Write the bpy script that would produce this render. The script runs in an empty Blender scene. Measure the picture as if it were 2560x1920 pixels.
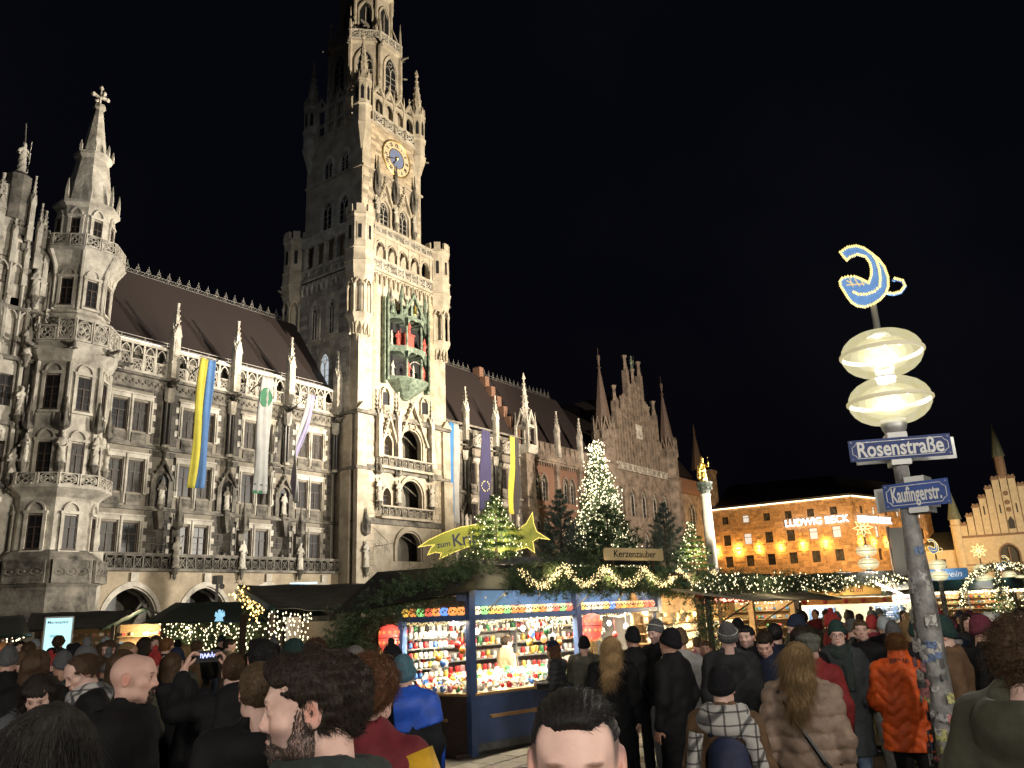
import bpy,math,random
import numpy as np
from mathutils import Matrix,Vector
PI = math.pi
rnd = random.Random(7)
nrng = np.random.default_rng(11)
scene = bpy.context.scene
COL = scene.collection

# ------------------------------------------------------------------ camera
cam_data = bpy.data.cameras.new('camera')
cam_data.sensor_width = 36.0
cam_data.sensor_fit = 'HORIZONTAL'
cam_data.lens = 28.125
cam_data.clip_start = 0.05
cam_data.clip_end = 2000
cam = bpy.data.objects.new('camera',cam_data)
COL.objects.link(cam)
_p,_r,_h = math.radians(15.61),math.radians(-2.257),math.radians(35.28)
_F = Vector((math.cos(_h)*math.cos(_p),math.sin(_h)*math.cos(_p),math.sin(_p)))
_rt = Vector((math.sin(_h),-math.cos(_h),0))
_up = _rt.cross(_F)
_r2 = _rt*math.cos(_r) + _up*math.sin(_r)
_u2 = -_rt*math.sin(_r) + _up*math.cos(_r)
_m = Matrix.Identity(4)
for i in range(3):
    _m[i][0] = _r2[i];_m[i][1] = _u2[i];_m[i][2] = -_F[i]
_m[0][3],_m[1][3],_m[2][3] = 0.0,0.0,2.0
cam.matrix_world = _m
scene.camera = cam

# ------------------------------------------------------------------ render and view
scene.render.engine = 'CYCLES'
cy = scene.cycles
cy.use_denoising = True
try:
    cy.denoiser = 'OPENIMAGEDENOISE'
    cy.denoising_input_passes = 'RGB_ALBEDO_NORMAL'
except Exception:
    pass
cy.max_bounces = 5
cy.diffuse_bounces = 3
cy.glossy_bounces = 3
cy.transmission_bounces = 4
cy.transparent_max_bounces = 12
cy.sample_clamp_indirect = 3.0
cy.sample_clamp_direct = 0.0
cy.caustics_reflective = False
cy.caustics_refractive = False
scene.view_settings.view_transform = 'Standard'
scene.view_settings.look = 'None'
scene.view_settings.exposure = 0.0
scene.view_settings.gamma = 1.0

# ------------------------------------------------------------------ night sky
world = bpy.data.worlds.new('World')
scene.world = world
world.use_nodes = True
nt = world.node_tree
nt.nodes.clear()
w_out = nt.nodes.new('ShaderNodeOutputWorld')
w_bg = nt.nodes.new('ShaderNodeBackground')
w_sky = nt.nodes.new('ShaderNodeTexSky')
w_sky.sky_type = 'NISHITA'
w_sky.sun_disc = False
w_sky.sun_elevation = math.radians(-4.5)
w_sky.sun_rotation = math.radians(200)
w_tc = nt.nodes.new('ShaderNodeTexCoord')
w_n = nt.nodes.new('ShaderNodeTexNoise')
w_n.inputs['Scale'].default_value = 2.6
w_n.inputs['Detail'].default_value = 5
w_r = nt.nodes.new('ShaderNodeValToRGB')
w_r.color_ramp.elements[0].position = 0.42
w_r.color_ramp.elements[0].color = (0.010,0.012,0.030,1)
w_r.color_ramp.elements[1].position = 0.78
w_r.color_ramp.elements[1].color = (0.034,0.034,0.050,1)
w_mix = nt.nodes.new('ShaderNodeMix')
w_mix.data_type = 'RGBA'
w_mix.blend_type = 'ADD'
w_mix.inputs[0].default_value = 1.0
nt.links.new(w_tc.outputs['Generated'],w_n.inputs['Vector'])
nt.links.new(w_n.outputs['Fac'],w_r.inputs['Fac'])
nt.links.new(w_r.outputs['Color'],w_mix.inputs[6])
nt.links.new(w_sky.outputs['Color'],w_mix.inputs[7])
nt.links.new(w_mix.outputs[2],w_bg.inputs['Color'])
w_bg.inputs['Strength'].default_value = 0.085
nt.links.new(w_bg.outputs['Background'],w_out.inputs['Surface'])

# moonlight, hardly more than a trace
def add_light(name,kind,loc,power,color=(1,1,1),aim=None,**kw):
    d = bpy.data.lights.new(name,kind)
    d.energy = power
    d.color = color
    for k,v in kw.items():
        setattr(d,k,v)
    o = bpy.data.objects.new(name,d)
    COL.objects.link(o)
    o.location = loc
    if aim is not None:
        o.rotation_euler = (Vector(aim)-Vector(loc)).to_track_quat('-Z','Y').to_euler()
    return o

add_light('moon','SUN',(0,0,200),0.004,(0.75,0.82,1.0),aim=(60,90,0),angle=0.01)

# roof floodlights along the south side of the square; added fills are marked
def flood(loc,aim,power,col,size,blend,soft=0.3):
    add_light('floodlight','SPOT',loc,power,col,aim=aim,spot_size=math.radians(size),spot_blend=blend,shadow_soft_size=soft)
flood((66,-6,17),(61,57,42),480000,(1.0,0.86,0.65),60,0.6)
flood((78,-3,12),(36,60,24),300000,(1.0,0.92,0.79),50,0.8)
flood((34,-6,12),(32,60,17),52000,(1.0,0.92,0.79),54,0.8)
flood((44,-4,12),(45,60,7),42000,(1.0,0.86,0.64),64,0.9)  # added fill standing in for market glow on the arcade
flood((78,-5,18),(100,60,20),300000,(1.0,0.83,0.65),66,0.7)
flood((8,34,30),(55,64,38),7000,(0.80,0.90,1.0),52,0.8)  # unseen cool fill added for the tower's dim west face

# ------------------------------------------------------------------ object helpers
def link(o,parent=None):
    COL.objects.link(o)
    if parent is not None:
        o.parent = parent
    return o

def tag(o,label=None,cat=None,group=None,kind=None):
    if label: o['label'] = label
    if cat: o['category'] = cat
    if group: o['group'] = group
    if kind: o['kind'] = kind
    return o

def empty(name,loc=(0,0,0),rz=0.0,label=None,cat=None,group=None):
    o = bpy.data.objects.new(name,None)
    o.empty_display_size = 0.1
    COL.objects.link(o)
    o.location = loc
    o.rotation_euler = (0,0,rz)
    return tag(o,label,cat,group)

def copy_obj(src,parent=None,loc=None,rz=None,scale=None,mat=None):
    o = src.copy()
    COL.objects.link(o)
    o.parent = parent
    for k in list(o.keys()):
        if k in ('label','category','group','kind'):
            del o[k]
    if loc is not None: o.location = loc
    if rz is not None: o.rotation_euler = (0,0,rz)
    if scale is not None: o.scale = scale if hasattr(scale,'__len__') else (scale,)*3
    if mat is not None: set_mat(o,mat)
    return o

def set_mat(o,m):
    """material on the object, so that alike meshes can be shared"""
    if len(o.material_slots) == 0:
        o.data.materials.append(m)
    for s in o.material_slots:
        s.link = 'OBJECT'
        s.material = m

def mesh_from(name,V,F,mat=None,smooth=False):
    me = bpy.data.meshes.new(name)
    if isinstance(F,np.ndarray):
        V = np.asarray(V,dtype=np.float32)
        n,k = F.shape
        me.vertices.add(len(V));me.vertices.foreach_set('co',V.ravel())
        me.loops.add(n*k);me.loops.foreach_set('vertex_index',F.astype(np.int32).ravel())
        me.polygons.add(n)
        me.polygons.foreach_set('loop_start',np.arange(0,n*k,k,dtype=np.int32))
        if smooth: me.polygons.foreach_set('use_smooth',np.ones(n,dtype=bool))
        me.update(calc_edges=True)
        me.validate()
    else:
        me.from_pydata([tuple(v) for v in V],[],F)
        if smooth:
            me.polygons.foreach_set('use_smooth',np.ones(len(me.polygons),dtype=bool))
        me.update()
    if mat: me.materials.append(mat)
    return me

def mobj(name,me,parent=None,loc=None,rz=None):
    o = bpy.data.objects.new(name,me)
    link(o,parent)
    if loc is not None: o.location = loc
    if rz is not None: o.rotation_euler = (0,0,rz)
    return o

class MB:
    """collects simple solids into one mesh"""
    def __init__(s):
        s.V = [];s.F = []
    def add(s,V,F,M=None):
        b = len(s.V)
        if M is not None:
            V = [M @ Vector(v) for v in V]
        s.V.extend(tuple(v) for v in V)
        s.F.extend(tuple(i+b for i in f) for f in F)
        return s
    def box(s,x0,x1,y0,y1,z0,z1,M=None):
        V = [(x0,y0,z0),(x1,y0,z0),(x1,y1,z0),(x0,y1,z0),(x0,y0,z1),(x1,y0,z1),(x1,y1,z1),(x0,y1,z1)]
        return s.add(V,[(0,3,2,1),(4,5,6,7),(0,1,5,4),(1,2,6,5),(2,3,7,6),(3,0,4,7)],M)
    def bev(s,x0,x1,y0,y1,z0,z1,b,M=None):
        """box with chamfered long edges (8-gon section in x,z), for soft edged bars"""
        P = [(x0+b,z0),(x1-b,z0),(x1,z0+b),(x1,z1-b),(x1-b,z1),(x0+b,z1),(x0,z1-b),(x0,z0+b)]
        return s.prism(P,y0,y1,M)
    def prism(s,P,y0,y1,M=None):
        """polygon in x,z extruded along y"""
        n = len(P)
        V = [(p[0],y0,p[1]) for p in P] + [(p[0],y1,p[1]) for p in P]
        F = [tuple(range(n)),tuple(range(2*n-1,n-1,-1))]
        F += [(i,i+n,(i+1) % n+n,(i+1) % n) for i in range(n)]
        return s.add(V,F,M)
    def lathe(s,prof,n=12,c=(0,0),rot=0.0,sx=1.0,sy=1.0,cap=True,M=None):
        """profile [(r,z)...] turned round a vertical axis"""
        V = [];F = []
        for r,z in prof:
            for k in range(n):
                a = rot + 2*PI*k/n
                V.append((c[0]+r*math.cos(a)*sx,c[1]+r*math.sin(a)*sy,z))
        for i in range(len(prof)-1):
            for k in range(n):
                k2 = (k+1) % n
                F.append((i*n+k,i*n+k2,(i+1)*n+k2,(i+1)*n+k))
        if cap:
            F.append(tuple(range(n-1,-1,-1)))
            F.append(tuple((len(prof)-1)*n+k for k in range(n)))
        return s.add(V,F,M)
    def tube(s,pts,r,n=6,cap=True,M=None):
        pts = [Vector(p) for p in pts]
        rs = r if hasattr(r,'__len__') else [r]*len(pts)
        V = [];F = []
        u = None
        for i,p in enumerate(pts):
            d = (pts[min(i+1,len(pts)-1)]-pts[max(i-1,0)])
            d = d.normalized() if d.length > 1e-9 else Vector((0,0,1))
            if u is None:
                u = d.orthogonal().normalized()
            else:
                u = (u - d*u.dot(d))
                u = u.normalized() if u.length > 1e-6 else d.orthogonal().normalized()
            v = d.cross(u)
            for k in range(n):
                a = 2*PI*k/n
                V.append(p + (u*math.cos(a)+v*math.sin(a))*rs[i])
        for i in range(len(pts)-1):
            for k in range(n):
                k2 = (k+1) % n
                F.append((i*n+k,i*n+k2,(i+1)*n+k2,(i+1)*n+k))
        if cap:
            F.append(tuple(range(n-1,-1,-1)))
            F.append(tuple((len(pts)-1)*n+k for k in range(n)))
        return s.add(V,F,M)
    def ring(s,c,R,r,nR=14,nr=5,axis='y',a0=0,a1=2*PI,M=None):
        pts = []
        full = abs(a1-a0-2*PI) < 1e-6
        for i in range(nR+1):
            a = a0+(a1-a0)*i/nR
            if axis == 'y': pts.append((c[0]+R*math.cos(a),c[1],c[2]+R*math.sin(a)))
            elif axis == 'z': pts.append((c[0]+R*math.cos(a),c[1]+R*math.sin(a),c[2]))
            else: pts.append((c[0],c[1]+R*math.cos(a),c[2]+R*math.sin(a)))
        return s.tube(pts,r,nr,cap=not full,M=M)
    def sphere(s,c,r,n=8,m=5,sc=(1,1,1),M=None):
        V = [(c[0],c[1],c[2]-r*sc[2])]
        for i in range(1,m):
            t = -PI/2+PI*i/m
            for k in range(n):
                a = 2*PI*k/n
                V.append((c[0]+r*math.cos(t)*math.cos(a)*sc[0],c[1]+r*math.cos(t)*math.sin(a)*sc[1],c[2]+r*math.sin(t)*sc[2]))
        V.append((c[0],c[1],c[2]+r*sc[2]))
        F = []
        for k in range(n):
            F.append((0,1+(k+1) % n,1+k))
        for i in range(m-2):
            for k in range(n):
                k2 = (k+1) % n
                F.append((1+i*n+k,1+i*n+k2,1+(i+1)*n+k2,1+(i+1)*n+k))
        L = len(V)-1;b = 1+(m-2)*n
        for k in range(n):
            F.append((b+k,b+(k+1) % n,L))
        return s.add(V,F,M)
    def mesh(s,name,mat=None,smooth=False):
        return mesh_from(name,s.V,s.F,mat,smooth)
    def build(s,name,mat=None,parent=None,smooth=False,loc=None,rz=None):
        return mobj(name,s.mesh(name,mat,smooth),parent,loc,rz)

def arch_pts(xc,hw,zs,za,n=8):
    """pointed arch outline from left spring to right spring"""
    h = za-zs
    P = []
    # circle through (-hw,0) and (0,h), centre on the spring line
    R = (hw*hw+h*h)/(2*hw)
    cx = -hw+R
    a_end = math.atan2(h,-cx) if cx != 0 else PI/2
    for i in range(n+1):
        a = PI+(a_end-PI)*i/n
        P.append((xc+cx+R*math.cos(a),zs+R*math.sin(a)))
    Q = [(2*xc-x,z) for x,z in reversed(P[:-1])]
    return P+Q

def spandrel(mb,xc,hw,zs,za,ztop,y0,y1,M=None,n=8):
    """solid corners above a pointed opening up to ztop"""
    A = arch_pts(xc,hw,zs,za,n)
    k = len(A)//2
    for i in range(k):
        a,b = A[i],A[i+1]
        mb.prism([(a[0],a[1]),(b[0],b[1]),(b[0],ztop),(a[0],ztop)],y0,y1,M)
    for i in range(k,2*k):
        a,b = A[i],A[i+1]
        mb.prism([(a[0],a[1]),(b[0],b[1]),(b[0],ztop),(a[0],ztop)],y0,y1,M)

def arch_band(mb,xc,hw,zs,za,t,y0,y1,z0=None,M=None,n=8):
    """moulding of width t round a pointed opening, with legs down to z0"""
    A = arch_pts(xc,hw,zs,za,n)
    B = arch_pts(xc,hw+t,zs,za+t*1.25,n)
    for i in range(len(A)-1):
        mb.prism([A[i],A[i+1],B[i+1],B[i]],y0,y1,M)
    if z0 is not None:
        mb.box(xc-hw-t,xc-hw,y0,y1,z0,zs,M)
        mb.box(xc+hw,xc+hw+t,y0,y1,z0,zs,M)

def wall_open(mb,x0,x1,z0,z1,y0,y1,ops,M=None):
    """wall slab with rectangular openings [(xa,xb,za,zb)]"""
    xs = sorted(set([x0,x1]+[v for o in ops for v in o[:2]]))
    for i in range(len(xs)-1):
        a,b = xs[i],xs[i+1]
        if b <= x0 or a >= x1: continue
        cuts = sorted([(o[2],o[3]) for o in ops if o[0] < b-1e-6 and o[1] > a+1e-6])
        z = z0
        for c in cuts:
            if c[0] > z: mb.box(a,b,y0,y1,z,c[0],M)
            z = max(z,c[1])
        if z < z1: mb.box(a,b,y0,y1,z,z1,M)

# ------------------------------------------------------------------ materials
MATS = {}
def mat(name,col,rough=0.7,var=0.0,scale=3.0,bump=0.0,bscale=None,objrand=0.0,metal=0.0,spec=0.5,
        col2=None,detail=4.0,coord='pos',attr=None,sheen=0.0,stretch=None,coat=0.0,sss=0.0,ramp=(0.35,0.68)):
    if name in MATS: return MATS[name]
    m = bpy.data.materials.new(name)
    m.use_nodes = True
    N = m.node_tree.nodes;L = m.node_tree.links
    b = N['Principled BSDF']
    b.inputs['Roughness'].default_value = rough
    b.inputs['Metallic'].default_value = metal
    b.inputs['Specular IOR Level'].default_value = spec
    if sheen: b.inputs['Sheen Weight'].default_value = sheen
    if coat: b.inputs['Coat Weight'].default_value = coat
    if sss:
        b.inputs['Subsurface Weight'].default_value = sss
        b.inputs['Subsurface Radius'].default_value = (0.012,0.005,0.003)
        b.inputs['Subsurface Scale'].default_value = 1.0
    c4 = tuple(col)+(1,)
    b.inputs['Base Color'].default_value = c4
    out = None
    need = var > 0 or col2 is not None or bump > 0
    if need:
        if coord == 'pos':
            g = N.new('ShaderNodeNewGeometry');vec = g.outputs['Position']
        else:
            g = N.new('ShaderNodeTexCoord');vec = g.outputs['Object']
        if stretch:
            mp = N.new('ShaderNodeMapping');mp.inputs['Scale'].default_value = stretch
            L.new(vec,mp.inputs['Vector']);vec = mp.outputs['Vector']
    if var > 0 or col2 is not None:
        n = N.new('ShaderNodeTexNoise');n.inputs['Scale'].default_value = scale;n.inputs['Detail'].default_value = detail
        n.inputs['Roughness'].default_value = 0.65
        L.new(vec,n.inputs['Vector'])
        r = N.new('ShaderNodeValToRGB')
        r.color_ramp.elements[0].position = ramp[0];r.color_ramp.elements[1].position = ramp[1]
        lo = tuple(max(0,c*(1-var)) for c in col) if col2 is None else tuple(col2)
        hi = tuple(min(1,c*(1+var)) for c in col) if col2 is None else tuple(col)
        r.color_ramp.elements[0].color = lo+(1,);r.color_ramp.elements[1].color = hi+(1,)
        L.new(n.outputs['Fac'],r.inputs['Fac'])
        out = r.outputs['Color']
    if objrand > 0:
        oi = N.new('ShaderNodeObjectInfo')
        mr = N.new('ShaderNodeMapRange');mr.inputs['To Min'].default_value = 1-objrand;mr.inputs['To Max'].default_value = 1+objrand
        L.new(oi.outputs['Random'],mr.inputs['Value'])
        mx = N.new('ShaderNodeMix');mx.data_type = 'RGBA';mx.blend_type = 'MULTIPLY';mx.inputs[0].default_value = 1
        if out is not None: L.new(out,mx.inputs[6])
        else: mx.inputs[6].default_value = c4
        L.new(mr.outputs['Result'],mx.inputs[7])
        out = mx.outputs[2]
    if attr:
        at = N.new('ShaderNodeAttribute');at.attribute_name = attr
        mx = N.new('ShaderNodeMix');mx.data_type = 'RGBA';mx.blend_type = 'MULTIPLY';mx.inputs[0].default_value = 1
        if out is not None: L.new(out,mx.inputs[6])
        else: mx.inputs[6].default_value = c4
        L.new(at.outputs['Color'],mx.inputs[7])
        out = mx.outputs[2]
    if out is not None: L.new(out,b.inputs['Base Color'])
    if bump > 0:
        n2 = N.new('ShaderNodeTexNoise');n2.inputs['Scale'].default_value = bscale or scale*4;n2.inputs['Detail'].default_value = 5
        L.new(vec,n2.inputs['Vector'])
        bp = N.new('ShaderNodeBump');bp.inputs['Strength'].default_value = 1.0;bp.inputs['Distance'].default_value = bump
        L.new(n2.outputs['Fac'],bp.inputs['Height']);L.new(bp.outputs['Normal'],b.inputs['Normal'])
    MATS[name] = m
    return m

def glow(name,col,strength,sample=False):
    """emissive material, for lamps and for painted glow"""
    if name in MATS: return MATS[name]
    m = bpy.data.materials.new(name)
    m.use_nodes = True
    N = m.node_tree.nodes
    b = N['Principled BSDF']
    b.inputs['Base Color'].default_value = (0.3,0.3,0.3,1)
    b.inputs['Emission Color'].default_value = tuple(col)+(1,)
    b.inputs['Emission Strength'].default_value = strength
    m.cycles.emission_sampling = 'AUTO' if sample else 'NONE'
    MATS[name] = m
    return m

STONE = mat('pale_stone',(0.58,0.54,0.465),0.85,col2=(0.20,0.18,0.15),scale=0.8,bump=0.02,bscale=5,detail=7,ramp=(0.30,0.62))
STONE_D = mat('weathered_stone',(0.27,0.245,0.205),0.9,col2=(0.045,0.041,0.036),scale=0.9,bump=0.02,bscale=6,detail=7)
BLOCK_D = mat('grey_ashlar',(0.088,0.079,0.068),0.88,var=0.4,scale=1.5,bump=0.015,bscale=7,objrand=0.38)
BLOCK_L = mat('pale_ashlar',(0.42,0.36,0.275),0.85,var=0.2,scale=1.2,bump=0.012,bscale=7,objrand=0.2)
JOINT = mat('mortar',(0.235,0.21,0.17),0.95,var=0.2,scale=2)
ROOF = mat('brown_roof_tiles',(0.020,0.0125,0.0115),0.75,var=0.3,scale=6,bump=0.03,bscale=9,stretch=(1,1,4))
IRON = mat('dark_iron',(0.16,0.15,0.14),0.6,metal=0.3)
WOODW = mat('window_wood',(0.055,0.036,0.026),0.6,var=0.2,scale=4)
GLASS_D = mat('dark_glass',(0.014,0.014,0.016),0.36,spec=0.25)
GLASS_C = mat('curtained_glass',(0.05,0.046,0.042),0.5,var=0.7,scale=2.2,spec=0.2,stretch=(4,1,0.6))
GLASS_L = glow('lit_window',(0.85,0.93,1.0),0.55)
COPPER = mat('copper_green',(0.25,0.31,0.235),0.7,col2=(0.06,0.085,0.06),scale=2.2,bump=0.015,bscale=9)
GOLD = mat('gold_leaf',(0.75,0.50,0.12),0.32,metal=1.0,bump=0.01,bscale=20)
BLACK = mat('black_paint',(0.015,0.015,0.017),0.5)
BULB = glow('warm_bulb',(1.0,0.74,0.34),2.6)
BULB_W = glow('white_bulb',(1.0,0.86,0.52),4.0)

def text_mesh(name,body,size,mat_,extrude=0.004,offset=0.0,shear=0.0,align='CENTER',parent=None,loc=(0,0,0),rot=(PI/2,0,0),sx=1.0,spacing=1.0):
    cu = bpy.data.curves.new(name,'FONT')
    cu.body = body;cu.size = size;cu.extrude = extrude;cu.offset = offset;cu.shear = shear
    cu.align_x = align;cu.align_y = 'CENTER';cu.resolution_u = 3;cu.space_character = spacing
    tmp = bpy.data.objects.new(name+'_tmp',cu)
    COL.objects.link(tmp)
    bpy.context.view_layer.update()
    dg = bpy.context.evaluated_depsgraph_get()
    me = bpy.data.meshes.new_from_object(tmp.evaluated_get(dg))
    bpy.data.objects.remove(tmp);bpy.data.curves.remove(cu)
    me.name = name
    me.materials.clear();me.materials.append(mat_)
    o = bpy.data.objects.new(name,me)
    link(o,parent)
    o.location = loc;o.rotation_euler = rot;o.scale = (sx,1,1)
    return o

# ------------------------------------------------------------------ surface nets: smooth solids from distance fields
def surf_nets(X,Y,Z,D):
    ins = D < 0
    c = ins[:-1,:-1,:-1].astype(np.int8)
    cnt = np.zeros_like(c)
    for dx in (0,1):
        for dy in (0,1):
            for dz in (0,1):
                cnt += ins[dx:ins.shape[0]-1+dx,dy:ins.shape[1]-1+dy,dz:ins.shape[2]-1+dz]
    act = (cnt > 0) & (cnt < 8)
    I,J,K = np.nonzero(act)
    n = len(I)
    idx = -np.ones(act.shape,dtype=np.int64)
    idx[I,J,K] = np.arange(n)
    acc = np.zeros((n,3));num = np.zeros(n)
    C = np.array([(a,b,d) for a in (0,1) for b in (0,1) for d in (0,1)])
    val = [D[I+a,J+b,K+d] for a,b,d in C]
    pos = [np.stack([X[I+a],Y[J+b],Z[K+d]],1) for a,b,d in C]
    for e0 in range(8):
        for e1 in range(e0+1,8):
            if np.abs(C[e0]-C[e1]).sum() != 1: continue
            v0,v1 = val[e0],val[e1]
            s = (v0 < 0) != (v1 < 0)
            t = np.where(s,v0/np.where(s,v0-v1,1),0)
            p = pos[e0]+(pos[e1]-pos[e0])*t[:,None]
            acc += np.where(s[:,None],p,0);num += s
    V = acc/num[:,None]
    F = []
    def quads(axis):
        a = [slice(None)]*3;b = [slice(None)]*3
        a[axis] = slice(0,-1);b[axis] = slice(1,None)
        A = ins[tuple(a)];B = ins[tuple(b)]
        ch = A != B
        i,j,k = np.nonzero(ch)
        o = [0,1,2];o.remove(axis)
        sh = ins.shape
        P = [i,j,k]
        ok = (P[o[0]] > 0) & (P[o[0]] < sh[o[0]]-1) & (P[o[1]] > 0) & (P[o[1]] < sh[o[1]]-1)
        P = [q[ok] for q in P]
        flip = A[i[ok],j[ok],k[ok]]
        def g(d0,d1):
            Q = [q.copy() for q in P]
            Q[o[0]] = Q[o[0]]+d0;Q[o[1]] = Q[o[1]]+d1
            return idx[Q[0],Q[1],Q[2]]
        q = np.stack([g(-1,-1),g(0,-1),g(0,0),g(-1,0)],1)
        if axis == 1: flip = ~flip
        q[~flip] = q[~flip][:,::-1]
        return q
    F = np.concatenate([quads(0),quads(1),quads(2)])
    F = F[(F >= 0).all(1)]
    return V,F

def axis_grid(lo,hi,step,fine=None):
    """grid coordinates, finer inside the fine=(a,b,step) interval"""
    if fine is None:
        return np.linspace(lo,hi,max(3,int((hi-lo)/step)+1))
    a,b,s = fine
    parts = []
    if a > lo: parts.append(np.linspace(lo,a,max(2,int((a-lo)/step)+1))[:-1])
    parts.append(np.linspace(max(a,lo),min(b,hi),max(3,int((min(b,hi)-max(a,lo))/s)+1)))
    if b < hi: parts.append(np.linspace(b,hi,max(2,int((hi-b)/step)+1))[1:])
    return np.concatenate(parts)

class SDF:
    def __init__(s,X,Y,Z):
        s.X,s.Y,s.Z = X,Y,Z
        s.P = np.stack(np.meshgrid(X,Y,Z,indexing='ij'),-1).astype(np.float32)
        s.D = np.full(s.P.shape[:3],9.0,dtype=np.float32)
    def cone(s,a,b,r1,r2,sc=(1,1,1),P=None):
        P = s.P if P is None else P
        sc = np.array(sc,dtype=np.float32)
        a = np.array(a,dtype=np.float32);b = np.array(b,dtype=np.float32)
        p = (P-a)/sc;ab = (b-a)/sc
        h = np.clip((p@ab)/max(1e-9,float(ab@ab)),0,1)
        return (np.sqrt(((p-h[...,None]*ab)**2).sum(-1))-(r1+(r2-r1)*h))*float(sc.min())
    def ell(s,c,r,P=None):
        P = s.P if P is None else P
        r = np.array(r,dtype=np.float32)
        q = (P-np.array(c,dtype=np.float32))/r
        k0 = np.sqrt((q*q).sum(-1))+1e-9
        k1 = np.sqrt(((q/r)**2).sum(-1))+1e-9
        return k0*(k0-1)/k1
    @staticmethod
    def smin(a,b,k):
        h = np.clip(0.5+0.5*(b-a)/k,0,1)
        return b+(a-b)*h-k*h*(1-h)
    def u(s,d,k=0.02):
        s.D = s.smin(s.D,d,k) if k > 0 else np.minimum(s.D,d)
        return s
    def sub(s,d,k=0.01):
        s.D = -s.smin(-s.D,d,k)
        return s
    def cut(s,d):
        s.D = np.maximum(s.D,d)
        return s
    def noise(s,amp,f,seed=0):
        P = s.P
        r = np.random.default_rng(seed)
        n = 0
        for i in range(4):
            k = r.normal(size=3);k = k/np.linalg.norm(k)*f*(1+0.6*i)
            k2 = r.normal(size=3);k2 = k2/np.linalg.norm(k2)*f*(0.7+0.5*i)
            n = n+np.sin(P@k.astype(np.float32)+r.uniform(0,6))*np.sin(P@k2.astype(np.float32)+r.uniform(0,6))/(1+0.5*i)
        s.D = s.D-amp*n
        return s
    def mesh(s,name,smooth=True):
        V,F = surf_nets(s.X,s.Y,s.Z,s.D)
        return mesh_from(name,V,F,None,smooth)

# ================================================================== ground
GROUND = mat('paving_bed',(0.055,0.052,0.048),0.9,var=0.3,scale=1.5,bump=0.01,bscale=12)
SLAB = mat('paving_stone',(0.115,0.108,0.098),0.62,var=0.25,scale=5,bump=0.006,bscale=18,objrand=0.18)
g = MB()
g.add([(-600,-700,0),(900,-700,0),(900,700,0),(-600,700,0)],[(0,1,2,3)])
ground = tag(g.build('ground',GROUND),kind='structure')
sl = MB()
sl.add([(0,0,0),(1,0,0),(1,1,0),(0,1,0),(.015,.025,1),(.985,.025,1),(.985,.975,1),(.015,.975,1)],[(4,5,6,7),(0,1,5,4),(1,2,6,5),(2,3,7,6),(3,0,4,7)])
slab_mesh = sl.mesh('paving_slab',SLAB)
def slabs(x0,x1,y0,y1,lx=0.62,ly=0.4):
    j = 0
    y = y0
    while y < y1:
        x = x0-(lx/2 if j % 2 else 0)
        while x < x1:
            o = mobj('paving_slab',slab_mesh,ground,(x+0.006,y+0.006,0.0))
            o.scale = (lx-0.012,ly-0.012,0.022+rnd.uniform(0,0.006))
            x += lx
        y += ly;j += 1
slabs(6.0,11.6,4.6,7.4)
slabs(6.6,14.0,0.6,2.8,0.9,0.55)

# ================================================================== shared town hall pieces
CACHE = {}
def block_mesh(key,m):
    if key not in CACHE:
        b = MB();e = 0.045
        b.add([(0,1,0),(1,1,0),(1,1,1),(0,1,1),(0,.35,0),(1,.35,0),(1,.35,1),(0,.35,1),(e*.5,0,e),(1-e*.5,0,e),(1-e*.5,0,1-e),(e*.5,0,1-e)],
              [(4,5,9,8),(5,6,10,9),(6,7,11,10),(7,4,8,11),(8,9,10,11),(0,1,5,4),(1,2,6,5),(2,3,7,6),(3,0,4,7)])
        CACHE[key] = b.mesh('stone_block',m)
    return CACHE[key]

def tint_mesh(name,boxes,m,rz=0.0,org=(0,0,0)):
    """many small blocks in one mesh, each with its own tone in the 'tint' attribute"""
    b = MB();cols = []
    for (x0,x1,y0,y1,z0,z1,t) in boxes:
        e = 0.025
        b.add([(x0,y1,z0),(x1,y1,z0),(x1,y1,z1),(x0,y1,z1),(x0+e,y0,z0+e),(x1-e,y0,z0+e),(x1-e,y0,z1-e),(x0+e,y0,z1-e)],
              [(0,1,5,4),(1,2,6,5),(2,3,7,6),(3,0,4,7),(4,5,6,7)])
        cols += [t]*8
    me = b.mesh(name,m)
    a = me.color_attributes.new('tint','FLOAT_COLOR','POINT')
    arr = np.ones((len(cols),4),dtype=np.float32);arr[:,:3] = np.array(cols)[:,None]
    a.data.foreach_set('color',arr.ravel())
    return me

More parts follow.
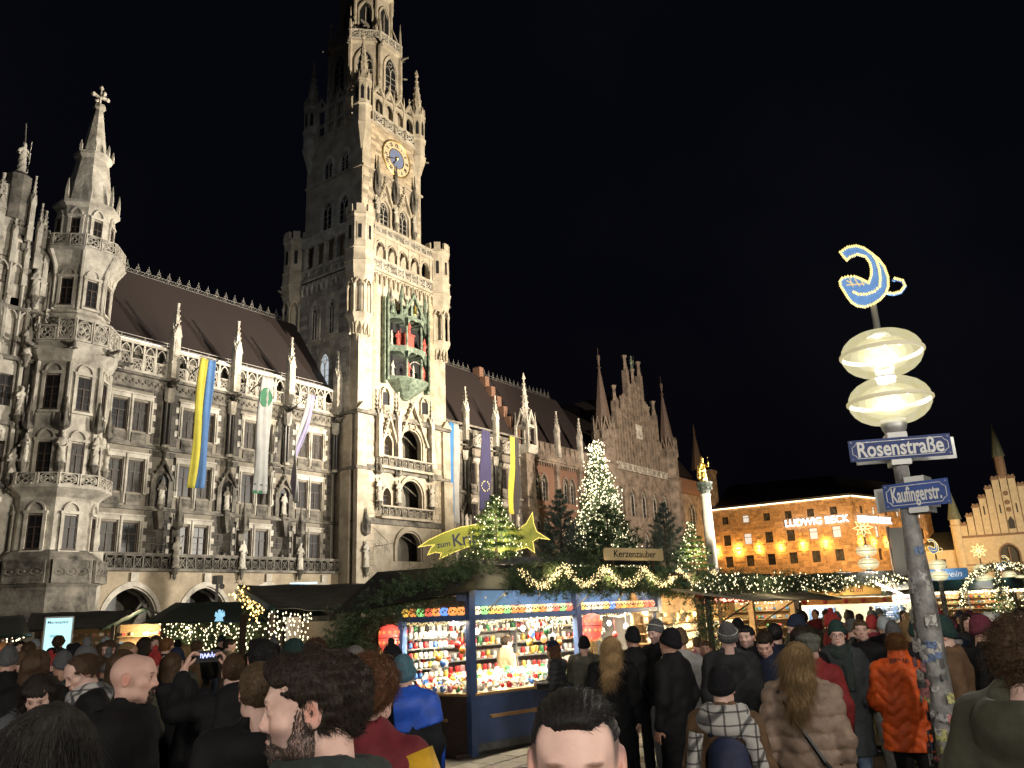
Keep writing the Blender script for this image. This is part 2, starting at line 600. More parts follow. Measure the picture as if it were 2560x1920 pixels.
def ashlar(parent,x0,x1,z0,z1,yf,ops,m,mt,row=0.5,ln=1.0,thick=0.06,budget=None,org=(0,0,0),rz=0.0,keep=None):
    """courses of stone blocks over a wall face, stepping round openings"""
    rest = []
    M = Matrix.Translation(org) @ Matrix.Rotation(rz,4,'Z')
    z = z0
    while z < z1-0.12:
        h = min(row*rnd.uniform(0.9,1.1),z1-z)
        # free intervals on this course
        iv = [(x0,x1)]
        for o in ops:
            if o[2] < z+h-0.05 and o[3] > z+0.05:
                nv = []
                for a,b in iv:
                    if o[1] <= a or o[0] >= b: nv.append((a,b));continue
                    if o[0] > a: nv.append((a,o[0]))
                    if o[1] < b: nv.append((o[1],b))
                iv = nv
        for a,b in iv:
            x = a
            while x < b-0.05:
                l = ln*rnd.uniform(0.65,1.35)
                if b-x-l < 0.3: l = b-x
                d = rnd.uniform(-0.008,0.012)
                if budget is not None and budget[0] > 0 and l > 0.3:
                    budget[0] -= 1
                    o = mobj('stone_block',block_mesh(m.name,m),parent)
                    o.location = M @ Vector((x+0.012,yf-thick+d,z+0.012))
                    o.rotation_euler = (0,0,rz)
                    o.scale = (l-0.024,thick-d,h-0.024)
                else:
                    rest.append((x+0.01,x+l-0.01,yf-thick+d,yf,z+0.01,z+h-0.01,rnd.uniform(0.62,1.3)))
                x += l
        z += h
    if rest:
        o = mobj('stone_facing',tint_mesh('stone_facing',rest,mt),parent,org,rz)
        o['kind'] = 'stuff'

BLOCK_DT = mat('grey_ashlar_tinted',(0.088,0.079,0.068),0.88,var=0.4,scale=1.5,bump=0.015,bscale=7,attr='tint')
BLOCK_LT = mat('pale_ashlar_tinted',(0.42,0.36,0.275),0.85,var=0.2,scale=1.2,bump=0.012,bscale=7,attr='tint')

def window(parent,x,y,z0,w,h,glass,rz=0.0,bars=True,frame=None,depth=0.0):
    """wooden window: frame with pane; local origin bottom centre, front towards -y"""
    key = ('win',round(w,2),round(h,2),bars)
    if key not in CACHE:
        f = MB();t = 0.075
        f.box(-w/2,-w/2+t,0,.09,0,h);f.box(w/2-t,w/2,0,.09,0,h)
        f.box(-w/2+t,w/2-t,0,.09,0,t);f.box(-w/2+t,w/2-t,0,.09,h-t,h)
        f.box(-w/2+t,w/2-t,-.02,.08,h*.63,h*.63+t)
        if bars:
            f.box(-.045,.045,-.01,.085,t,h*.63)
            f.box(-.02,.02,.02,.08,h*.63+t,h-t)
            for zz in (.22,.43): f.box(-w/2+t,w/2-t,.03,.075,h*zz,h*zz+.03)
        f.box(-w/2-.06,w/2+.06,-.12,.05,-.09,-.002)
        p = MB();p.add([(-w/2+.02,.06,.02),(w/2-.02,.06,.02),(w/2-.02,.06,h-.02),(-w/2+.02,.06,h-.02)],[(0,1,2,3)])
        CACHE[key] = (f.mesh('window',WOODW),p.mesh('pane',GLASS_D))
    fm,pm = CACHE[key]
    o = mobj('window',fm,parent,(x,y,z0),rz)
    if frame: set_mat(o,frame)
    q = mobj('pane',pm,o)
    if glass is not GLASS_D: set_mat(q,glass)
    return o

def lancet(parent,x,y,z0,w,zs,za,rz=0.0,glass=None,org=None,lights=2):
    """pointed stone window with mullion, tracery ring and glass, local front -y"""
    key = ('lan',round(w,2),round(zs-z0,2),round(za-z0,2),lights)
    if key not in CACHE:
        h1,h2 = zs-z0,za-z0
        f = MB()
        arch_band(f,0,w/2-.10,h1,h2-.12,.10,0,.16,0.0)
        if lights == 2:
            f.box(-.045,.045,.02,.14,0,h1)
            for s in (-1,1): arch_band(f,s*w/4,w/4-.10,h1-.15,h1+.28*w,.055,.03,.12,None,n=4)
            f.ring((0,.07,h1+(h2-h1)*.50),w*.15,.035,10,4)
            for k in range(1,4): f.box(-w/2+.1,w/2-.1,.06,.10,h1*k/4-.015,h1*k/4+.015)
        p = MB();A = arch_pts(0,w/2-.05,h1,h2-.05,6)
        p.add([(a,.11,b) for a,b in [(-w/2+.05,0)]+A+[(w/2-.05,0)]],[tuple(range(len(A)+2))])
        CACHE[key] = (f.mesh('lancet_window',STONE),p.mesh('pane',GLASS_D))
    fm,pm = CACHE[key]
    o = mobj('lancet_window',fm,parent,(x,y,z0),rz)
    q = mobj('pane',pm,o)
    if glass is not None: set_mat(q,glass)
    return o

# tracery panel 1 x 1 m, front -y
t = MB()
t.box(0,.07,0,.14,0,1);t.box(.93,1,0,.14,0,1);t.box(.07,.93,0,.14,0,.08);t.box(.07,.93,0,.14,.92,1)
for dx,dz in ((.32,.5),(.68,.5),(.5,.32),(.5,.68)): t.ring((dx,.07,dz),.15,.035,8,4)
t.ring((.5,.07,.5),.40,.04,12,4)
TRACERY = t.mesh('tracery_panel',STONE)
t = MB()
t.box(0,.06,0,.14,0,1);t.box(.94,1,0,.14,0,1);t.box(.06,.94,0,.14,0,.06);t.box(.06,.94,0,.14,.9,1)
t.tube([(.08,.07,.08),(.92,.07,.9)],.045,4);t.tube([(.92,.07,.08),(.08,.07,.9)],.045,4)
t.ring((.5,.07,.48),.24,.04,10,4)
TRACERY2 = t.mesh('tracery_panel',STONE_D)
# solid relief panel under windows
t = MB();t.box(0,1,.03,.12,0,1);t.box(0,.05,0,.05,0,1);t.box(.95,1,0,.05,0,1);t.box(.05,.95,0,.05,.9,1);t.box(.05,.95,0,.05,0,.08)
for i in range(3):
    t.ring((.2+.3*i,.03,.5),.16,.05,8,4);t.sphere((.2+.3*i,.03,.5),.07,5,4)
RELIEF = t.mesh('relief_panel',STONE_D)
def panels(parent,me,x0,x1,n,y,z,h,rz=0.0,org=None):
    w = (x1-x0)/n
    for i in range(n):
        if org is None:
            o = mobj(me.name.split('.')[0],me,parent,(x0+w*i,y,z),rz)
        else:
            c = Vector((org[0],org[1],0));R = Matrix.Rotation(rz,4,'Z')
            o = mobj(me.name.split('.')[0],me,parent,c+R @ Vector((x0+w*i,y,z)),rz)
        o.scale = (w,1,h)

def pinnacle_mesh(w,zs,za,crockets=5,trumpet=True):
    """shaft of width w up to zs with gablets, crocketed spire up to za"""
    b = MB();h = w/2
    b.box(-h,h,-h,h,0,zs*.32);b.box(-h-.06,h+.06,-h-.06,h+.06,zs*.32,zs*.32+.14);b.box(-h*.88,h*.88,-h*.88,h*.88,zs*.32+.14,zs)
    for k in range(4):
        M = Matrix.Rotation(k*PI/2,4,'Z')
        b.prism([(-h*1.05,zs-.25),(h*1.05,zs-.25),(0,zs+w*1.25)],-h*1.05,-h*.55,M)
        b.prism([(-h*.45,zs*.45),(h*.45,zs*.45),(h*.45,zs*.8),(0,zs*.9),(-h*.45,zs*.8)],-h*.97,-h*.8,M)
    top = .07 if not trumpet else .13*w
    b.lathe([(h*.95,zs-.05),(top,za-.45)],4,rot=PI/4)
    for i in range(crockets):
        f = (i+.6)/crockets
        r = h*.95*(1-f)+top*f;z = zs+(za-.5-zs)*f
        for k in range(4):
            a = PI/4+k*PI/2
            b.sphere((r*math.cos(a)*1.1,r*math.sin(a)*1.1,z),.10*w+.03,5,4)
    if trumpet:
        b.lathe([(top*1.2,za-.5),(h*.42,za),(0.01,za)],8)
    else:
        b.sphere((0,0,za-.42),.15*w+.03,6,4);b.box(-.035,.035,-.035,.035,za-.4,za)
        b.box(-.2*w-.05,.2*w+.05,-.03,.03,za-.24,za-.16);b.box(-.03,.03,-.2*w-.05,.2*w+.05,za-.23,za-.17)
    return b.mesh('pinnacle',STONE)
PIN = pinnacle_mesh(.72,3.9,6.7)

# carved standing figures
def statue_mesh(seed,staff=False):
    s = SDF(axis_grid(-.42,.42,.035),axis_grid(-.34,.34,.035),axis_grid(-.04,2.02,.035))
    r = random.Random(seed)
    s.u(s.cone((0,0,.1),(0,0,1.0),.26,.19,(1,.8,1)),.03)
    s.u(s.cone((0,0,1.0),(0,.0,1.45),.19,.20,(1,.72,1)),.08)
    s.u(s.ell((0,-.02,1.74),(.105,.12,.145)),.05)
    s.u(s.cone((0,0,1.45),(0,-.01,1.68),.09,.07),.05)
    for sg in (-1,1):
        e = (sg*.30,-.08*r.random(),1.15);hnd = (sg*r.uniform(.05,.30),-.24,r.uniform(1.0,1.35))
        s.u(s.cone((sg*.2,0,1.45),e,.085,.07),.04);s.u(s.cone(e,hnd,.07,.055),.03)
    if staff: s.u(s.cone((.28,-.2,.05),(.28,-.2,1.98),.03,.03),.01)
    s.u(s.ell((0,.0,.0),(.33,.28,.09)),.02)
    s.noise(.022,16,seed)
    me = s.mesh('statue');me.materials.append(STONE)
    return me
STAT = [statue_mesh(1),statue_mesh(2,True),statue_mesh(3)]

def canopy_mesh():
    b = MB()
    b.lathe([(.10,-.1),(.42,.15),(.44,.5),(.36,.55),(.30,1.1),(.08,2.3),(.10,2.35),(.02,2.6)],6)
    for k in range(6):
        a = 2*PI*k/6
        b.lathe([(.06,.3),(.07,.9),(.01,1.35)],4,(.42*math.cos(a),.42*math.sin(a)))
        for q in range(3):
            b.sphere((.24*(1-q*.28)*math.cos(a),.24*(1-q*.28)*math.sin(a),1.25+q*.35),.06,5,3)
    return b.mesh('canopy',STONE_D)
CANOPY = canopy_mesh()
pd = MB();pd.lathe([(.05,-.95),(.16,-.75),(.14,-.6),(.30,-.28),(.27,-.18),(.36,-.06),(.36,0)],8)
CONSOLE = pd.mesh('console',STONE_D)
# gargoyle stretching out towards -y
s = SDF(axis_grid(-.3,.3,.04),axis_grid(-1.25,.2,.04),axis_grid(-.3,.45,.04))
s.u(s.cone((0,.1,0),(0,-.75,.1),.20,.13),.05);s.u(s.ell((0,-.98,.16),(.12,.2,.12)),.08)
s.u(s.cone((-.1,-.2,-.05),(-.22,-.5,-.22),.08,.05),.04);s.u(s.cone((.1,-.2,-.05),(.22,-.5,-.22),.08,.05),.04)
s.u(s.cone((0,0,.15),(0,-.3,.36),.09,.02,(2.2,1,1)),.04)
s.noise(.02,14,4)
GARG = s.mesh('gargoyle');GARG.materials.append(STONE_D)

def finial_mesh():
    b = MB()
    b.tube([(0,0,0),(0,0,.85)],.022,4)
    for sg in (-1,1):
        b.tube([(0,0,.25),(sg*.16,0,.33),(sg*.20,0,.46),(sg*.13,0,.5)],.03,4)
        b.tube([(0,0,.5),(sg*.10,0,.57),(sg*.13,0,.66)],.028,4)
    b.sphere((0,0,.72),.06,6,4);b.sphere((0,0,.86),.045,6,4)
    for sg in (-1,1):
        b.tube([(sg*.5,0,0),(sg*.36,0,.26),(sg*.2,0,.1),(0,0,.24)],.022,4)
    b.box(-.52,.52,-.02,.02,0,.035);b.box(-.52,.52,-.02,.02,.28,.31)
    return b.mesh('ridge_finial',IRON)
FINIAL = finial_mesh()
def crest(parent,x0,x1,y,z,step=1.04):
    n = int((x1-x0)/step)
    for i in range(n):
        o = mobj('ridge_finial',FINIAL,parent,(x0+step*(i+.5),y,z))
        o.scale = (1,1,rnd.uniform(1.15,1.3))

def niche(parent,x,y,z,k):
    """gabled niche with console and canopy; the statue stands in it"""
    b = MB()
    b.box(x-.95,x-.55,y-.28,y+.02,z-.15,z+2.4);b.box(x+.55,x+.95,y-.28,y+.02,z-.15,z+2.4)
    arch_band(b,x,.55,z+1.75,z+2.5,.16,y-.3,y,None)
    for sg in (-1,1):
        b.prism([(x+sg*.98,z+1.95),(x+sg*.80,z+1.95),(x,z+3.25),(x,z+3.6)],y-.42,y-.02)
        for q in range(4):
            f = (q+.5)/4
            b.sphere((x+sg*.95*(1-f),y-.3,z+2.05+1.55*f),.11,5,4)
    b.lathe([(.10,z+3.3),(.06,z+4.1),(.2,z+4.2),(.26,z+4.4),(.08,z+4.5)],6,(x,y-.2))
    b.build('niche',STONE_D,parent)
    mobj('niche_back',MB().box(x-.55,x+.55,y-.05,y+.01,z-.1,z+2.4).mesh('niche_back',BLACK),parent)
    mobj('console',CONSOLE,parent,(x,y-.25,z))
    o = mobj('statue',STAT[k % 3],parent,(x,y-.25,z));o.scale = (1.05,1.05,1.05)

def double_window(parent,xc,z0,z1,yf,glassL,glassR,panel=True,rz=0.0,w=1.22):
    """stone surround with two wooden windows, front plane yf"""
    b = MB();hw = w+.62
    zt = z1+.16
    b.box(xc-hw,xc-hw+.3,yf-.16,yf,z0-.12,zt+.32);b.box(xc+hw-.3,xc+hw,yf-.16,yf,z0-.12,zt+.32)
    b.box(xc-hw+.3,xc+hw-.3,yf-.16,yf,zt,zt+.32)
    b.box(xc-.17,xc+.17,yf-.14,yf+.3,z0-.12,zt)
    b.tube([(xc,yf-.2,z0-.9 if panel else z0),(xc,yf-.2,zt+.35)],.07,6)
    for sg in (-1,1): b.tube([(xc+sg*(hw-.14),yf-.2,z0),(xc+sg*(hw-.14),yf-.2,zt)],.055,6)
    b.box(xc-hw-.05,xc+hw+.05,yf-.26,yf,zt+.322,zt+.46)
    # quoins stepping into the wall
    z = z0
    i = 0
    while z < zt:
        if i % 2 == 0:
            for sg in (-1,1):
                a,c = sorted((xc+sg*hw,xc+sg*(hw+.3)))
                b.box(a,c,yf-.09,yf,z,min(z+.48,zt))
        z += .5;i += 1
    b.build('window_surround',STONE,parent)
    for sg,gl in ((-1,glassL),(1,glassR)):
        window(parent,xc+sg*(w/2+.25),yf+.14,z0,w,z1-z0,gl)
    if panel:
        for sg in (-1,1):
            o = mobj('relief_panel',RELIEF,parent,(xc+sg*(w/2+.25)-w/2,yf-.1,z0-1.02));o.scale = (w,1,.85)

def rg():
    r = rnd.random()
    return GLASS_C if r < .42 else GLASS_D

# ================================================================== town hall, west wing
hall = empty('town_hall',(40,60,0),label='long neo-Gothic stone town hall wing with arcade, statues and brown tiled roof',cat='town hall')
hall.location = (0,0,0)
BC = [32.45,38.45,44.5,50.55];BB = [35.5,41.5,47.55,53.5]
ops = []
for c in BC:
    for z0,z1 in ((7.05,9.4),(11.75,14.25),(16.6,19.0)):
        for sg in (-1,1): ops.append((c+sg*.86-.62,c+sg*.86+.62,z0,z1))
w = MB();wall_open(w,29.4,53.95,5.8,21.2,60.0,60.6,ops)
w.build('wall',JOINT,hall)
# rooms behind the glass stay dark
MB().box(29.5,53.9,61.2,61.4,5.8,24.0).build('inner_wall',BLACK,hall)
block_ops = []
for c in BC:
    block_ops += [(c-1.86,c+1.86,15.6,19.65),(c-1.86,c+1.86,10.7,14.9),(c-1.86,c+1.86,7.0,9.9)]
for x in BB[:-1]:
    block_ops += [(x-.98,x+.98,10.7,14.6),(x-.42,x+.42,15.5,20.2)]
budget = [300]
ashlar(hall,30.2,53.4,5.9,10.4,60.0,block_ops,BLOCK_D,BLOCK_DT,.5,.95)
ashlar(hall,30.2,53.4,10.75,15.3,60.0,block_ops,BLOCK_D,BLOCK_DT,.5,.95,budget=budget)
ashlar(hall,30.2,53.4,15.75,20.1,60.0,block_ops,BLOCK_D,BLOCK_DT,.5,.95,budget=budget)
# cornices
c = MB()
for z,h,d in ((10.42,.16,.24),(10.58,.12,.12),(15.32,.16,.26),(15.48,.14,.12),(20.05,.12,.14),(21.05,.18,.42),(21.23,.08,.30)):
    c.box(29.4,53.92,60-d,60.02,z,z+h)
c.build('cornice',STONE_D,hall)
f = MB();f.box(29.4,53.9,59.9,60.01,20.17,21.05)
x = 29.7
while x < 53.8:
    f.sphere((x,59.86,20.65),.17,5,4,(1,.7,1));f.sphere((x+.27,59.86,20.45),.11,5,3);x += .55
f.build('frieze',STONE_D,hall)
k = 0
for c_ in BC:
    double_window(hall,c_,16.6,19.0,59.99,rg(),rg())
    double_window(hall,c_,11.75,14.25,59.99,rg(),rg())
    double_window(hall,c_,7.05,9.4,59.99,GLASS_D if c_ > 36 else rg(),GLASS_D,panel=False)
DARKCOL = mat('polished_column',(0.06,0.055,0.052),0.35,var=0.3,scale=4)
for i,x in enumerate(BB):
    if i < 3: niche(hall,x,60.0,10.95,i)
    b = MB()
    for dx in (-.17,.17): b.lathe([(.16,15.75),(.15,15.9),(.14,19.2),(.17,19.3)],8,(x+dx,59.72))
    b.build('column',DARKCOL,hall,smooth=True)
    MB().lathe([(.3,15.5),(.36,15.6),(.3,15.75)],8,(x,59.72)).build('column_base',STONE,hall);b = MB();b.lathe([(.28,19.25),(.42,19.55),(.40,19.6),(.44,20.3),(.5,20.4)],8,(x,59.72))
    b.build('capital',STONE,hall)
    mobj('gargoyle',GARG,hall,(x,59.5,20.75))
    mobj('pinnacle',PIN,hall,(x+.05,59.55,21.3))
# top gallery in front of the roof
b = MB()
b.box(29.4,53.9,59.75,60.0,23.62,23.85);b.box(29.4,53.9,59.80,59.98,21.3,21.42)
b.build('gallery_rail',STONE,hall)
xs = [29.6]+BB
for a,bb in zip(xs[:-1],xs[1:]):
    a += .42;bb -= .36
    n = 5;wd = (bb-a)/n
    for i in range(n):
        o = mobj('tracery_panel',TRACERY,hall,(a+wd*i+.1,59.82,21.44));o.scale = (wd-.2,1,1.0 if i % 2 == 0 else 1.5)
    p = MB()
    for i in range(n+1): p.box(a+wd*i-.08,a+wd*i+.08,59.80,59.97,21.42,23.62)
    for i in range(n): arch_band(p,a+wd*(i+.5),wd/2-.2,22.95,23.5,.08,59.83,59.95,None,n=4)
    p.build('gallery_post',STONE,hall)
b = MB();wall_open(b,29.4,53.95,21.2,23.9,60.9,61.1,[(c_+dx-.4,c_+dx+.4,21.9,23.3) for c_ in BC for dx in (-1.6,0,1.6)])
b.build('attic_wall',STONE_D,hall)
# roof
b = MB()
b.add([(17,60.7,23.85),(53.95,60.7,23.85),(53.95,67,32.85),(17,67,32.85),(17,74,23.85),(53.95,74,23.85)],[(0,1,2,3),(3,2,5,4)])
b.box(17,53.95,60.35,60.72,23.86,24.02)
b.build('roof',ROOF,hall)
b = MB()
b.tube([(29.5,60.25,24.08),(53.8,60.25,24.08)],.09,6);b.tube([(29.5,61.0,24.75),(53.8,61.0,24.75)],.025,4);b.tube([(29.5,61.0,24.5),(53.8,61.0,24.5)],.02,4)
for i in range(13): b.tube([(29.7+2*i,61.0,24.2),(29.7+2*i,61.0,24.8)],.02,4)
b.build('gutter',mat('zinc',(0.42,0.40,0.37),0.5,metal=0.4),hall)
crest(hall,30.0,53.6,67,32.85)
# arcade with balcony
b = MB()
AC = [33.25,39.4,45.4,51.6]
ops = [(c_-2.35,c_+2.35,0,5.0) for c_ in AC]
wall_open(b,29.4,54.5,0,5.75,58.8,59.5,ops)
for c_ in AC:
    spandrel(b,c_,2.35,2.2,4.9,5.0,58.8,59.5)
b.build('arcade_wall',mat('arcade_stone',(0.34,0.28,0.20),0.85,var=0.25,scale=1.0,bump=0.015,bscale=6,detail=7),hall)
for c_ in AC:
    b = MB();arch_band(b,c_,2.12,2.2,4.62,.30,58.72,59.3,0);arch_band(b,c_,2.0,2.2,4.48,.13,58.86,59.4,0)
    b.box(c_-.3,c_+.3,58.60,58.86,4.95,5.6)
    b.build('arch',STONE,hall)
    b = MB();b.box(c_-1.55,c_-.2,60.6,60.7,.0,4.2)
    for q in range(12): b.box(c_-1.5,c_-.25,60.52,60.62,1.2+q*.24,1.36+q*.24)
    b.build('louvre',mat('louvre_grey',(0.10,0.105,0.105),0.6),hall)
    b = MB()
    for sg in (-1,1): b.tube([(c_+sg*2.0,59.4,2.4),(c_+sg*1.4,60.4,4.0),(c_,61.6,5.0)],.14,6)
    b.build('vault_rib',STONE,hall)
MB().box(29.4,54.5,62.5,62.7,0,5.6).build('arcade_back',STONE_D,hall)
b = MB();b.box(29.3,54.5,58.45,60.0,5.70,5.88);b.box(29.3,54.5,58.58,58.82,6.92,7.06)
b.build('balcony',STONE_D,hall)
ST = [36.35,42.45,48.55,54.7]
xs = [30.6]+ST
for a,bb in zip(xs[:-1],xs[1:]): panels(hall,TRACERY2,a+.3,bb-.35,7,58.64,5.88,1.04)
for i,x in enumerate(ST):
    o = mobj('statue',STAT[(i+1) % 3],hall,(x,58.45,6.0));o.scale = (1.15,1.15,1.25)
    mobj('console',CONSOLE,hall,(x,58.45,6.0));mobj('canopy',CANOPY,hall,(x,58.5,9.0))
    b = MB();b.box(x-.28,x+.28,58.75,59.1,5.9,9.2);b.build('statue_pier',STONE_D,hall)
    b = MB()
    if i < 3: b.prism([(x-1.0-.35,10.4),(x-1.0+.35,10.4),(x-1.0+.1,9.0),(x-1.0-.1,9.0)],59.3,60.0);b.build('corbel',STONE_D,hall)
b = MB();b.box(29.5,30.65,58.5,59.3,0,7.0);b.lathe([(.35,7.0),(.3,7.2),(.42,7.6),(.38,8.2),(.2,8.6),(.05,8.9)],6,(30.1,58.9));b.box(29.35,30.8,58.4,59.3,5.2,5.5)
b.build('corner_pier',STONE,hall)
for x,z in ((35.5,7.6),(41.5,7.6),(47.5,7.6)):
    b = MB();b.tube([(x,60,z),(x,59.7,z+.1),(x,59.7,z-.2)],.03,4);b.lathe([(.06,z-.15),(.16,z-.3),(.14,z-.6),(.03,z-.75)],6,(x,59.7))
    b.build('wall_lantern',IRON,hall)

# ---- corner oriel tower of the west wing
def octa(b,prof,c=(27.7,60.5)): b.lathe(prof,8,c,rot=PI/8)
b = MB()
octa(b,[(2.95,7.0),(2.95,10.6),(3.3,10.9),(3.75,11.2),(3.75,11.35)])
octa(b,[(2.75,12.0),(2.75,20.3),(3.0,20.6),(3.3,21.3),(3.35,21.9),(3.0,21.95)])
octa(b,[(2.25,21.9),(2.25,24.2),(2.4,24.3),(2.25,24.45),(2.25,27.6),(2.45,28.1),(2.9,28.8),(3.1,29.1),(3.15,29.45),(2.3,29.5)])
octa(b,[(2.05,29.5),(2.05,33.2),(2.4,33.5),(2.4,33.75),(1.9,33.8)])
octa(b,[(1.85,33.8),(1.2,38.0),(1.42,38.3),(1.42,38.6),(1.0,38.7),(.95,38.8),(.32,43.0),(.5,43.2),(.45,43.5),(.15,43.6)])
b.build('oriel_tower',mat('oriel_stone',(0.60,0.56,0.48),0.85,col2=(0.22,0.20,0.17),scale=0.8,bump=0.03,bscale=4,detail=7),hall)
b = MB();octa(b,[(3.6,2.0),(3.6,4.5),(3.8,4.7),(3.75,6.4),(3.2,6.9),(2.95,7.0)]);octa(b,[(2.4,0),(2.4,2.0)])
b.build('oriel_base',STONE_D,hall)
b = MB()
b.lathe([(.10,43.5),(.09,45.3)],6,(27.7,60.5));b.box(27.0,28.4,60.4,60.6,44.25,44.45);b.box(27.6,27.8,59.8,61.2,44.26,44.44)
for q in ((27.1,60.5),(28.3,60.5),(27.7,59.9),(27.7,61.1)): b.sphere((q[0],q[1],44.35),.2,6,4)
b.sphere((27.7,60.5,45.2),.2,6,4)
b.build('cross_finial',STONE,hall)
CT = (27.7,60.5)
def face_frame(c,ap,k,z):
    """centre of octagon face k (k=0 faces -y, -1 towards west, 1 towards east)"""
    a = -PI/2+k*PI/4
    return Vector((c[0]+ap*math.cos(a),c[1]+ap*math.sin(a),z)),k*PI/4
C8 = math.cos(PI/8)
for kf in (-2,-1,0,1):
    for (R,z,h,wd,gl) in ((2.95,7.05,2.3,.95,GLASS_D),(2.75,12.1,2.4,.95,GLASS_C if kf == 0 else GLASS_D),(2.75,16.9,2.5,1.0,GLASS_D),(2.25,25.0,2.1,.85,GLASS_D),(2.05,30.1,2.1,.68,GLASS_D)):
        p,rz = face_frame(CT,R*C8,kf,z)
        hole,_ = face_frame(CT,R*C8+.02,kf,z)
        key = ('orw',wd,h)
        if key not in CACHE:
            q = MB();q.box(-wd/2-.22,-wd/2,-.14,.08,-.1,h+.1);q.box(wd/2,wd/2+.22,-.14,.08,-.1,h+.1)
            q.box(-wd/2-.28,wd/2+.28,-.2,.08,h+.1,h+.3);q.box(-wd/2-.25,wd/2+.25,-.24,.08,-.28,-.1)
            arch_band(q,0,wd/2,h+.3,h+.85,.12,-.14,.05,None,n=5)
            CACHE[key] = q.mesh('window_surround',STONE)
        mobj('window_surround',CACHE[key],hall,hole,rz)
        window(hall,*(face_frame(CT,R*C8+.10,kf,z)[0][:2]),z,wd,h,gl,rz)
    # tracery parapets
    for R,z,h,n in ((3.1,29.5,1.0,2),(3.3,21.95,1.75,2),(3.7,11.36,.85,2)):
        ap = R*C8;half = R*math.sin(PI/8)
        c0,rz = face_frame(CT,ap,kf,z)
        R_ = Matrix.Rotation(rz,4,'Z')
        for i in range(n):
            wd = 2*half/n
            if z > 21 and z < 25 and i == 0 and kf == -1: hh = h*.65
            else: hh = h
            o = mobj('tracery_panel',TRACERY,hall,c0+R_ @ Vector((-half+wd*i+.04,-.02,0)),rz);o.scale = (wd-.08,1,hh)
    p,rz = face_frame(CT,3.72,kf,4.75)
    o = mobj('relief_panel',RELIEF,hall,p+Matrix.Rotation(rz,4,'Z') @ Vector((-1.3,0,0)),rz);o.scale = (2.6,1.5,1.55)
    # flying ribs under the balcony and crown pinnacles
    a = -PI/2+kf*PI/4+PI/8
    b = MB();d = Vector((math.cos(a),math.sin(a),0));cc = Vector((27.7,60.5,0))
    b.tube([cc+d*2.3+Vector((0,0,24.6)),cc+d*2.32+Vector((0,0,27.2)),cc+d*2.5+Vector((0,0,28.2)),cc+d*3.05+Vector((0,0,29.2))],[.12,.13,.16,.22],6)
    MB().tube([cc+d*2.85+Vector((0,0,12)),cc+d*2.85+Vector((0,0,20.4))],.16,6).build('oriel_shaft',STONE,hall)
    MB().lathe([(.16,33.7),(.16,34.6),(.02,35.6)],4,(27.7+2.2*math.cos(a),60.5+2.2*math.sin(a))).build('crown_pinnacle',STONE,hall)
    MB().lathe([(.13,38.5),(.13,39.0),(.02,39.5)],4,(27.7+1.4*math.cos(a),60.5+1.4*math.sin(a))).build('crown_pinnacle',STONE,hall)
    b.build('oriel_rib',STONE,hall)
    p = cc+d*3.1+Vector((0,0,13.0))
    o = mobj('statue',STAT[kf % 3],hall,p,a+PI/2);o.scale = (1.1,1.1,1.1)
    mobj('console',CONSOLE,hall,p)
    mobj('canopy',CANOPY,hall,p+Vector((0,0,2.4))).scale = (.9,.9,.9)
    mobj('gargoyle',GARG,hall,cc+d*3.2+Vector((0,0,21.4)),a+PI/2)
# wall and gable left of the oriel
b = MB()
ops = [(23.0,23.9,17,19.3),(20.6,21.5,17,19.3),(23.0,23.9,25,27),(23,23.9,12,14.5)]
wall_open(b,14,29.4,0,24,60.3,61.0,ops)
b.prism([(16.0,24),(25.6,24),(22.6,31.0),(21.9,33.6),(20.5,33.6),(19.0,31.0)],60.3,61.0)
b.build('gable_wall',STONE,hall)
for x,z in ((23.45,17),(21.05,17),(23.45,12)): window(hall,x,60.45,z,.9,2.3,GLASS_D)
window(hall,22.3,60.25,26,.9,2.0,GLASS_D)
b = MB()
for z in (11.2,15.6,20.3,24.0): b.box(14,25.5,59.95,60.32,z,z+.3)
for x in (22.3,24.6): b.tube([(x,60.15,11),(x,60.15,24.5)],.2,6)
for q in range(7):
    f_ = q/6
    b.box(25.6-3.2*f_-.3,25.6-3.2*f_+.35,60.1,61.1,24+7.2*f_-.1,24+7.2*f_+.5)
    b.sphere((25.6-3.2*f_+.1,60.3,24.8+7.2*f_),.28,5,4)
b.lathe([(.9,31),(.95,34.6),(.7,34.8),(.25,35.1)],8,(22.6,60.8))
b.build('gable_coping',STONE_D,hall)
o = mobj('statue',STAT[1],hall,(22.6,60.6,35.0));o.scale = (1.3,1.3,1.35)
b = MB();b.tube([(22.75,60.6,36),(22.5,60.6,39.2)],.05,5);b.build('statue_lance',STONE_D,hall)
for x,z,s_ in ((21.4,29.4,.95),(24.6,28.6,.8),(20.2,27.5,.9),(25.4,26.0,.6)):
    o = mobj('pinnacle',PIN,hall,(x,60.2,z-1.5));o.scale = (s_,s_,s_)
for i in range(4):
    o = mobj('statue',STAT[i % 3],hall,(24.35,59.8,11.8+i*4.5));o.scale = (1.1,1.1,1.15)
    mobj('console',CONSOLE,hall,(24.35,59.8,11.8+i*4.5))

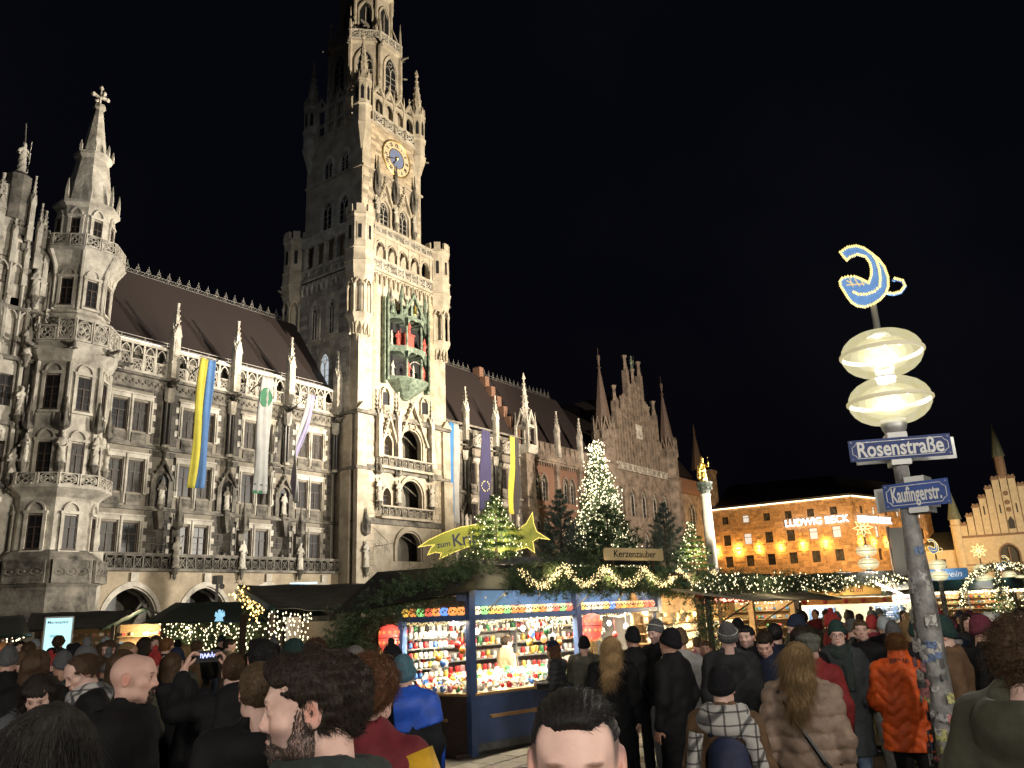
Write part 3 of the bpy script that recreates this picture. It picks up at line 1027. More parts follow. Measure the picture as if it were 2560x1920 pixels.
# blind tracery shafts and pinnacles of the left gable
for i in range(9):
    x = 16.6+i*1.0;top = 31.5-abs(x-20.8)*1.55
    if top < 21: top = 21
    b = MB();b.tube([(x,60.1,20.6),(x,60.1,top)],.13,5);b.build('gable_shaft',STONE,hall)
    o = mobj('pinnacle',PIN,hall,(x,60.1,top-1.2));o.scale = (.5,.5,.62)
    for z in (21.5,25.0,28.0):
        if z+2.6 < top: b = MB();arch_band(b,x+.5,.34,z+1.9,z+2.5,.1,60.05,60.3,None,n=4);b.build('blind_arch',STONE,hall)
for x,z in ((24.9,25.5),(24.2,27.5),(23.5,29.5),(25.5,23.5)):
    o = mobj('pinnacle',PIN,hall,(x,60.0,z));o.scale = (.55,.55,.8)
for z in (12.2,16.8,21.4):
    for dx in (-.75,.75):
        b = MB();b.tube([(23.45+dx,60.1,z),(23.45+dx,60.1,z+3.4)],.16,6);b.sphere((23.45+dx,60.05,z+3.5),.26,6,4);b.build('gable_shaft',STONE,hall)

# ================================================================== clock tower
tow = empty('clock_tower',label='tall floodlit neo-Gothic stone clock tower with green copper carillon',cat='tower')
X0,X1,Y0,Y1 = 53.9,67.4,57.0,68.6
XC = 60.6
CREAM = mat('tower_stone',(0.54,0.475,0.375),0.85,col2=(0.29,0.25,0.19),scale=0.7,bump=0.015,bscale=5,detail=7)
BRICKY = mat('tower_ashlar',(0.43,0.345,0.24),0.85,var=0.16,scale=1.2,bump=0.012,bscale=7,objrand=0.2)
BRICKYT = mat('tower_ashlar_tinted',(0.43,0.345,0.24),0.85,var=0.16,scale=1.2,bump=0.012,bscale=7,attr='tint')
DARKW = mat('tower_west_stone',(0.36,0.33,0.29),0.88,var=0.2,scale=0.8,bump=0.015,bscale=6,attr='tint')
# lower body
b = MB()
ops = [(59.75,63.45,17.1,21.0),(57.45,58.65,17.1,19.6),(59.75,63.55,12.0,15.6),(57.3,58.5,12.0,14.2),(59.2,63.3,6.9,10.2),(57.0,64.2,25.6,34.2)]
wall_open(b,X0,X1,0,37.2,Y0,Y0+.8,ops)
for xc,hw,zs,za in ((61.6,1.85,19.0,20.9),(61.65,1.9,13.6,15.5),(61.25,2.05,8.2,10.1)):
    spandrel(b,xc,hw,zs,za,za+.1,Y0,Y0+.8)
for xc,hw,zs,za in ((58.05,.6,18.6,19.5),(57.9,.6,13.2,14.1)):
    spandrel(b,xc,hw,zs,za,za+.1,Y0,Y0+.8)
b.box(X0,X0+.8,Y0+.8,Y1,0,37.2);b.box(X1-.8,X1,Y0+.8,Y1,0,37.2);b.box(X0+.8,X1-.8,Y1-.5,Y1,0,37.2)
b.build('wall',CREAM,tow)
MB().box(X0+.8,X1-.8,Y0+2.6,Y0+2.8,0,24).build('inner_wall',STONE_D,tow)
block_ops = [(56.3,64.6,5.5,24.8),(56.4,64.7,23.5,36.2),(X0-1,X0+2.0,20,40),(X1-1.9,X1+1,20,40)]
bud = [300]
ashlar(tow,X0+.4,X1-.4,21.4,36.6,Y0,block_ops,BRICKY,BRICKYT,.5,1.0,.05,bud)
ashlar(tow,X0+.1,X1-.1,0.2,21.0,Y0,[(56.3,64.6,5.5,24.8)],BLOCK_L,BLOCK_LT,.62,1.1,.05)
# west face courses (local x runs south)
wops = [(-64.9,-62.6,29.9,34.6),(-62.1,-59.9,29.9,34.8),(-63.2,-60.6,24.2,28.9)]
def wloc(y): return -y
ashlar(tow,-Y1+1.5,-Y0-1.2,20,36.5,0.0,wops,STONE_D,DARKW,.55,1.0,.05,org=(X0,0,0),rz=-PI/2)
for yc,z0,zs,za,wd,gl in ((63.7,30.3,33.2,34.3,.9,None),(61.0,30.4,33.4,34.5,.9,None),(61.9,24.6,27.2,28.5,1.5,GLASS_L)):
    lancet(tow,X0-.13,yc,z0,wd,zs,za,-PI/2,gl)
    q = MB();arch_band(q,0,wd/2,zs-z0,za-z0,.42,-.12,.06,0);q.box(-wd/2-.5,wd/2+.5,-.2,.06,-.25,0)
    o = q.build('window_surround',STONE,tow,loc=(X0,yc,z0),rz=-PI/2)
# ledges, buttresses
b = MB()
for z,d in ((10.4,.35),(15.6,.30),(21.2,.40)):
    b.box(X0-d,X1+d,Y0-d,Y0-.004,z,z+.28);b.box(X0-d,X0-.004,Y0-.004,Y1,z,z+.28);b.box(X1+.004,X1+d,Y0-.004,Y1,z,z+.28)
    b.prism([(X0-d*.6,z+.28),(X1+d*.6,z+.28),(X1+.02,z+.6),(X0-.02,z+.6)],Y0-d*.6,Y0-.006)
b.build('string_course',STONE_D,tow)
for x in (X0+.35,X1-.35):
    b = MB();b.box(x-.75,x+.75,Y0-.55,Y0-.01,0,15.5);b.box(x-.6,x+.6,Y0-.35,Y0-.01,15.9,21.1)
    b.prism([(x-.8,21.5),(x+.8,21.5),(x,22.4)],Y0-.5,Y0-.01)
    b.build('buttress',CREAM,tow)
for y in (Y0+.5,):
    b = MB();b.box(X0-.5,X0-.01,y,y+1.3,0,15.5);b.box(X0-.32,X0-.01,y+.1,y+1.2,15.9,21.1)
    b.build('buttress',CREAM,tow)
# entrance side: arches, balconies, gables
for xc,hw,zs,za,z0,t_ in ((61.6,1.7,19.0,20.75,17.1,.3),(61.65,1.75,13.6,15.35,12.0,.3),(61.25,1.9,8.2,9.95,6.9,.35)):
    b = MB();arch_band(b,xc,hw,zs,za,t_,Y0-.22,Y0+.1,z0);arch_band(b,xc,hw-.16,zs,za-.2,.14,Y0-.05,Y0+.4,z0)
    b.build('arch',CREAM,tow)
VAULT = mat('vault_plaster',(0.30,0.28,0.25),0.9,var=0.15,scale=1)
for z0,z1 in ((17.1,20.6),(12.0,15.3),(6.9,9.9)):
    b = MB();b.box(59.6,63.7,Y0+2.2,Y0+2.3,z0,z1);b.box(59.0,64.0,Y0+.8,Y0+2.3,z0-.15,z0-.05)
    for sg in (-1,1): b.tube([(61.6+sg*1.8,Y0+.9,z0+1.8),(61.6+sg*1.0,Y0+1.6,z1-.5),(61.6,Y0+2.1,z1)],.09,5)
    b.build('loggia_back',VAULT if z0 < 17 else STONE_D,tow)
for xc,z0,zs,za in ((58.05,17.1,18.6,19.5),(57.9,12.0,13.2,14.1)):
    window(tow,xc,Y0+.3,z0,1.0,1.4,GLASS_D)
    b = MB();arch_band(b,xc,.58,zs,za,.2,Y0-.18,Y0+.1,z0);b.build('window_surround',CREAM,tow)
b = MB();b.box(58.6,59.5,Y0+.2,Y0+.3,6.9,9.0);b.build('niche_back',BLACK,tow)
for z in (16.05,11.05):
    panels(tow,TRACERY2,56.7,64.1,8,Y0-.75,z+.12,.95)
    b = MB();b.box(56.5,64.3,Y0-.85,Y0-.02,z-.12,z+.12);b.box(56.5,64.3,Y0-.8,Y0-.6,z+1.06,z+1.18)
    b.build('balcony',CREAM,tow)
# crocketed gables over the loggia
def gable(parent,xc,hw,z0,za,y,name='gable'):
    b = MB()
    for sg in (-1,1):
        b.prism([(xc+sg*(hw+.12),z0),(xc+sg*(hw-.18),z0),(xc,za-.45),(xc,za)],y-.32,y+.02)
        for q in range(7):
            f_ = (q+.5)/7
            b.sphere((xc+sg*(hw+.1)*(1-f_),y-.16,z0+(za-z0)*f_+.12),.13,5,4)
    b.tube([(xc,y-.15,za-.2),(xc,y-.15,za+.8)],.06,5);b.sphere((xc,y-.15,za+.45),.17,6,4);b.sphere((xc,y-.15,za+.85),.1,6,4)
    b.ring((xc,y-.12,z0+(za-z0)*.42),hw*.2,.07,10,4)
    b.build(name,CREAM,parent)
gable(tow,61.6,2.3,18.9,23.6,Y0-.2)
gable(tow,58.05,1.1,18.6,21.6,Y0-.2)
for x,z in ((56.5,17.0),(59.25,17.2),(64.4,17.2)):
    o = mobj('pinnacle',PIN,tow,(x,Y0-.45,z));o.scale = (.75,.75,1.05)
for x in (56.5,59.25,64.3):
    for z in (12.0,16.4-2.2):
        pass
    o = mobj('statue',STAT[int(x) % 3],tow,(x,Y0-.5,12.6));o.scale = (1.2,1.2,1.25)
    mobj('console',CONSOLE,tow,(x,Y0-.5,12.6));mobj('canopy',CANOPY,tow,(x,Y0-.5,15.3)).scale = (.9,.9,.8)
o = mobj('statue',STAT[0],tow,(X0+.6,Y0-.8,6.2));o.scale = (1.2,1.2,1.3)
mobj('canopy',CANOPY,tow,(X0+.6,Y0-.75,9.2));mobj('console',CONSOLE,tow,(X0+.6,Y0-.8,6.2))
b = MB()
b.tube([(56.2,Y0-.1,10.0),(57.0,Y0-1.2,8.6),(56.4,Y0-1.3,7.6)],.03,4);b.tube([(56.2,Y0-.1,8.2),(57.6,Y0-1.4,8.5)],.03,4)
for q in range(5): b.ring((56.4+.2*q,Y0-.5-.15*q,8.6-.2*q),.16,.02,8,4)
b.build('sign_bracket',IRON,tow)
for x in (57.6,63.55):
    b = MB();arch_band(b,x,.5,23.6,24.4,.14,Y0-.3,Y0+.02,22.5);b.lathe([(.1,21.9),(.55,22.3),(.6,22.5),(.5,22.55)],8,(x,Y0-.05));b.build('niche',CREAM,tow)
    mobj('niche_back',MB().box(x-.5,x+.5,Y0-.09,Y0-.055,22.5,24.0).mesh('niche_back',BLACK),tow)
# corner turrets with colonnettes
def corner_turret(cx,cy,west):
    b = MB()
    b.lathe([(.08,26.4),(.35,27.4),(.5,28.6),(.62,29.4),(1.30,31.0),(1.55,31.35),(1.55,31.6),(1.0,31.65)],8,(cx,cy),PI/8)
    b.lathe([(.95,31.6),(.95,35.3)],8,(cx,cy),PI/8)
    b.lathe([(1.0,35.0),(1.35,35.3),(1.55,36.0),(1.65,37.1),(1.75,37.3),(1.62,37.4),(1.55,38.7),(1.7,38.8),(1.5,38.9),(1.5,42.3),(1.68,42.6),(1.6,42.7),(1.55,42.95)],8,(cx,cy),PI/8)
    for k in range(8):
        a = 2*PI*k/8
        M = Matrix.Translation((cx,cy,0)) @ Matrix.Rotation(a,4,'Z')
        b.box(-.38,.38,-1.56,-1.25,42.9,43.75,M)
    b.build('corner_turret',CREAM,tow)
    for k in range(8):
        a = 2*PI*k/8+PI/8
        if math.cos(a-math.radians(230)) < -.2: continue
        q = MB();q.lathe([(.19,31.6),(.13,31.85),(.12,34.3),(.2,34.6),(.22,34.7)],7,(cx+1.32*math.cos(a),cy+1.32*math.sin(a)))
        q.build('colonnette',CREAM,tow,smooth=True)
    for k in range(8):
        a = 2*PI*k/8
        if math.cos(a-math.radians(240)) < -.1: continue
        M = Matrix.Translation((cx,cy,0)) @ Matrix.Rotation(a+PI/2,4,'Z')
        q = MB();arch_band(q,0,.3,34.7,35.2,.16,-1.40,-1.2,None,M,4);spandrel(q,0,.3,34.7,35.2,35.35,-1.38,-1.22,M,4)
        q.build('turret_arch',CREAM,tow);q = MB();arch_band(q,0,.22,30.2,30.75,.1,-1.12,-.9,29.4,M,4);q.build('corbel_arch',CREAM,tow)
        MB().box(-.3,.3,-1.44,-1.38,39.6,41.6,M).build('turret_slit_frame',CREAM,tow)
        mobj('turret_slit',MB().box(-.18,.18,-1.46,-1.445,39.8,41.4,M).mesh('turret_slit',BLACK),tow)
corner_turret(54.35,57.45,True);corner_turret(66.65,57.45,False);corner_turret(54.35,67.6,True);corner_turret(66.65,67.6,False)
for x,y,r in ((67.9,57.4,PI/2),(55.0,58.2,-PI/2),(53.0,67.6,-PI/2)):
    mobj('gargoyle',GARG,tow,(x,y,36.6 if x > 60 else 36.2),r)
# arcaded gallery
b = MB();bb_ = MB()
b.box(X0-.2,X1+.2,Y0-.25,Y1,37.2,37.45);b.box(X0-.15,X1+.15,Y0-.2,Y0+.1,38.6,38.8)
n = 5;a0,a1 = 56.0,65.0;wd = (a1-a0)/n
for i in range(n+1): b.box(a0+wd*i-.18,a0+wd*i+.18,Y0-.12,Y0+.3,38.8,42.0)
for i in range(n):
    xc = a0+wd*(i+.5);arch_band(b,xc,wd/2-.3,40.0,40.8,.14,Y0-.1,Y0+.25,None,n=5);spandrel(b,xc,wd/2-.18,40.2,41.0,41.4,Y0-.05,Y0+.2)
b.box(55.6,65.4,Y0-.2,Y0+.35,41.4,41.7);b.box(55.6,65.4,Y0-.22,Y0+.1,42.55,42.75)
b.build('gallery_arcade',CREAM,tow)
panels(tow,TRACERY,55.9,65.1,8,Y0-.15,37.45,1.15);panels(tow,TRACERY,55.9,65.1,10,Y0-.15,41.7,.85)
b = MB()
for i in range(14):
    xc = 55.8+i*.70
    if xc > 65.3: break
    arch_band(b,xc,.2,36.5,36.85,.13,Y0-.28,Y0,None,n=4);b.lathe([(.04,35.7),(.12,36.0),(.14,36.5)],6,(xc+.35,Y0-.14))
b.build('corbel_table',CREAM,tow)
# same on the dark west side
b = MB();b.box(X0-.25,X0+.1,Y0+1.5,Y1-1.3,37.2,37.45);b.box(X0-.15,X0+.15,Y0+1.5,Y1-1.3,38.6,38.8);b.box(X0-.15,X0+.15,Y0+1.5,Y1-1.3,41.4,42.7)
for i in range(5): b.box(X0-.12,X0+.3,59.0+i*1.65-.18,59.0+i*1.65+.18,38.8,41.4)
b.build('gallery_arcade',STONE,tow)
panels(tow,TRACERY,-66.2,-58.8,6,-.15,37.45,1.15,-PI/2,(X0,0))
b = MB()
for i in range(10):
    M = Matrix.Translation((X0,59.2+i*.78,0)) @ Matrix.Rotation(-PI/2,4,'Z')
    arch_band(b,0,.2,36.5,36.85,.13,-.28,0,None,M,4);b.lathe([(.04,35.7),(.12,36.0),(.14,36.5)],6,(X0-.14,59.2+i*.78+.39))
b.build('corbel_table',STONE,tow)
b = MB();b.box(X0+.1,X1-.1,Y0+.4,Y1-.2,37.3,37.5);b.build('gallery_floor',STONE_D,tow)

# ---- upper body with the clock
UX0,UX1,UY0,UY1 = 55.4,65.0,58.4,67.7
b = MB()
ops = [(58.1,59.65,43.6,47.1),(61.2,62.75,43.6,47.1)]
wall_open(b,UX0,UX1,37.4,56.4,UY0,UY0+.7,ops)
for xc in (58.88,61.98): spandrel(b,xc,.78,45.8,47.0,47.1,UY0,UY0+.7)
b.box(UX0,UX0+.7,UY0+.7,UY1,37.4,56.4);b.box(UX1-.7,UX1,UY0+.7,UY1,37.4,56.4);b.box(UX0+.7,UX1-.7,UY1-.4,UY1,37.4,56.4)
b.build('upper_wall',CREAM,tow)
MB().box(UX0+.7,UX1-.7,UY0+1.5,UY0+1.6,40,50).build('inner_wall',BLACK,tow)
ashlar(tow,UX0+.1,UX1-.1,42.9,50.0,UY0,[(57.5,63.4,42.5,48.4)],BLOCK_L,BLOCK_LT,.55,1.0,.05)
ashlar(tow,UX0+1.3,UX1-1.3,50.5,56.2,UY0,[],BRICKY,BRICKYT,.38,.9,.04)
for x in (58.88,61.98):
    lancet(tow,x,UY0+.12,43.6,1.55,45.8,47.0)
    b = MB();arch_band(b,x,.8,45.8,47.0,.28,UY0-.15,UY0+.1,43.5);b.box(x-1.1,x+1.1,UY0-.22,UY0,43.2,43.5)
    b.build('window_surround',CREAM,tow)
    gable(tow,x,1.1,46.5,49.4,UY0-.05)
for x in (57.45,60.42,63.5):
    o = mobj('statue',STAT[int(x) % 3],tow,(x,UY0-.4,44.6));o.scale = (1.1,1.1,1.15)
    mobj('console',CONSOLE,tow,(x,UY0-.4,44.6));o = mobj('canopy',CANOPY,tow,(x,UY0-.4,47.2));o.scale = (.9,.9,1.9)
b = MB()
z = 50.0
b.box(UX0-.2,UX1+.2,UY0-.22,UY0-.004,z,z+.25);b.box(UX0-.22,UX0-.004,UY0-.22,UY1,z,z+.25)
b.build('string_course',CREAM,tow);b = MB()
b.box(UX0-.15,UX1+.15,UY0-.18,UY0-.004,56.0,56.3);b.box(UX0-.18,UX0-.004,UY0-.18,UY1,56.0,56.3)
x = UX0+1.4
while x < UX1-1.2:
    b.sphere((x,UY0-.12,56.15),.12,5,4);x += .4
b.build('string_course',CREAM,tow)
# west face windows of the upper body
for yc,z0,zs,za,wd in ((63.8,50.3,52.0,52.9,1.3),(61.1,50.4,52.0,52.9,1.3),(63.8,43.6,46.2,47.3,1.5),(61.1,43.6,46.2,47.3,1.5)):
    lancet(tow,UX0-.13,yc,z0,wd,zs,za,-PI/2)
    q = MB();arch_band(q,0,wd/2,zs-z0,za-z0,.4,-.12,.05,0);q.build('window_surround',STONE,tow,loc=(UX0,yc,z0),rz=-PI/2)
# clock
ck = empty('clock',(60.7,UY0-.03,53.2));ck.parent = tow
def disc(mb,r0,r1,y0,y1,n=48):
    V = [];F = []
    for rr in (r0,r1):
        for yy in (y0,y1):
            for k in range(n):
                a = 2*PI*k/n
                V.append((rr*math.cos(a),yy,rr*math.sin(a)))
    for k in range(n):
        k2 = (k+1) % n
        F += [(k,k2,2*n+k2,2*n+k),(2*n+k,2*n+k2,3*n+k2,3*n+k),(n+k,k,2*n+k,3*n+k),]
    mb.add(V,F)
FACE = mat('clock_cream',(0.62,0.52,0.34),0.6,var=0.08,scale=3)
b = MB();disc(b,1.22,2.2,-.10,.0);b.build('dial_ring',FACE,ck)
b = MB();disc(b,0.0,1.22,-.085,.0);b.build('dial_centre',mat('clock_blue',(0.16,0.20,0.34),0.6,var=0.1,scale=2),ck)
b = MB();b.ring((0,-.1,0),2.24,.10,48,5);b.ring((0,-.12,0),1.22,.05,40,4);b.build('dial_rim',mat('clock_gilt',(0.45,0.30,0.10),0.4,metal=0.7),ck)
DK = mat('numeral_dark',(0.03,0.025,0.02),0.6)
for i,nm in enumerate(['XII','I','II','III','IIII','V','VI','VII','VIII','IX','X','XI']):
    a = PI/2-i*PI/6
    o = text_mesh('numeral',nm,.62,DK,.012,.015,parent=ck,loc=(1.70*math.cos(a),-.115,1.70*math.sin(a)),rot=(PI/2,0,0))
    o.rotation_euler = (PI/2,-(a-PI/2),0)
    o.scale = (.72,1.05,1)
for k in range(12):
    a = PI/12+k*PI/6
    MB().sphere((1.7*math.cos(a),-.11,1.7*math.sin(a)),.05,5,3).build('hour_dot',DK,ck)
def hand(l,w_,ang,y):
    b = MB();M = Matrix.Rotation(ang,4,'Y')
    b.prism([(-w_,-.35),(w_,-.35),(w_*.8,l*.6),(w_*2.2,l*.72),(0,l),(-w_*2.2,l*.72),(-w_*.8,l*.6)],y-.03,y,M)
    return b
# six minutes to two... hands as in the picture: short hand low left, long hand to upper right
hand(1.15,.06,math.radians(212),-.16).build('hour_hand',DK,ck)
hand(1.85,.05,math.radians(252),-.20).build('minute_hand',DK,ck)
b = MB();b.sphere((0,-.2,0),.22,8,5);b.build('hub',GOLD,ck)
# gallery with gablets above the clock
n = 4;a0,a1 = 57.0,63.9;wd = (a1-a0)/n
b = MB()
b.box(UX0,UX1,UY0-.1,UY0+.3,56.35,56.5)
for i in range(n+1):
    b.box(a0+wd*i-.17,a0+wd*i+.17,UY0-.1,UY0+.3,56.5,60.4);b.lathe([(.13,60.3),(.1,61.4),(.02,62.4)],4,(a0+wd*i,UY0+.05),PI/4)
for i in range(n):
    xc = a0+wd*(i+.5);spandrel(b,xc,wd/2-.17,59.0,59.95,60.4,UY0,UY0+.22);arch_band(b,xc,wd/2-.28,59.0,59.85,.12,UY0-.08,UY0+.05,57.9,n=5)
b.box(a0,a1,UY0-.12,UY0+.2,57.75,57.9)
b.build('gallery_arcade',CREAM,tow)
for i in range(n): gable(tow,a0+wd*(i+.5),wd/2-.05,60.2,61.7,UY0+.1)
panels(tow,TRACERY,a0,a1,4,UY0-.1,56.5,1.25)
b = MB()
for i in range(5):
    y = 59.8+i*1.6;b.box(UX0-.1,UX0+.3,y-.17,y+.17,56.4,60.4);b.lathe([(.13,60.3),(.1,61.4),(.02,62.4)],4,(UX0+.1,y),PI/4)
b.box(UX0-.12,UX0+.2,59.4,66.5,57.75,57.9);b.box(UX0-.05,UX0+.2,59.4,66.5,59.9,60.4)
b.build('gallery_arcade',STONE,tow)
for i in range(4):
    q = MB();M = Matrix.Translation((UX0,60.6+i*1.6,0)) @ Matrix.Rotation(-PI/2,4,'Z')
    for sg in (-1,1): q.prism([(sg*.85,60.2),(sg*.6,60.2),(0,61.4),(0,61.7)],-.15,.1,M)
    q.build('gable',STONE,tow)
def spire_turret(cx,cy,m):
    b = MB()
    b.lathe([(.10,51.6),(.4,52.6),(.85,54.2),(1.1,55.0),(1.15,55.2),(1.0,55.3),(1.0,57.4),(1.18,57.6),(1.0,57.75),(1.0,60.6),(1.15,60.8),(.9,60.9)],8,(cx,cy),PI/8)
    b.lathe([(.82,60.8),(.10,66.8),(.25,66.95),(.05,67.9)],8,(cx,cy),PI/8)
    for k in range(8):
        a = PI/8+k*PI/4
        for q in range(6):
            f_ = (q+.5)/6;r = .82*(1-f_)+.12*f_
            b.sphere((cx+r*1.08*math.cos(a),cy+r*1.08*math.sin(a),60.9+5.8*f_),.10,4,3)
        M = Matrix.Translation((cx,cy,0)) @ Matrix.Rotation(k*PI/4,4,'Z')
        b.prism([(-.4,60.5),(.4,60.5),(0,62.2)],-1.0,-.8,M)
        b.lathe([(.07,60.5),(.07,61.3),(.01,62.0)],4,(cx+1.02*math.cos(a),cy+1.02*math.sin(a)))
    b.box(cx-.3,cx+.3,cy-.05,cy+.05,67.3,67.45)
    b.build('spire_turret',m,tow)
    for k in range(8):
        M = Matrix.Translation((cx,cy,0)) @ Matrix.Rotation(k*PI/4,4,'Z')
        q = MB();q.prism([(-.18,58.2),(.18,58.2),(.18,59.7),(0,60.1),(-.18,59.7)],-.945,-.92,M);q.build('turret_slit',BLACK,tow)
spire_turret(55.6,58.7,CREAM);spire_turret(64.75,58.7,CREAM);spire_turret(55.6,67.3,STONE);spire_turret(64.75,67.3,STONE)
for x,y,r,z in ((65.6,58.6,PI/2,55.4),(57,59.5,-PI/2,70.0)): mobj('gargoyle',GARG,tow,(x,y,z),r)
# octagon
OC = (60.3,63.2)
b = MB()
ap = 4.2;R = ap/C8
b.lathe([(R,56.5),(R,68.0),(R+.25,68.3),(R+.25,68.6),(R,68.65)],8,OC,PI/8)
b.lathe([(R*.72,68.6),(R*.72,76.5),(R*.82,77),(R*.3,79),(.2,84)],8,OC,PI/8)
b.build('octagon',CREAM,tow)
for kf in (-3,-2,-1,0,1):
    p,rz = face_frame(OC,ap+.02,kf,62.0)
    pw,_ = face_frame(OC,ap+.14,kf,62.0)
    lancet(tow,pw[0],pw[1],62.0,1.9,65.2,67.2,rz)
    q = MB();arch_band(q,0,.95,3.2,5.2,.28,-.18,.03,0);q.build('window_surround',CREAM,tow,loc=p,rz=rz)
    c0,_ = face_frame(OC,ap+.25,kf,68.6);half = (R+.25)*math.sin(PI/8);R_ = Matrix.Rotation(rz,4,'Z')
    for i in range(3):
        o = mobj('tracery_panel',TRACERY,tow,c0+R_ @ Vector((-half+2*half*i/3,-.05,0)),rz);o.scale = (2*half/3,1,1.3)
    p2,_ = face_frame(OC,ap*.72+.02,kf,70.2)
    q = MB();q.prism([(-.75,0),(.75,0),(.75,3.4),(0,4.8),(-.75,3.4)],-.06,0.0);q.build('louvre_opening',BLACK,tow,loc=p2,rz=rz)
    q = MB();arch_band(q,0,.75,3.4,4.8,.22,-.2,.02,0);q.box(-.05,.05,-.12,-.05,0,4);q.build('window_surround',CREAM,tow,loc=p2,rz=rz)
    a = -PI/2+kf*PI/4+PI/8
    q = MB();q.lathe([(.28,56.5),(.26,69.6),(.32,69.8),(.2,70.0),(.03,73.2)],6,(OC[0]+(R+.05)*math.cos(a),OC[1]+(R+.05)*math.sin(a)))
    q.lathe([(.2,68.6),(.2,76.5)],6,(OC[0]+R*.74*math.cos(a),OC[1]+R*.74*math.sin(a)))
    q.tube([(OC[0]+(R)*math.cos(a),OC[1]+R*math.sin(a),69.8),(OC[0]+R*.74*math.cos(a),OC[1]+R*.74*math.sin(a),73.0)],.13,5)
    q.build('octagon_rib',CREAM,tow)
    mobj('gargoyle',GARG,tow,(OC[0]+(R)*math.cos(a),OC[1]+R*math.sin(a),67.9),a+PI/2)

# ---- carillon in green copper
gl = empty('carillon',(XC,Y0,0));gl.parent = tow
b = MB()
b.box(-3.5,-3.1,-.55,.3,24.9,34.4);b.box(3.1,3.5,-.55,.3,24.9,34.4)
for x in (-1.15,1.15): b.lathe([(.17,25.2),(.14,25.4),(.14,34.2),(.2,34.4)],8,(x,-1.45))
b.lathe([(.14,28.8),(.14,33)],8,(0,-1.6)) if False else None
for x in (-3.2,3.2): b.lathe([(.16,25.2),(.13,25.4),(.13,34.0),(.1,34.2),(.02,36.0)],8,(x,-.75))
b.build('copper_frame',COPPER,gl)
def bay(z0,z1,name,m=COPPER):
    q = MB()
    P = [(-3.3,-.2),(-1.5,-1.75),(1.5,-1.75),(3.3,-.2),(3.3,.6),(-3.3,.6)]
    V = [(x,y,z0) for x,y in P]+[(x,y,z1) for x,y in P];n_ = 6
    q.add(V,[tuple(range(n_-1,-1,-1)),tuple(range(n_,2*n_))]+[(i,(i+1) % n_,(i+1) % n_+n_,i+n_) for i in range(n_)])
    return q.build(name,m,gl)
bay(25.35,25.75,'lower_stage');bay(28.55,29.1,'upper_stage');bay(32.3,32.55,'stage_roof')
b = MB()
b.lathe([(.3,23.6),(.9,24.0),(1.9,24.7),(2.5,25.3),(2.6,25.4)],12,(0,-.1));b.build('copper_bowl',COPPER,gl,smooth=False)
MB().box(-3.1,3.1,.55,.6,25.6,34.3).build('niche_back',BLACK,gl)
b = MB()
for x,y,w_,rz in ((0,-1.7,1.25,0),(-2.4,-.95,1.0,-math.radians(40)),(2.4,-.95,1.0,math.radians(40))):
    M = Matrix.Translation((x,y,0)) @ Matrix.Rotation(rz,4,'Z')
    spandrel(b,0,w_,31.3,32.1,32.35,-.08,.08,M,5);spandrel(b,0,w_,27.7,28.4,28.6,-.08,.08,M,5)
b.build('copper_arcade',COPPER,gl)
b = MB()
for sg in (-1,1):
    b.prism([(sg*1.9,32.6),(sg*1.5,32.6),(0,34.9),(0,35.4)],-1.6,-1.3)
    for q in range(5): b.sphere((sg*1.8*(1-(q+.5)/5),-1.45,32.8+2.6*(q+.5)/5),.14,5,4)
    b.lathe([(.16,32.5),(.14,34.2),(.3,34.4),(.02,35.9)],6,(sg*1.9,-1.4));b.lathe([(.14,32.5),(.12,33.6),(.02,34.9)],6,(sg*3.2,-.6))
b.lathe([(.12,34.8),(.2,35.4),(.05,35.6),(.02,36.6)],6,(0,-1.4));b.box(-.5,.5,-1.5,-1.2,32.6,34.0)
for x in (-2.6,2.6): b.tube([(x-.4,-.9,32.6),(x,-.9,33.7),(x+.4,-.9,32.6)],.09,5)
b.build('copper_crown',COPPER,gl)
b = MB();b.lathe([(.42,33.0),(.34,33.15),(.26,33.7),(.1,33.9)],10,(-1.9,-1.0));b.build('bell',mat('bronze',(0.12,0.10,0.05),.4,metal=.8),gl)
RED = mat('figure_red',(0.45,0.08,0.06),.6,var=.3,scale=6);GRY = mat('figure_grey',(0.4,0.37,0.32),.6,var=.4,scale=6)
b = MB();b.box(-.95,.5,-1.0,.1,29.1,30.7);b.box(-1.0,.55,-1.1,.15,30.7,30.85);b.build('throne_stand',RED,gl)
for x,y,z,m,s_ in ((-.2,-.9,30.8,RED,.75),(-2.6,-.6,29.1,GRY,.9),(-2.0,-1.0,29.1,RED,.9),(2.1,-1.0,29.1,RED,.95),(2.6,-.6,29.1,GRY,.9),(-.7,-1.2,25.75,RED,.95),(1.6,-1.2,25.75,RED,.95),(.3,-1.0,25.75,GRY,.9),(-2.4,-.6,25.75,GRY,.9),(2.5,-.4,25.75,RED,.9),(-3.0,-.4,32.6,COPPER,.8),(-2.6,-.8,32.6,COPPER,.8),(.0,-1.7,33.0,GOLD,.55)):
    o = mobj('figure',STAT[int(x*7) % 3],gl,(x,y,z),rnd.uniform(-.8,.8));o.scale = (s_,s_,s_);set_mat(o,m)
b = MB();b.ring((.45,-1.3,26.6),1.15,.05,14,4,a0=.2,a1=PI-.2);b.build('hoop',GRY,gl)

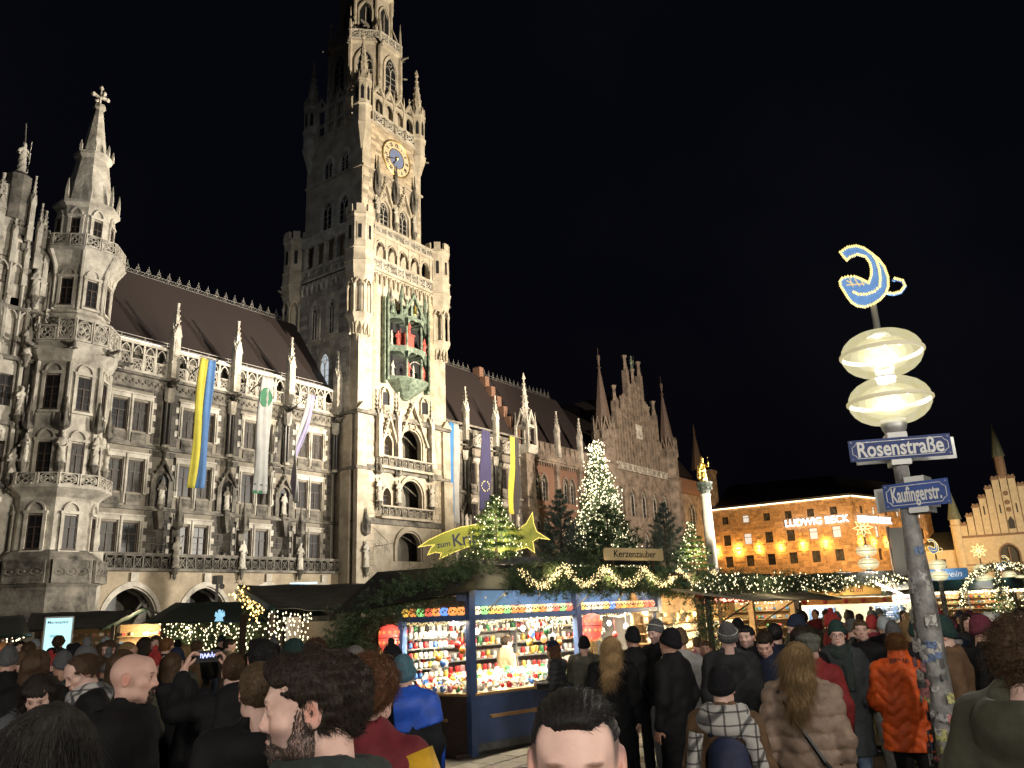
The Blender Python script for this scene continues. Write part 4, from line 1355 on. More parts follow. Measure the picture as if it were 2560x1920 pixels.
# ================================================================== town hall, east wing
east = empty('town_hall_wing',label='brick and stone town hall wing with stepped gable beyond the clock tower',cat='town hall')
BRICK = mat('red_brick',(0.185,0.10,0.065),0.88,var=0.3,scale=7,bump=0.01,bscale=14,detail=6)
BROWNST = mat('brown_stone',(0.31,0.245,0.19),0.88,col2=(0.10,0.078,0.06),scale=0.8,bump=0.03,bscale=4,detail=7)
EC = [70.6,76.65,83.1];EB = [74.1,80.2]
ops = []
for c in EC:
    for z0,z1 in ((7.05,9.4),(11.75,14.25),(16.6,19.2)):
        for sg in (-1,1): ops.append((c+sg*.86-.62,c+sg*.86+.62,z0,z1))
b = MB();wall_open(b,67.5,86.9,0,21.2,60.0,60.6,ops);b.build('wall',JOINT,east)
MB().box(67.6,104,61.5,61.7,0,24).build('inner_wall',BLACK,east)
eops = []
for c in EC: eops += [(c-1.86,c+1.86,15.6,19.8),(c-1.86,c+1.86,10.7,14.9),(c-1.86,c+1.86,7.0,9.9)]
ashlar(east,67.6,86.5,5.9,20.1,60.0,eops,BLOCK_D,BLOCK_DT,.5,1.0)
for c in EC:
    double_window(east,c,16.6,19.2,59.99,rg(),rg());double_window(east,c,11.75,14.25,59.99,rg(),rg())
    double_window(east,c,7.05,9.4,59.99,rg(),rg(),panel=False)
for i,x in enumerate(EB):
    niche(east,x,60.0,10.95,i)
    b = MB()
    for dx in (-.17,.17): b.lathe([(.16,15.75),(.14,19.2),(.17,19.3)],8,(x+dx,59.72))
    b.build('column',DARKCOL,east,smooth=True)
    b = MB();b.lathe([(.28,19.25),(.42,19.55),(.40,19.6),(.44,20.3),(.5,20.4)],8,(x,59.72));b.build('capital',STONE,east)
    mobj('gargoyle',GARG,east,(x,59.5,20.75));mobj('pinnacle',PIN,east,(x,59.55,21.7))
b = MB()
for z,h,d in ((5.7,.3,.5),(10.42,.28,.24),(15.32,.28,.26),(20.05,.12,.14),(21.05,.18,.42)): b.box(67.5,86.9,60-d,60.02,z,z+h)
b.box(67.5,86.9,59.75,60.0,23.62,23.85)
b.build('cornice',STONE_D,east)
xs = [67.9]+EB+[86.4]
for a,bb in zip(xs[:-1],xs[1:]): panels(east,TRACERY,a+.4,bb-.4,5,59.82,21.3,1.6)
b = MB();b.box(67.5,86.9,60.9,61.1,21.2,23.9);b.build('attic_wall',STONE_D,east)
# big pinnacle tabernacle
tb = MB()
tb.box(86.0,88.0,59.0,60.4,0,21.6);tb.build('pier',BROWNST,east)
b = MB();cx,cy = 87.0,59.6
b.box(cx-1.1,cx+1.1,cy-1.1,cy+1.1,21.6,22.8)
for sx in (-1,1):
    for sy in (-1,1):
        b.box(cx+sx*.95-.16,cx+sx*.95+.16,cy+sy*.95-.16,cy+sy*.95+.16,22.8,25.6);b.lathe([(.18,25.6),(.02,27.4)],4,(cx+sx*.95,cy+sy*.95),PI/4)
b.box(cx-.9,cx+.9,cy-.9,cy+.9,25.2,25.6)
for k in range(4):
    M = Matrix.Translation((cx,cy,0)) @ Matrix.Rotation(k*PI/2,4,'Z')
    for sg in (-1,1): b.prism([(sg*1.0,25.3),(sg*.75,25.3),(0,27.2),(0,27.7)],-1.05,-.85,M)
b.lathe([(.75,25.6),(.10,32.0),(.3,32.15),(.04,33.0)],8,(cx,cy))
for q in range(7):
    f_ = (q+.5)/7
    for k in range(8): b.sphere((cx+(.75*(1-f_)+.12)*math.cos(k*PI/4),cy+(.75*(1-f_)+.12)*math.sin(k*PI/4),25.8+6*f_),.1,4,3)
b.build('tabernacle',STONE,east)
o = mobj('statue',STAT[1],east,(cx,cy-.3,22.8));o.scale = (1,1,1.1)
# brick part with battlements
BW = [90.6,97.9]
b = MB();wall_open(b,88.0,105.5,0,21.4,60.0,60.7,[(c-1.75,c+1.75,z0,z0+3.9) for c in BW+[103.6] for z0 in (10.2,15.9)])
for c in BW+[103.6]:
    for z0 in (10.2,15.9):
        for dx in (-.88,.88): spandrel(b,c+dx,.87,z0+2.5,z0+3.75,z0+3.9,60.0,60.7)
b.build('brick_wall',BRICK,east)
for c in BW+[103.6]:
    for z0 in (10.2,15.9):
        for dx in (-.88,.88):
            lancet(east,c+dx,60.25,z0,1.7,z0+2.5,z0+3.75)
            q = MB();arch_band(q,c+dx,.72,z0+2.5,z0+3.6,.22,59.88,60.1,z0);q.build('window_surround',BROWNST,east)
b = MB()
for z,h,d in ((14.8,.3,.3),(9.2,.3,.3),(21.1,.3,.35),(21.4,.35,.55)): b.box(88.0,105.5,60-d,60.02,z,z+h)
x = 88.3
while x < 105.4: b.lathe([(.04,20.5),(.14,21.1)],5,(x,59.8));x += .6
for x in (94.5,100.7): b.box(x-.4,x+.4,59.5,60.0,0,21.3)
b.build('cornice',BROWNST,east)
MER = MB();MER.box(-.55,.55,0,.4,0,1.15);MER.box(-.5,.5,.02,.38,1.15,2.0);MER.box(-.56,.56,-.05,.45,2.0,2.12)
for dx,dz in ((0,.55),(.16,.55),(-.16,.55),(0,.71),(0,.39)): MER.sphere((dx,-.005,dz),.11,6,4)
MERL = MER.mesh('merlon',BROWNST)
for i in range(12):
    x = 89.4+i*1.32
    mobj('merlon',MERL,east,(x,59.5,21.76))
b = MB();b.box(88.0,105.5,59.55,59.85,21.75,22.8);b.build('parapet',BROWNST,east)
for x in (94.5,100.7): mobj('pinnacle',PIN,east,(x,59.4,22.1))
# roofs
b = MB()
b.add([(67.4,60.7,23.9),(107,60.7,23.9),(107,67,34.1),(67.4,67,34.1),(67.4,74,23.9),(107,74,23.9)],[(0,1,2,3),(3,2,5,4)])
b.add([(107,60,23),(119,60,36.5),(131,60,23),(107,80,23),(119,80,36.5),(131,80,23)],[(0,1,4,3),(1,2,5,4),(0,2,1)])
b.add([(131,60.7,22),(151,60.7,22),(151,66,29.5),(131,66,29.5)],[(0,1,2,3)])
b.build('roof',ROOF,east)
crest(east,68,85.4,67,34.1);crest(east,87.4,106,67,34.1)
b = MB()
for q in range(7):
    f_ = q/6;y = 67-6*f_;z = 34.1-9.7*f_
    b.box(86.0,86.9,y-.6,y+.6,z-1.2,z+1.0)
b.build('fire_wall',BRICK,east)
# stepped gable section
GX = 119.0;GY = 58.8
b = MB()
wins = [(GX+d-1.1,GX+d+1.1,z0,z0+4.6) for d in (-8,-4,0,4,8) for z0 in (8.5,15.2)]
wall_open(b,107.2,130.8,0,22.3,GY,GY+.8,wins)
for d in (-8,-4,0,4,8):
    for z0 in (8.5,15.2): spandrel(b,GX+d,1.1,z0+2.9,z0+4.5,z0+4.6,GY,GY+.8)
for hw,z0,z1 in ((10.2,22.3,26.0),(9.0,26.0,28.8),(7.3,28.8,31.6),(5.0,31.6,34.6),(2.9,34.6,37.6)): b.box(GX-hw,GX+hw,GY+.1,GY+.8,z0,z1)
b.build('gable_wall',BROWNST,east)
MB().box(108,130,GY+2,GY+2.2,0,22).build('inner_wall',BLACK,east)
for d in (-8,-4,0,4,8):
    for z0 in (8.5,15.2):
        lancet(east,GX+d,GY+.2,z0,2.2,z0+2.9,z0+4.4)
        q = MB();arch_band(q,GX+d,1.05,z0+2.9,z0+4.4,.3,GY-.2,GY+.1,z0);arch_band(q,GX+d,1.4,z0+2.9,z0+5.0,.2,GY-.1,GY+.05,z0);q.build('window_surround',BROWNST,east)
# vertical blind tracery of the gable
for i in range(-9,10):
    x = GX+i*1.02
    hgt = 37.4-abs(i*1.02)*1.42
    if hgt < 24.5: continue
    q = MB();q.box(x-.13,x+.13,GY-.14,GY+.1,22.4,hgt)
    z = 23.8
    while z+2.6 < hgt:
        arch_band(q,x+.51,.3,z+1.7,z+2.3,.1,GY-.08,GY+.1,None,n=4);z += 3.0
    q.lathe([(.17,hgt-.1),(.02,hgt+1.1)],4,(x,GY),PI/4)
    q.build('gable_pilaster',BROWNST,east)
for d,zb,zt in ((-2.5,34,42.3),(2.5,34,42.3),(-7.1,29,36.1),(7.1,29,36.1),(-4.8,31,34.6),(4.8,31,34.6),(0,36,40.4)):
    q = MB();q.box(GX+d-.45,GX+d+.45,GY-.2,GY+.7,zb,zt-2.6);q.lathe([(.5,zt-2.6),(.35,zt-1.6),(.28,zt-.7),(.5,zt),(.02,zt)],6,(GX+d,GY+.25));q.build('gable_pillar',BROWNST,east)
o = mobj('statue',STAT[1],east,(GX,GY+.25,40.4));o.scale = (1.3,1.3,1.3)
set_mat(o,COPPER)
for d0,d1,z in ((-4.6,-2.9,35.0),(2.9,4.6,35.0),(-7,-5,32),(5,7,32)):
    q = MB();q.box(GX+d0,GX+d1,GY,GY+.6,z-1.2,z);q.sphere(((GX*2+d0+d1)/2,GY+.3,z+.2),.4,6,4);q.build('gable_step',BROWNST,east)
q = MB();q.box(GX-1.1,GX+1.1,GY-.25,GY+.1,28.2,30.6);q.ring((GX,GY-.25,29.4),.8,.1,14,4);q.build('gable_relief',STONE,east)
panels(east,TRACERY,108.6,129.4,12,GY-.3,22.35,1.15)
for x in (107.4,130.2):
    q = MB();q.lathe([(1.9,0),(1.9,22.2),(2.2,22.5),(1.7,22.7),(1.7,27.6),(1.9,27.8),(1.6,28)],8,(x,GY+.2),PI/8)
    for k in range(8):
        M = Matrix.Translation((x,GY+.2,0)) @ Matrix.Rotation(k*PI/4,4,'Z')
        for sg in (-1,1): q.prism([(sg*.75,27.2),(sg*.5,27.2),(0,29.4),(0,30.0)],-1.72,-1.5,M)
        a = PI/8+k*PI/4;q.lathe([(.16,26.5),(.14,28.6),(.01,30.2)],4,(x+1.75*math.cos(a),GY+.2+1.75*math.sin(a)))
    q.build('gable_turret',BROWNST,east)
    q = MB();q.lathe([(1.55,27.8),(.16,38.0),(.4,38.1),(.12,38.4),(.28,39.8),(.28,40.1),(.03,40.4),(.03,41.5)],8,(x,GY+.2),PI/8);q.build('turret_spire',mat('spire_slate',(0.12,0.085,0.065),.7,var=.2,scale=3),east)
# far end
b = MB();wall_open(b,131.5,150.5,0,21.5,60,60.7,[(c-1.5,c+1.5,z0,z0+4.2) for c in (136,141.5,147) for z0 in (9,15.6)])
for c in (136,141.5,147):
    for z0 in (9,15.6): spandrel(b,c,1.5,z0+2.4,z0+4.1,z0+4.2,60,60.7)
b.build('end_wall',BROWNST,east)
for c in (136,141.5,147):
    for z0 in (9,15.6): lancet(east,c,60.2,z0,3.0,z0+2.4,z0+4.1)
b = MB();b.box(131.5,150.5,59.5,60,21.0,21.8);b.box(131.5,150.5,59.6,59.9,21.8,22.7);b.build('cornice',BRICK,east)
for i in range(13): o = mobj('merlon',MERL,east,(134.2+i*1.25,59.55,21.9));o.scale = (.9,1,.85);set_mat(o,BRICK)
b = MB();b.box(149.3,151.8,58.8,61.4,0,26.2);b.box(149.1,152,58.6,61.6,26.0,26.6);b.build('end_turret',BROWNST,east)
b = MB();b.lathe([(1.3,27),(.15,34.5),(.3,34.7),(.02,36.5)],8,(150.5,62));b.build('end_spire',MATS['spire_slate'],east)
for q in range(6):
    f_ = q/5;MB().box(133.2,133.9,60.7+5*f_-.5,60.7+5*f_+.5,21.5+7.6*f_,23.4+7.6*f_).build('gable_step',BRICK,east)

# ================================================================== flags on the town hall
def flag(x,w_,z0,z1,mats_,label,y=57.2,wave=.25,twist=0.0,seed=0,split=(.5,),extra=None):
    root = empty('flag',(x,y,z1),label=label,cat='flag',group='long flags hanging from the town hall')
    r = random.Random(seed)
    nz = 30
    ph = r.uniform(0,6)
    nx = 8
    edges = [0]+list(split)+[1]
    H = z1-z0
    def pt(u,v):
        sw = twist*(1-v)
        a = sw+.16*math.sin(v*5+ph)
        xx = (u-.5)*w_*(1-.10*math.sin(v*3+ph)**2)
        return (xx*math.cos(a)+wave*.5*math.sin(v*4+ph)*(1-v)-(1-v)*wave*1.3,xx*math.sin(a)+wave*(1-v)*math.sin(v*7+u*3+ph)*.5+.06*math.sin(u*14+v*3),-H*(1-v))
    for k,m in enumerate(mats_):
        V = [];F = []
        u0,u1 = edges[k],edges[k+1]
        for i in range(nz+1):
            for j in range(nx+1):
                p = pt(u0+(u1-u0)*j/nx,i/nz)
                V.append((p[0],p[1],p[2]))
        for i in range(nz):
            for j in range(nx): F.append((i*(nx+1)+j,i*(nx+1)+j+1,(i+1)*(nx+1)+j+1,(i+1)*(nx+1)+j))
        o = mobj('cloth_stripe',mesh_from('cloth_stripe',V,F,m,True),root)
        md = o.modifiers.new('thick','SOLIDIFY');md.thickness = .02
    b = MB();b.tube([(-w_*.6,0,.06),(w_*.6,0,.06)],.035,6);b.tube([(0,0,.06),(.2,2.6,-.7)],.05,6);b.sphere((w_*.62,0,.06),.12,8,5);b.build('flag_pole',STONE_D,root)
    if extra: extra(root,pt)
    return root
def cloth(n,c): return mat('cloth_'+n,c,.8,var=.12,scale=1.0,sheen=.2)
flag(37.2,1.4,12.1,22.9,[cloth('yellow',(.50,.44,.05)),cloth('blue',(.07,.17,.38))],'long yellow and blue vertical flag beside the first pinnacle',wave=.35,seed=1,twist=-.25)
def emblem(root,pt):
    q = MB();V = [];F = [[]]
    for k in range(20):
        a = 2*PI*k/20;p = pt(.5+.47*math.cos(a),.82+.085*math.sin(a));V.append((p[0],p[1]-.04,p[2]))
    q.add(V,[tuple(range(20))]);q.build('emblem',cloth('green',(.03,.14,.07)),root)
    q = MB();V = []
    for (uu,vv) in ((.35,.80),(.42,.87),(.5,.88),(.6,.86),(.66,.80),(.58,.77),(.5,.80),(.42,.765)):
        p = pt(uu,vv);V.append((p[0],p[1]-.06,p[2]))
    q.add(V,[tuple(range(8))]);q.build('emblem_bird',cloth('white',(.32,.32,.315)),root)
    V = []
    for (uu,vv) in ((.02,.0),(.98,.0),(.98,.025),(.02,.025)):
        p = pt(uu,vv);V.append((p[0],p[1]-.04,p[2]))
    MB().add(V,[(0,1,2,3)]).build('hem_stripe',cloth('green',(.03,.14,.07)),root)
    V = []
    for (uu,vv) in ((.05,.07),(.9,.06),(.9,.075),(.05,.085)):
        p = pt(uu,vv);V.append((p[0],p[1]-.04,p[2]))
    MB().add(V,[(0,1,2,3)]).build('text_stripe',cloth('darkgrey',(.10,.12,.12)),root)
flag(43.2,1.35,12.2,22.6,[cloth('white',(.32,.32,.315))],'long white flag with round green emblem near the top',wave=.3,seed=4,twist=-.3,split=(),extra=emblem)
flag(48.2,1.1,11.7,22.0,[cloth('white',(.32,.32,.315)),cloth('lilac',(.24,.22,.36))],'narrow twisted white and dark blue flag next to the clock tower',wave=1.4,seed=9,twist=1.1)
flag(69.0,1.85,11.2,22.6,[cloth('skyblue',(.035,.17,.42)),cloth('white',(.32,.32,.315))],'long sky blue and white flag just beyond the clock tower',seed=3,wave=.25,twist=-.2)
def stars(root,pt):
    S = cloth('star',(.75,.68,.35))
    for k in range(12):
        a = 2*PI*k/12;p = pt(.5+.34*math.cos(a),.30+.06*math.sin(a))
        q = MB();V = []
        for i in range(10):
            r_ = .13 if i % 2 == 0 else .055;t_ = PI/2+2*PI*i/10;V.append((r_*math.cos(t_),0,r_*math.sin(t_)))
        q.add(V,[tuple(range(10))]);q.build('star',S,root,loc=(p[0],p[1]-.06,p[2]))
flag(75.0,2.0,13.0,22.7,[cloth('navy',(.028,.025,.085))],'long dark blue flag with a ring of small stars',seed=5,wave=.3,twist=-.2,split=(),extra=stars)
flag(80.9,2.0,13.0,22.7,[cloth('yellow2',(.62,.50,.05)),cloth('blackish',(.035,.03,.03))],'long yellow and black flag before the brick wing',seed=6,wave=.35,twist=-.25)

# ================================================================== conifer building blocks
NEEDLE = mat('fir_needles',(0.06,0.10,0.045),0.6,var=0.35,scale=3,coord='pos')
NEEDLE_B = mat('blue_conifer',(0.09,0.125,0.10),0.65,var=0.35,scale=4)
NEEDLE_L = mat('fresh_fir',(0.12,0.20,0.06),0.6,var=0.35,scale=4)
BARK = mat('bark',(0.09,0.06,0.04),0.9,var=0.3,scale=8)

def needle_mesh(name,P,Dv,L,wd,m,rng=nrng):
    """thin triangles, one per needle: root points, directions, lengths"""
    P = np.asarray(P);Dv = np.asarray(Dv);n = len(P)
    Dv = Dv/(np.linalg.norm(Dv,axis=1,keepdims=True)+1e-9)
    side = np.cross(Dv,rng.normal(size=(n,3)))
    side /= np.linalg.norm(side,axis=1,keepdims=True)+1e-9
    L = np.broadcast_to(L,n)[:,None];wd = np.broadcast_to(wd,n)[:,None]
    V = np.stack([P-side*wd,P+side*wd,P+Dv*L],1).reshape(-1,3)
    return mesh_from(name,V,np.arange(3*n).reshape(-1,3),m)

def twig_points(a,b,n,rng,spread=.75):
    """needles along a twig from a to b: points and directions"""
    a = np.asarray(a);b = np.asarray(b)
    t = rng.random(n)[:,None]
    d = b-a;d = d/(np.linalg.norm(d)+1e-9)
    r = rng.normal(size=(n,3));r -= (r@d)[:,None]*d
    r /= np.linalg.norm(r,axis=1,keepdims=True)+1e-9
    return a+(b-a)*t,d*(1-spread)+r*spread+rng.normal(size=(n,3))*.1

def fir(name,base,H,R,seed,m,whorls=14,per=9,needles=40,nl=.06,nw=.006,bulbs=0,bulb_r=.02,bulb_m=None,label=None,cat='fir tree',droop=.25,group=None,taper=1.0,zlow=.08,light=None):
    rng = np.random.default_rng(seed)
    root = empty(name,base,label=label,cat=cat,group=group)
    t = MB();t.tube([(0,0,0),(0,0,H*.5),(0,0,H)],[R*.06,R*.035,.004+R*.004],6);t.build('trunk',BARK,root)
    Ps = [];Ds = [];tips = []
    for i in range(whorls):
        f = zlow+(1-zlow)*(i/(whorls-1))**.92 if whorls > 1 else .5
        f = min(f,.985)
        r = R*(1-f)**taper+R*.03
        k = max(3,int(per*(.45+.55*(1-f)))+1)
        for j in range(k):
            a = 2*PI*(j+rng.random()*.8)/k+i*1.3
            L = r*rng.uniform(.72,1.12)
            z0 = H*f
            d = np.array([math.cos(a),math.sin(a),0])
            p0 = np.array([0,0,z0]);p1 = p0+d*L*.55+np.array([0,0,.06*L]);p2 = p0+d*L+np.array([0,0,-droop*L+.12*L])
            nn = int(needles*(.35+L/R))
            for (A,B,q) in ((p0+d*L*.1,p1,.7),(p1,p2,1.0)):
                pp,dd = twig_points(A,B,max(4,int(nn*q)),rng);Ps.append(pp);Ds.append(dd)
            tips.append(p2);tips.append(p1)
            sd = np.array([-d[1],d[0],0])
            for s_ in (-1,1):
                for q in (.4,.62,.82):
                    A = p0+(p2-p0)*q+np.array([0,0,.05*L]);B = A+(d*.5+sd*s_*.8)*L*(.42*(1.1-q))+np.array([0,0,-.05*L])
                    pp,dd = twig_points(A,B,max(4,int(nn*.5)),rng);Ps.append(pp);Ds.append(dd);tips.append(B)
    P = np.concatenate(Ps);Dv = np.concatenate(Ds)
    Ln = nl*rng.uniform(.7,1.3,len(P))
    o = mobj('crown',needle_mesh('crown',P,Dv,Ln,nw,m,rng),root);o['kind'] = 'stuff'
    if bulbs:
        tips = np.array(tips);pts = []
        for _ in range(bulbs):
            p = tips[rng.integers(len(tips))];pts.append(p+rng.normal(size=3)*R*.05)
        light_string(root,pts,bulb_r,bulb_m or BULB_W)
    if light:
        for (dz,pw) in light:
            l = add_light('tree_lights','POINT',(base[0]-.0,base[1],base[2]+dz),pw,(1,.82,.5),shadow_soft_size=R*.3)
    return root

def light_string(parent,pts,r,m,name='light_string',loc=None):
    pts = np.asarray(pts);n = len(pts)
    O = np.array([(1,0,0),(-1,0,0),(0,1,0),(0,-1,0),(0,0,1.3),(0,0,-1.3)])*r
    V = (pts[:,None,:]+O[None]).reshape(-1,3)
    T = np.array([(0,2,4),(2,1,4),(1,3,4),(3,0,4),(2,0,5),(1,2,5),(3,1,5),(0,3,5)])
    F = (T[None]+6*np.arange(n)[:,None,None]).reshape(-1,3)
    o = mobj(name,mesh_from(name,V,F,m),parent,loc);o['kind'] = 'stuff'
    return o

def garland(name,path,seed,m,thick=.13,density=150,needles=16,nl=.055,nw=.0045,bulbs=0,bulb_r=.012,bulb_m=None,label=None,group=None,hang=0.0,parent=None,wave=None):
    """fir garland along a path, with optional lights; returns the thing"""
    rng = np.random.default_rng(seed)
    path = np.array(path,dtype=float)
    seg = np.linalg.norm(np.diff(path,axis=0),axis=1);cum = np.concatenate([[0],np.cumsum(seg)]);L = cum[-1]
    def at(s_):
        return np.array([np.interp(s_,cum,path[:,k]) for k in range(3)])
    root = parent if parent is not None else empty(name,tuple(path[0]),label=label,cat='garland',group=group)
    off = np.array(path[0]) if parent is None else np.zeros(3)
    Ps = [];Ds = []
    for _ in range(int(L*density)):
        s_ = rng.random()*L;c = at(s_)+rng.normal(size=3)*thick*.45
        d = rng.normal(size=3);d[2] -= hang;d /= np.linalg.norm(d)
        pp,dd = twig_points(c,c+d*thick*rng.uniform(.6,1.3),needles,rng);Ps.append(pp);Ds.append(dd)
    P = np.concatenate(Ps)-off
    o = mobj('fir_sprays',needle_mesh('fir_sprays',P,np.concatenate(Ds),nl*rng.uniform(.7,1.3,len(P)),nw,m,rng),root);o['kind'] = 'stuff'
    if bulbs:
        pts = []
        for i in range(bulbs):
            s_ = L*rng.random();c = at(s_)
            if wave: c = c+wave(s_/L)
            pts.append(c+rng.normal(size=3)*thick*(.17 if wave else .55)-off)
        light_string(root,pts,bulb_r,bulb_m or BULB)
    return root

# ================================================================== department store at the end of the square
beck = empty('department_store',(149,34,0),label='orange lit stone department store with rows of square windows and wall lights',cat='building')
beck.location = (0,0,0)
BSTONE = mat('store_stone',(0.40,0.245,0.13),0.85,var=0.2,scale=2,bump=0.02,bscale=6)
BSTONET = mat('store_stone_tinted',(0.40,0.245,0.13),0.85,var=0.2,scale=2,bump=0.02,bscale=6,attr='tint')
BX,BYc,BYn = 149.0,33.8,59.5
SD = Vector((28.9,-8.0,0)).normalized();SRZ = math.atan2(SD.y,SD.x);SL = 30.0
wy = [36.9+4.0*i for i in range(6)]
rows = [(15.7,17.1,1.25),(11.7,13.7,1.45),(7.7,9.7,1.45)]
LITW = glow('store_window',(1.0,.93,.80),.7)
for fc,(org,rz,L,xs_) in enumerate((((BX,BYn,0),-PI/2,BYn-BYc,[BYn-y for y in wy]),((BX,BYc,0),SRZ,SL,[3.4+4.4*i for i in range(6)]))):
    M = Matrix.Translation(org) @ Matrix.Rotation(rz,4,'Z')
    ops = [(x-wd/2,x+wd/2,z0,z1) for x in xs_ for z0,z1,wd in rows]+[(x-1.4,x+1.4,3.2,5.8) for x in xs_]
    b = MB();wall_open(b,0,L,0,19.0,0,.6,ops,M);b.build('wall',BSTONE,beck)
    rest = []
    z = 6.4
    while z < 18.6:
        x = .1+rnd.random()*.3
        while x < L-.9:
            l = rnd.uniform(.7,1.3)
            if not any(o[0]-.1 < x+l and o[1]+.1 > x and o[2]-.1 < z+.5 and o[3]+.1 > z for o in ops):
                d = rnd.choice((.03,.06,.12,.09));rest.append((x,x+l-.03,-d,0,z,z+.52,rnd.uniform(.65,1.3)))
            x += l
        z += .56
    o = mobj('stone_facing',tint_mesh('stone_facing',rest,BSTONET),beck,org,rz);o['kind'] = 'stuff'
    for x in xs_:
        for i,(z0,z1,wd) in enumerate(rows):
            p = M @ Vector((x,.25,z0));lit = (i == 0 and rnd.random() < .45) or (i == 1 and rnd.random() < .3)
            window(beck,p.x,p.y,z0,wd,z1-z0,LITW if lit else (GLASS_C if rnd.random() < .75 else GLASS_D),rz,bars=False)
        p = M @ Vector((x,.3,3.2));window(beck,p.x,p.y,3.2,2.8,2.6,glow('shop_window',(.95,.95,.9),.9),rz,bars=False)
    b = MB();b.box(-.1 if fc else -.2,L+.2,-.45,-.01,18.75,19.1,M);b.build('eave',mat('eave_dark',(.03,.028,.026),.6),beck)
    b = MB();b.box(0,L,-.35,-.2,18.55,18.72,M);b.build('eave_light',glow('neon_warm',(1,.86,.55),4.0),beck)
    for k,x in enumerate([a-2.0 for a in xs_]+[xs_[-1]+2.0]):
        if x < .3 or x > L-.3: continue
        p = M @ Vector((x,-.22,10.75));q = MB();q.box(-.22,.22,-.1,.1,-.12,.12);q.build('wall_light',IRON,beck,loc=p,rz=rz)
        for dz in (.3,-.3):
            p2 = M @ Vector((x,-.42,10.75+dz))
            add_light('wall_washer','POINT',p2,330,(1,.50,.10),shadow_soft_size=.12)
b = MB();b.add([(149.5,34.5,19.1),(149.5,59.3,19.1),(160,59.3,24.5),(163,40,24.5),(176,26.6,19.1),(182,34,24.5)],[(0,1,2,3),(0,3,5,4)]);b.build('roof',mat('roof_dark',(.02,.02,.021),.7),beck)
NEON = glow('neon_sign',(.80,.93,1.0),3.2)
M = Matrix.Translation((BX,BYn,0)) @ Matrix.Rotation(-PI/2,4,'Z')
p = M @ Vector((BYn-40.0,-.5,14.75));text_mesh('neon_lettering','LUDWIG BECK',1.75,NEON,.12,.02,parent=beck,loc=p,rot=(PI/2,0,-PI/2),sx=.95)
p = Vector((BX,BYc,0))+SD*6.5+Vector((-.1,-.5,14.6));text_mesh('neon_lettering','LUDWIG BECK',1.6,NEON,.12,.02,parent=beck,loc=p,rot=(PI/2,0,SRZ),sx=1.1)
add_light('facade_glow','SPOT',(128,30,9),42000,(1,.62,.25),aim=(149,46,9),spot_size=1.7,spot_blend=.9,shadow_soft_size=1)
add_light('facade_glow','SPOT',(140,15,9),34000,(1,.62,.25),aim=(163,30,9),spot_size=1.6,spot_blend=.9,shadow_soft_size=1)

# ================================================================== old town hall with stepped gable
old = empty('old_town_hall',label='cream old town hall front with stepped gable and slim green spires',cat='town hall')
PLAST = mat('cream_plaster',(0.50,0.42,0.30),.85,var=.12,scale=1.5,bump=.01,bscale=5)
TRIM = mat('gable_trim',(0.20,0.13,0.09),.85,var=.2,scale=2)
OX = 169.5;OYC = 11.9
M = Matrix.Translation((OX,OYC,0)) @ Matrix.Rotation(-PI/2,4,'Z')
b = MB();wall_open(b,-8.6,12,0,11.3,0,.8,[(-2.8,.4,2,9.8),(3.2,6.4,2,9.8)],M)
for xc in (-1.2,4.8): spandrel(b,xc,1.6,7.8,9.7,9.8,0,.8,M)
b.build('wall',PLAST,old)
q = MB();q.box(-8.6,12,.7,.8,2,9.8,M);q.build('inner_wall',BLACK,old)
for xc in (-1.2,4.8):
    q = MB();arch_band(q,xc,1.45,7.8,9.5,.25,-.12,.2,2,M);q.box(xc-.1,xc+.1,.1,.3,2,9,M);q.build('window_surround',TRIM,old)
q = MB();q.box(-8.8,12,-.18,-.004,11.1,11.5,M);q.box(-8.6,12,-.12,-.004,6.2,6.4,M);q.build('cornice',TRIM,old)
n = 6
for i in range(-n,n+1):
    x = i*1.28;zt = 22.6-abs(i)*1.55
    if i == 0: zt = 21.5
    q = MB();q.box(x-.56,x+.56,-.02,.7,11.5,zt,M);q.build('gable_step',PLAST,old)
    q = MB();q.box(x-.68,x+.68,-.16,.8,zt,zt+.35,M);q.prism([(x-.5,zt+.35),(x+.5,zt+.35),(x+.5,zt+.75),(x+.2,zt+.75),(x,zt+.5),(x-.2,zt+.75),(x-.5,zt+.75)],0,.6,M);q.build('step_coping',TRIM,old)
    if i < n:
        q = MB();q.box(x+.56,x+.72,.12,.6,11.5,zt-1.6,M);q.build('gable_groove',TRIM,old)
    if abs(i) in (1,3): q = MB();q.box(x-.12,x+.12,-.03,.0,15,16.6,M);q.build('gable_slit',BLACK,old)
q = MB();q.prism([(-.5,12.2),(.5,12.2),(.5,13.6),(0,14.4),(-.5,13.6)],-.06,-.03,M);q.build('gable_niche',BLACK,old)
for z in (15.6,16.9,18.5): q = MB();q.sphere((0,-.05,z),.45,8,5,(1,.3,1),M);q.build('gable_medallion',TRIM,old)
GSL = mat('green_slate',(0.11,0.125,0.095),.7,var=.2,scale=2)
q = MB();q.lathe([(.8,21.2),(.8,25.2),(.95,25.4)],8,(0,.6),M=M);q.build('lantern',TRIM,old)
q = MB();q.lathe([(1.05,25.2),(.05,31.2),(.12,31.3),(.02,31.9)],8,(0,.6),M=M);q.build('spire',GSL,old)
q = MB();q.lathe([(.9,0),(.9,13.3),(1.1,13.5),(.9,13.6),(.85,14.8)],8,(-8.9,.3),M=M);q.build('turret',PLAST,old)
q = MB();q.lathe([(1.2,14.6),(.9,16.0),(.04,20.2),(.1,20.3),(.02,20.7)],8,(-8.9,.3),M=M);q.build('spire',GSL,old)
q = MB();q.box(-17,-9.6,.5,1.2,0,9.2,M);q.build('side_wall',PLAST,old)
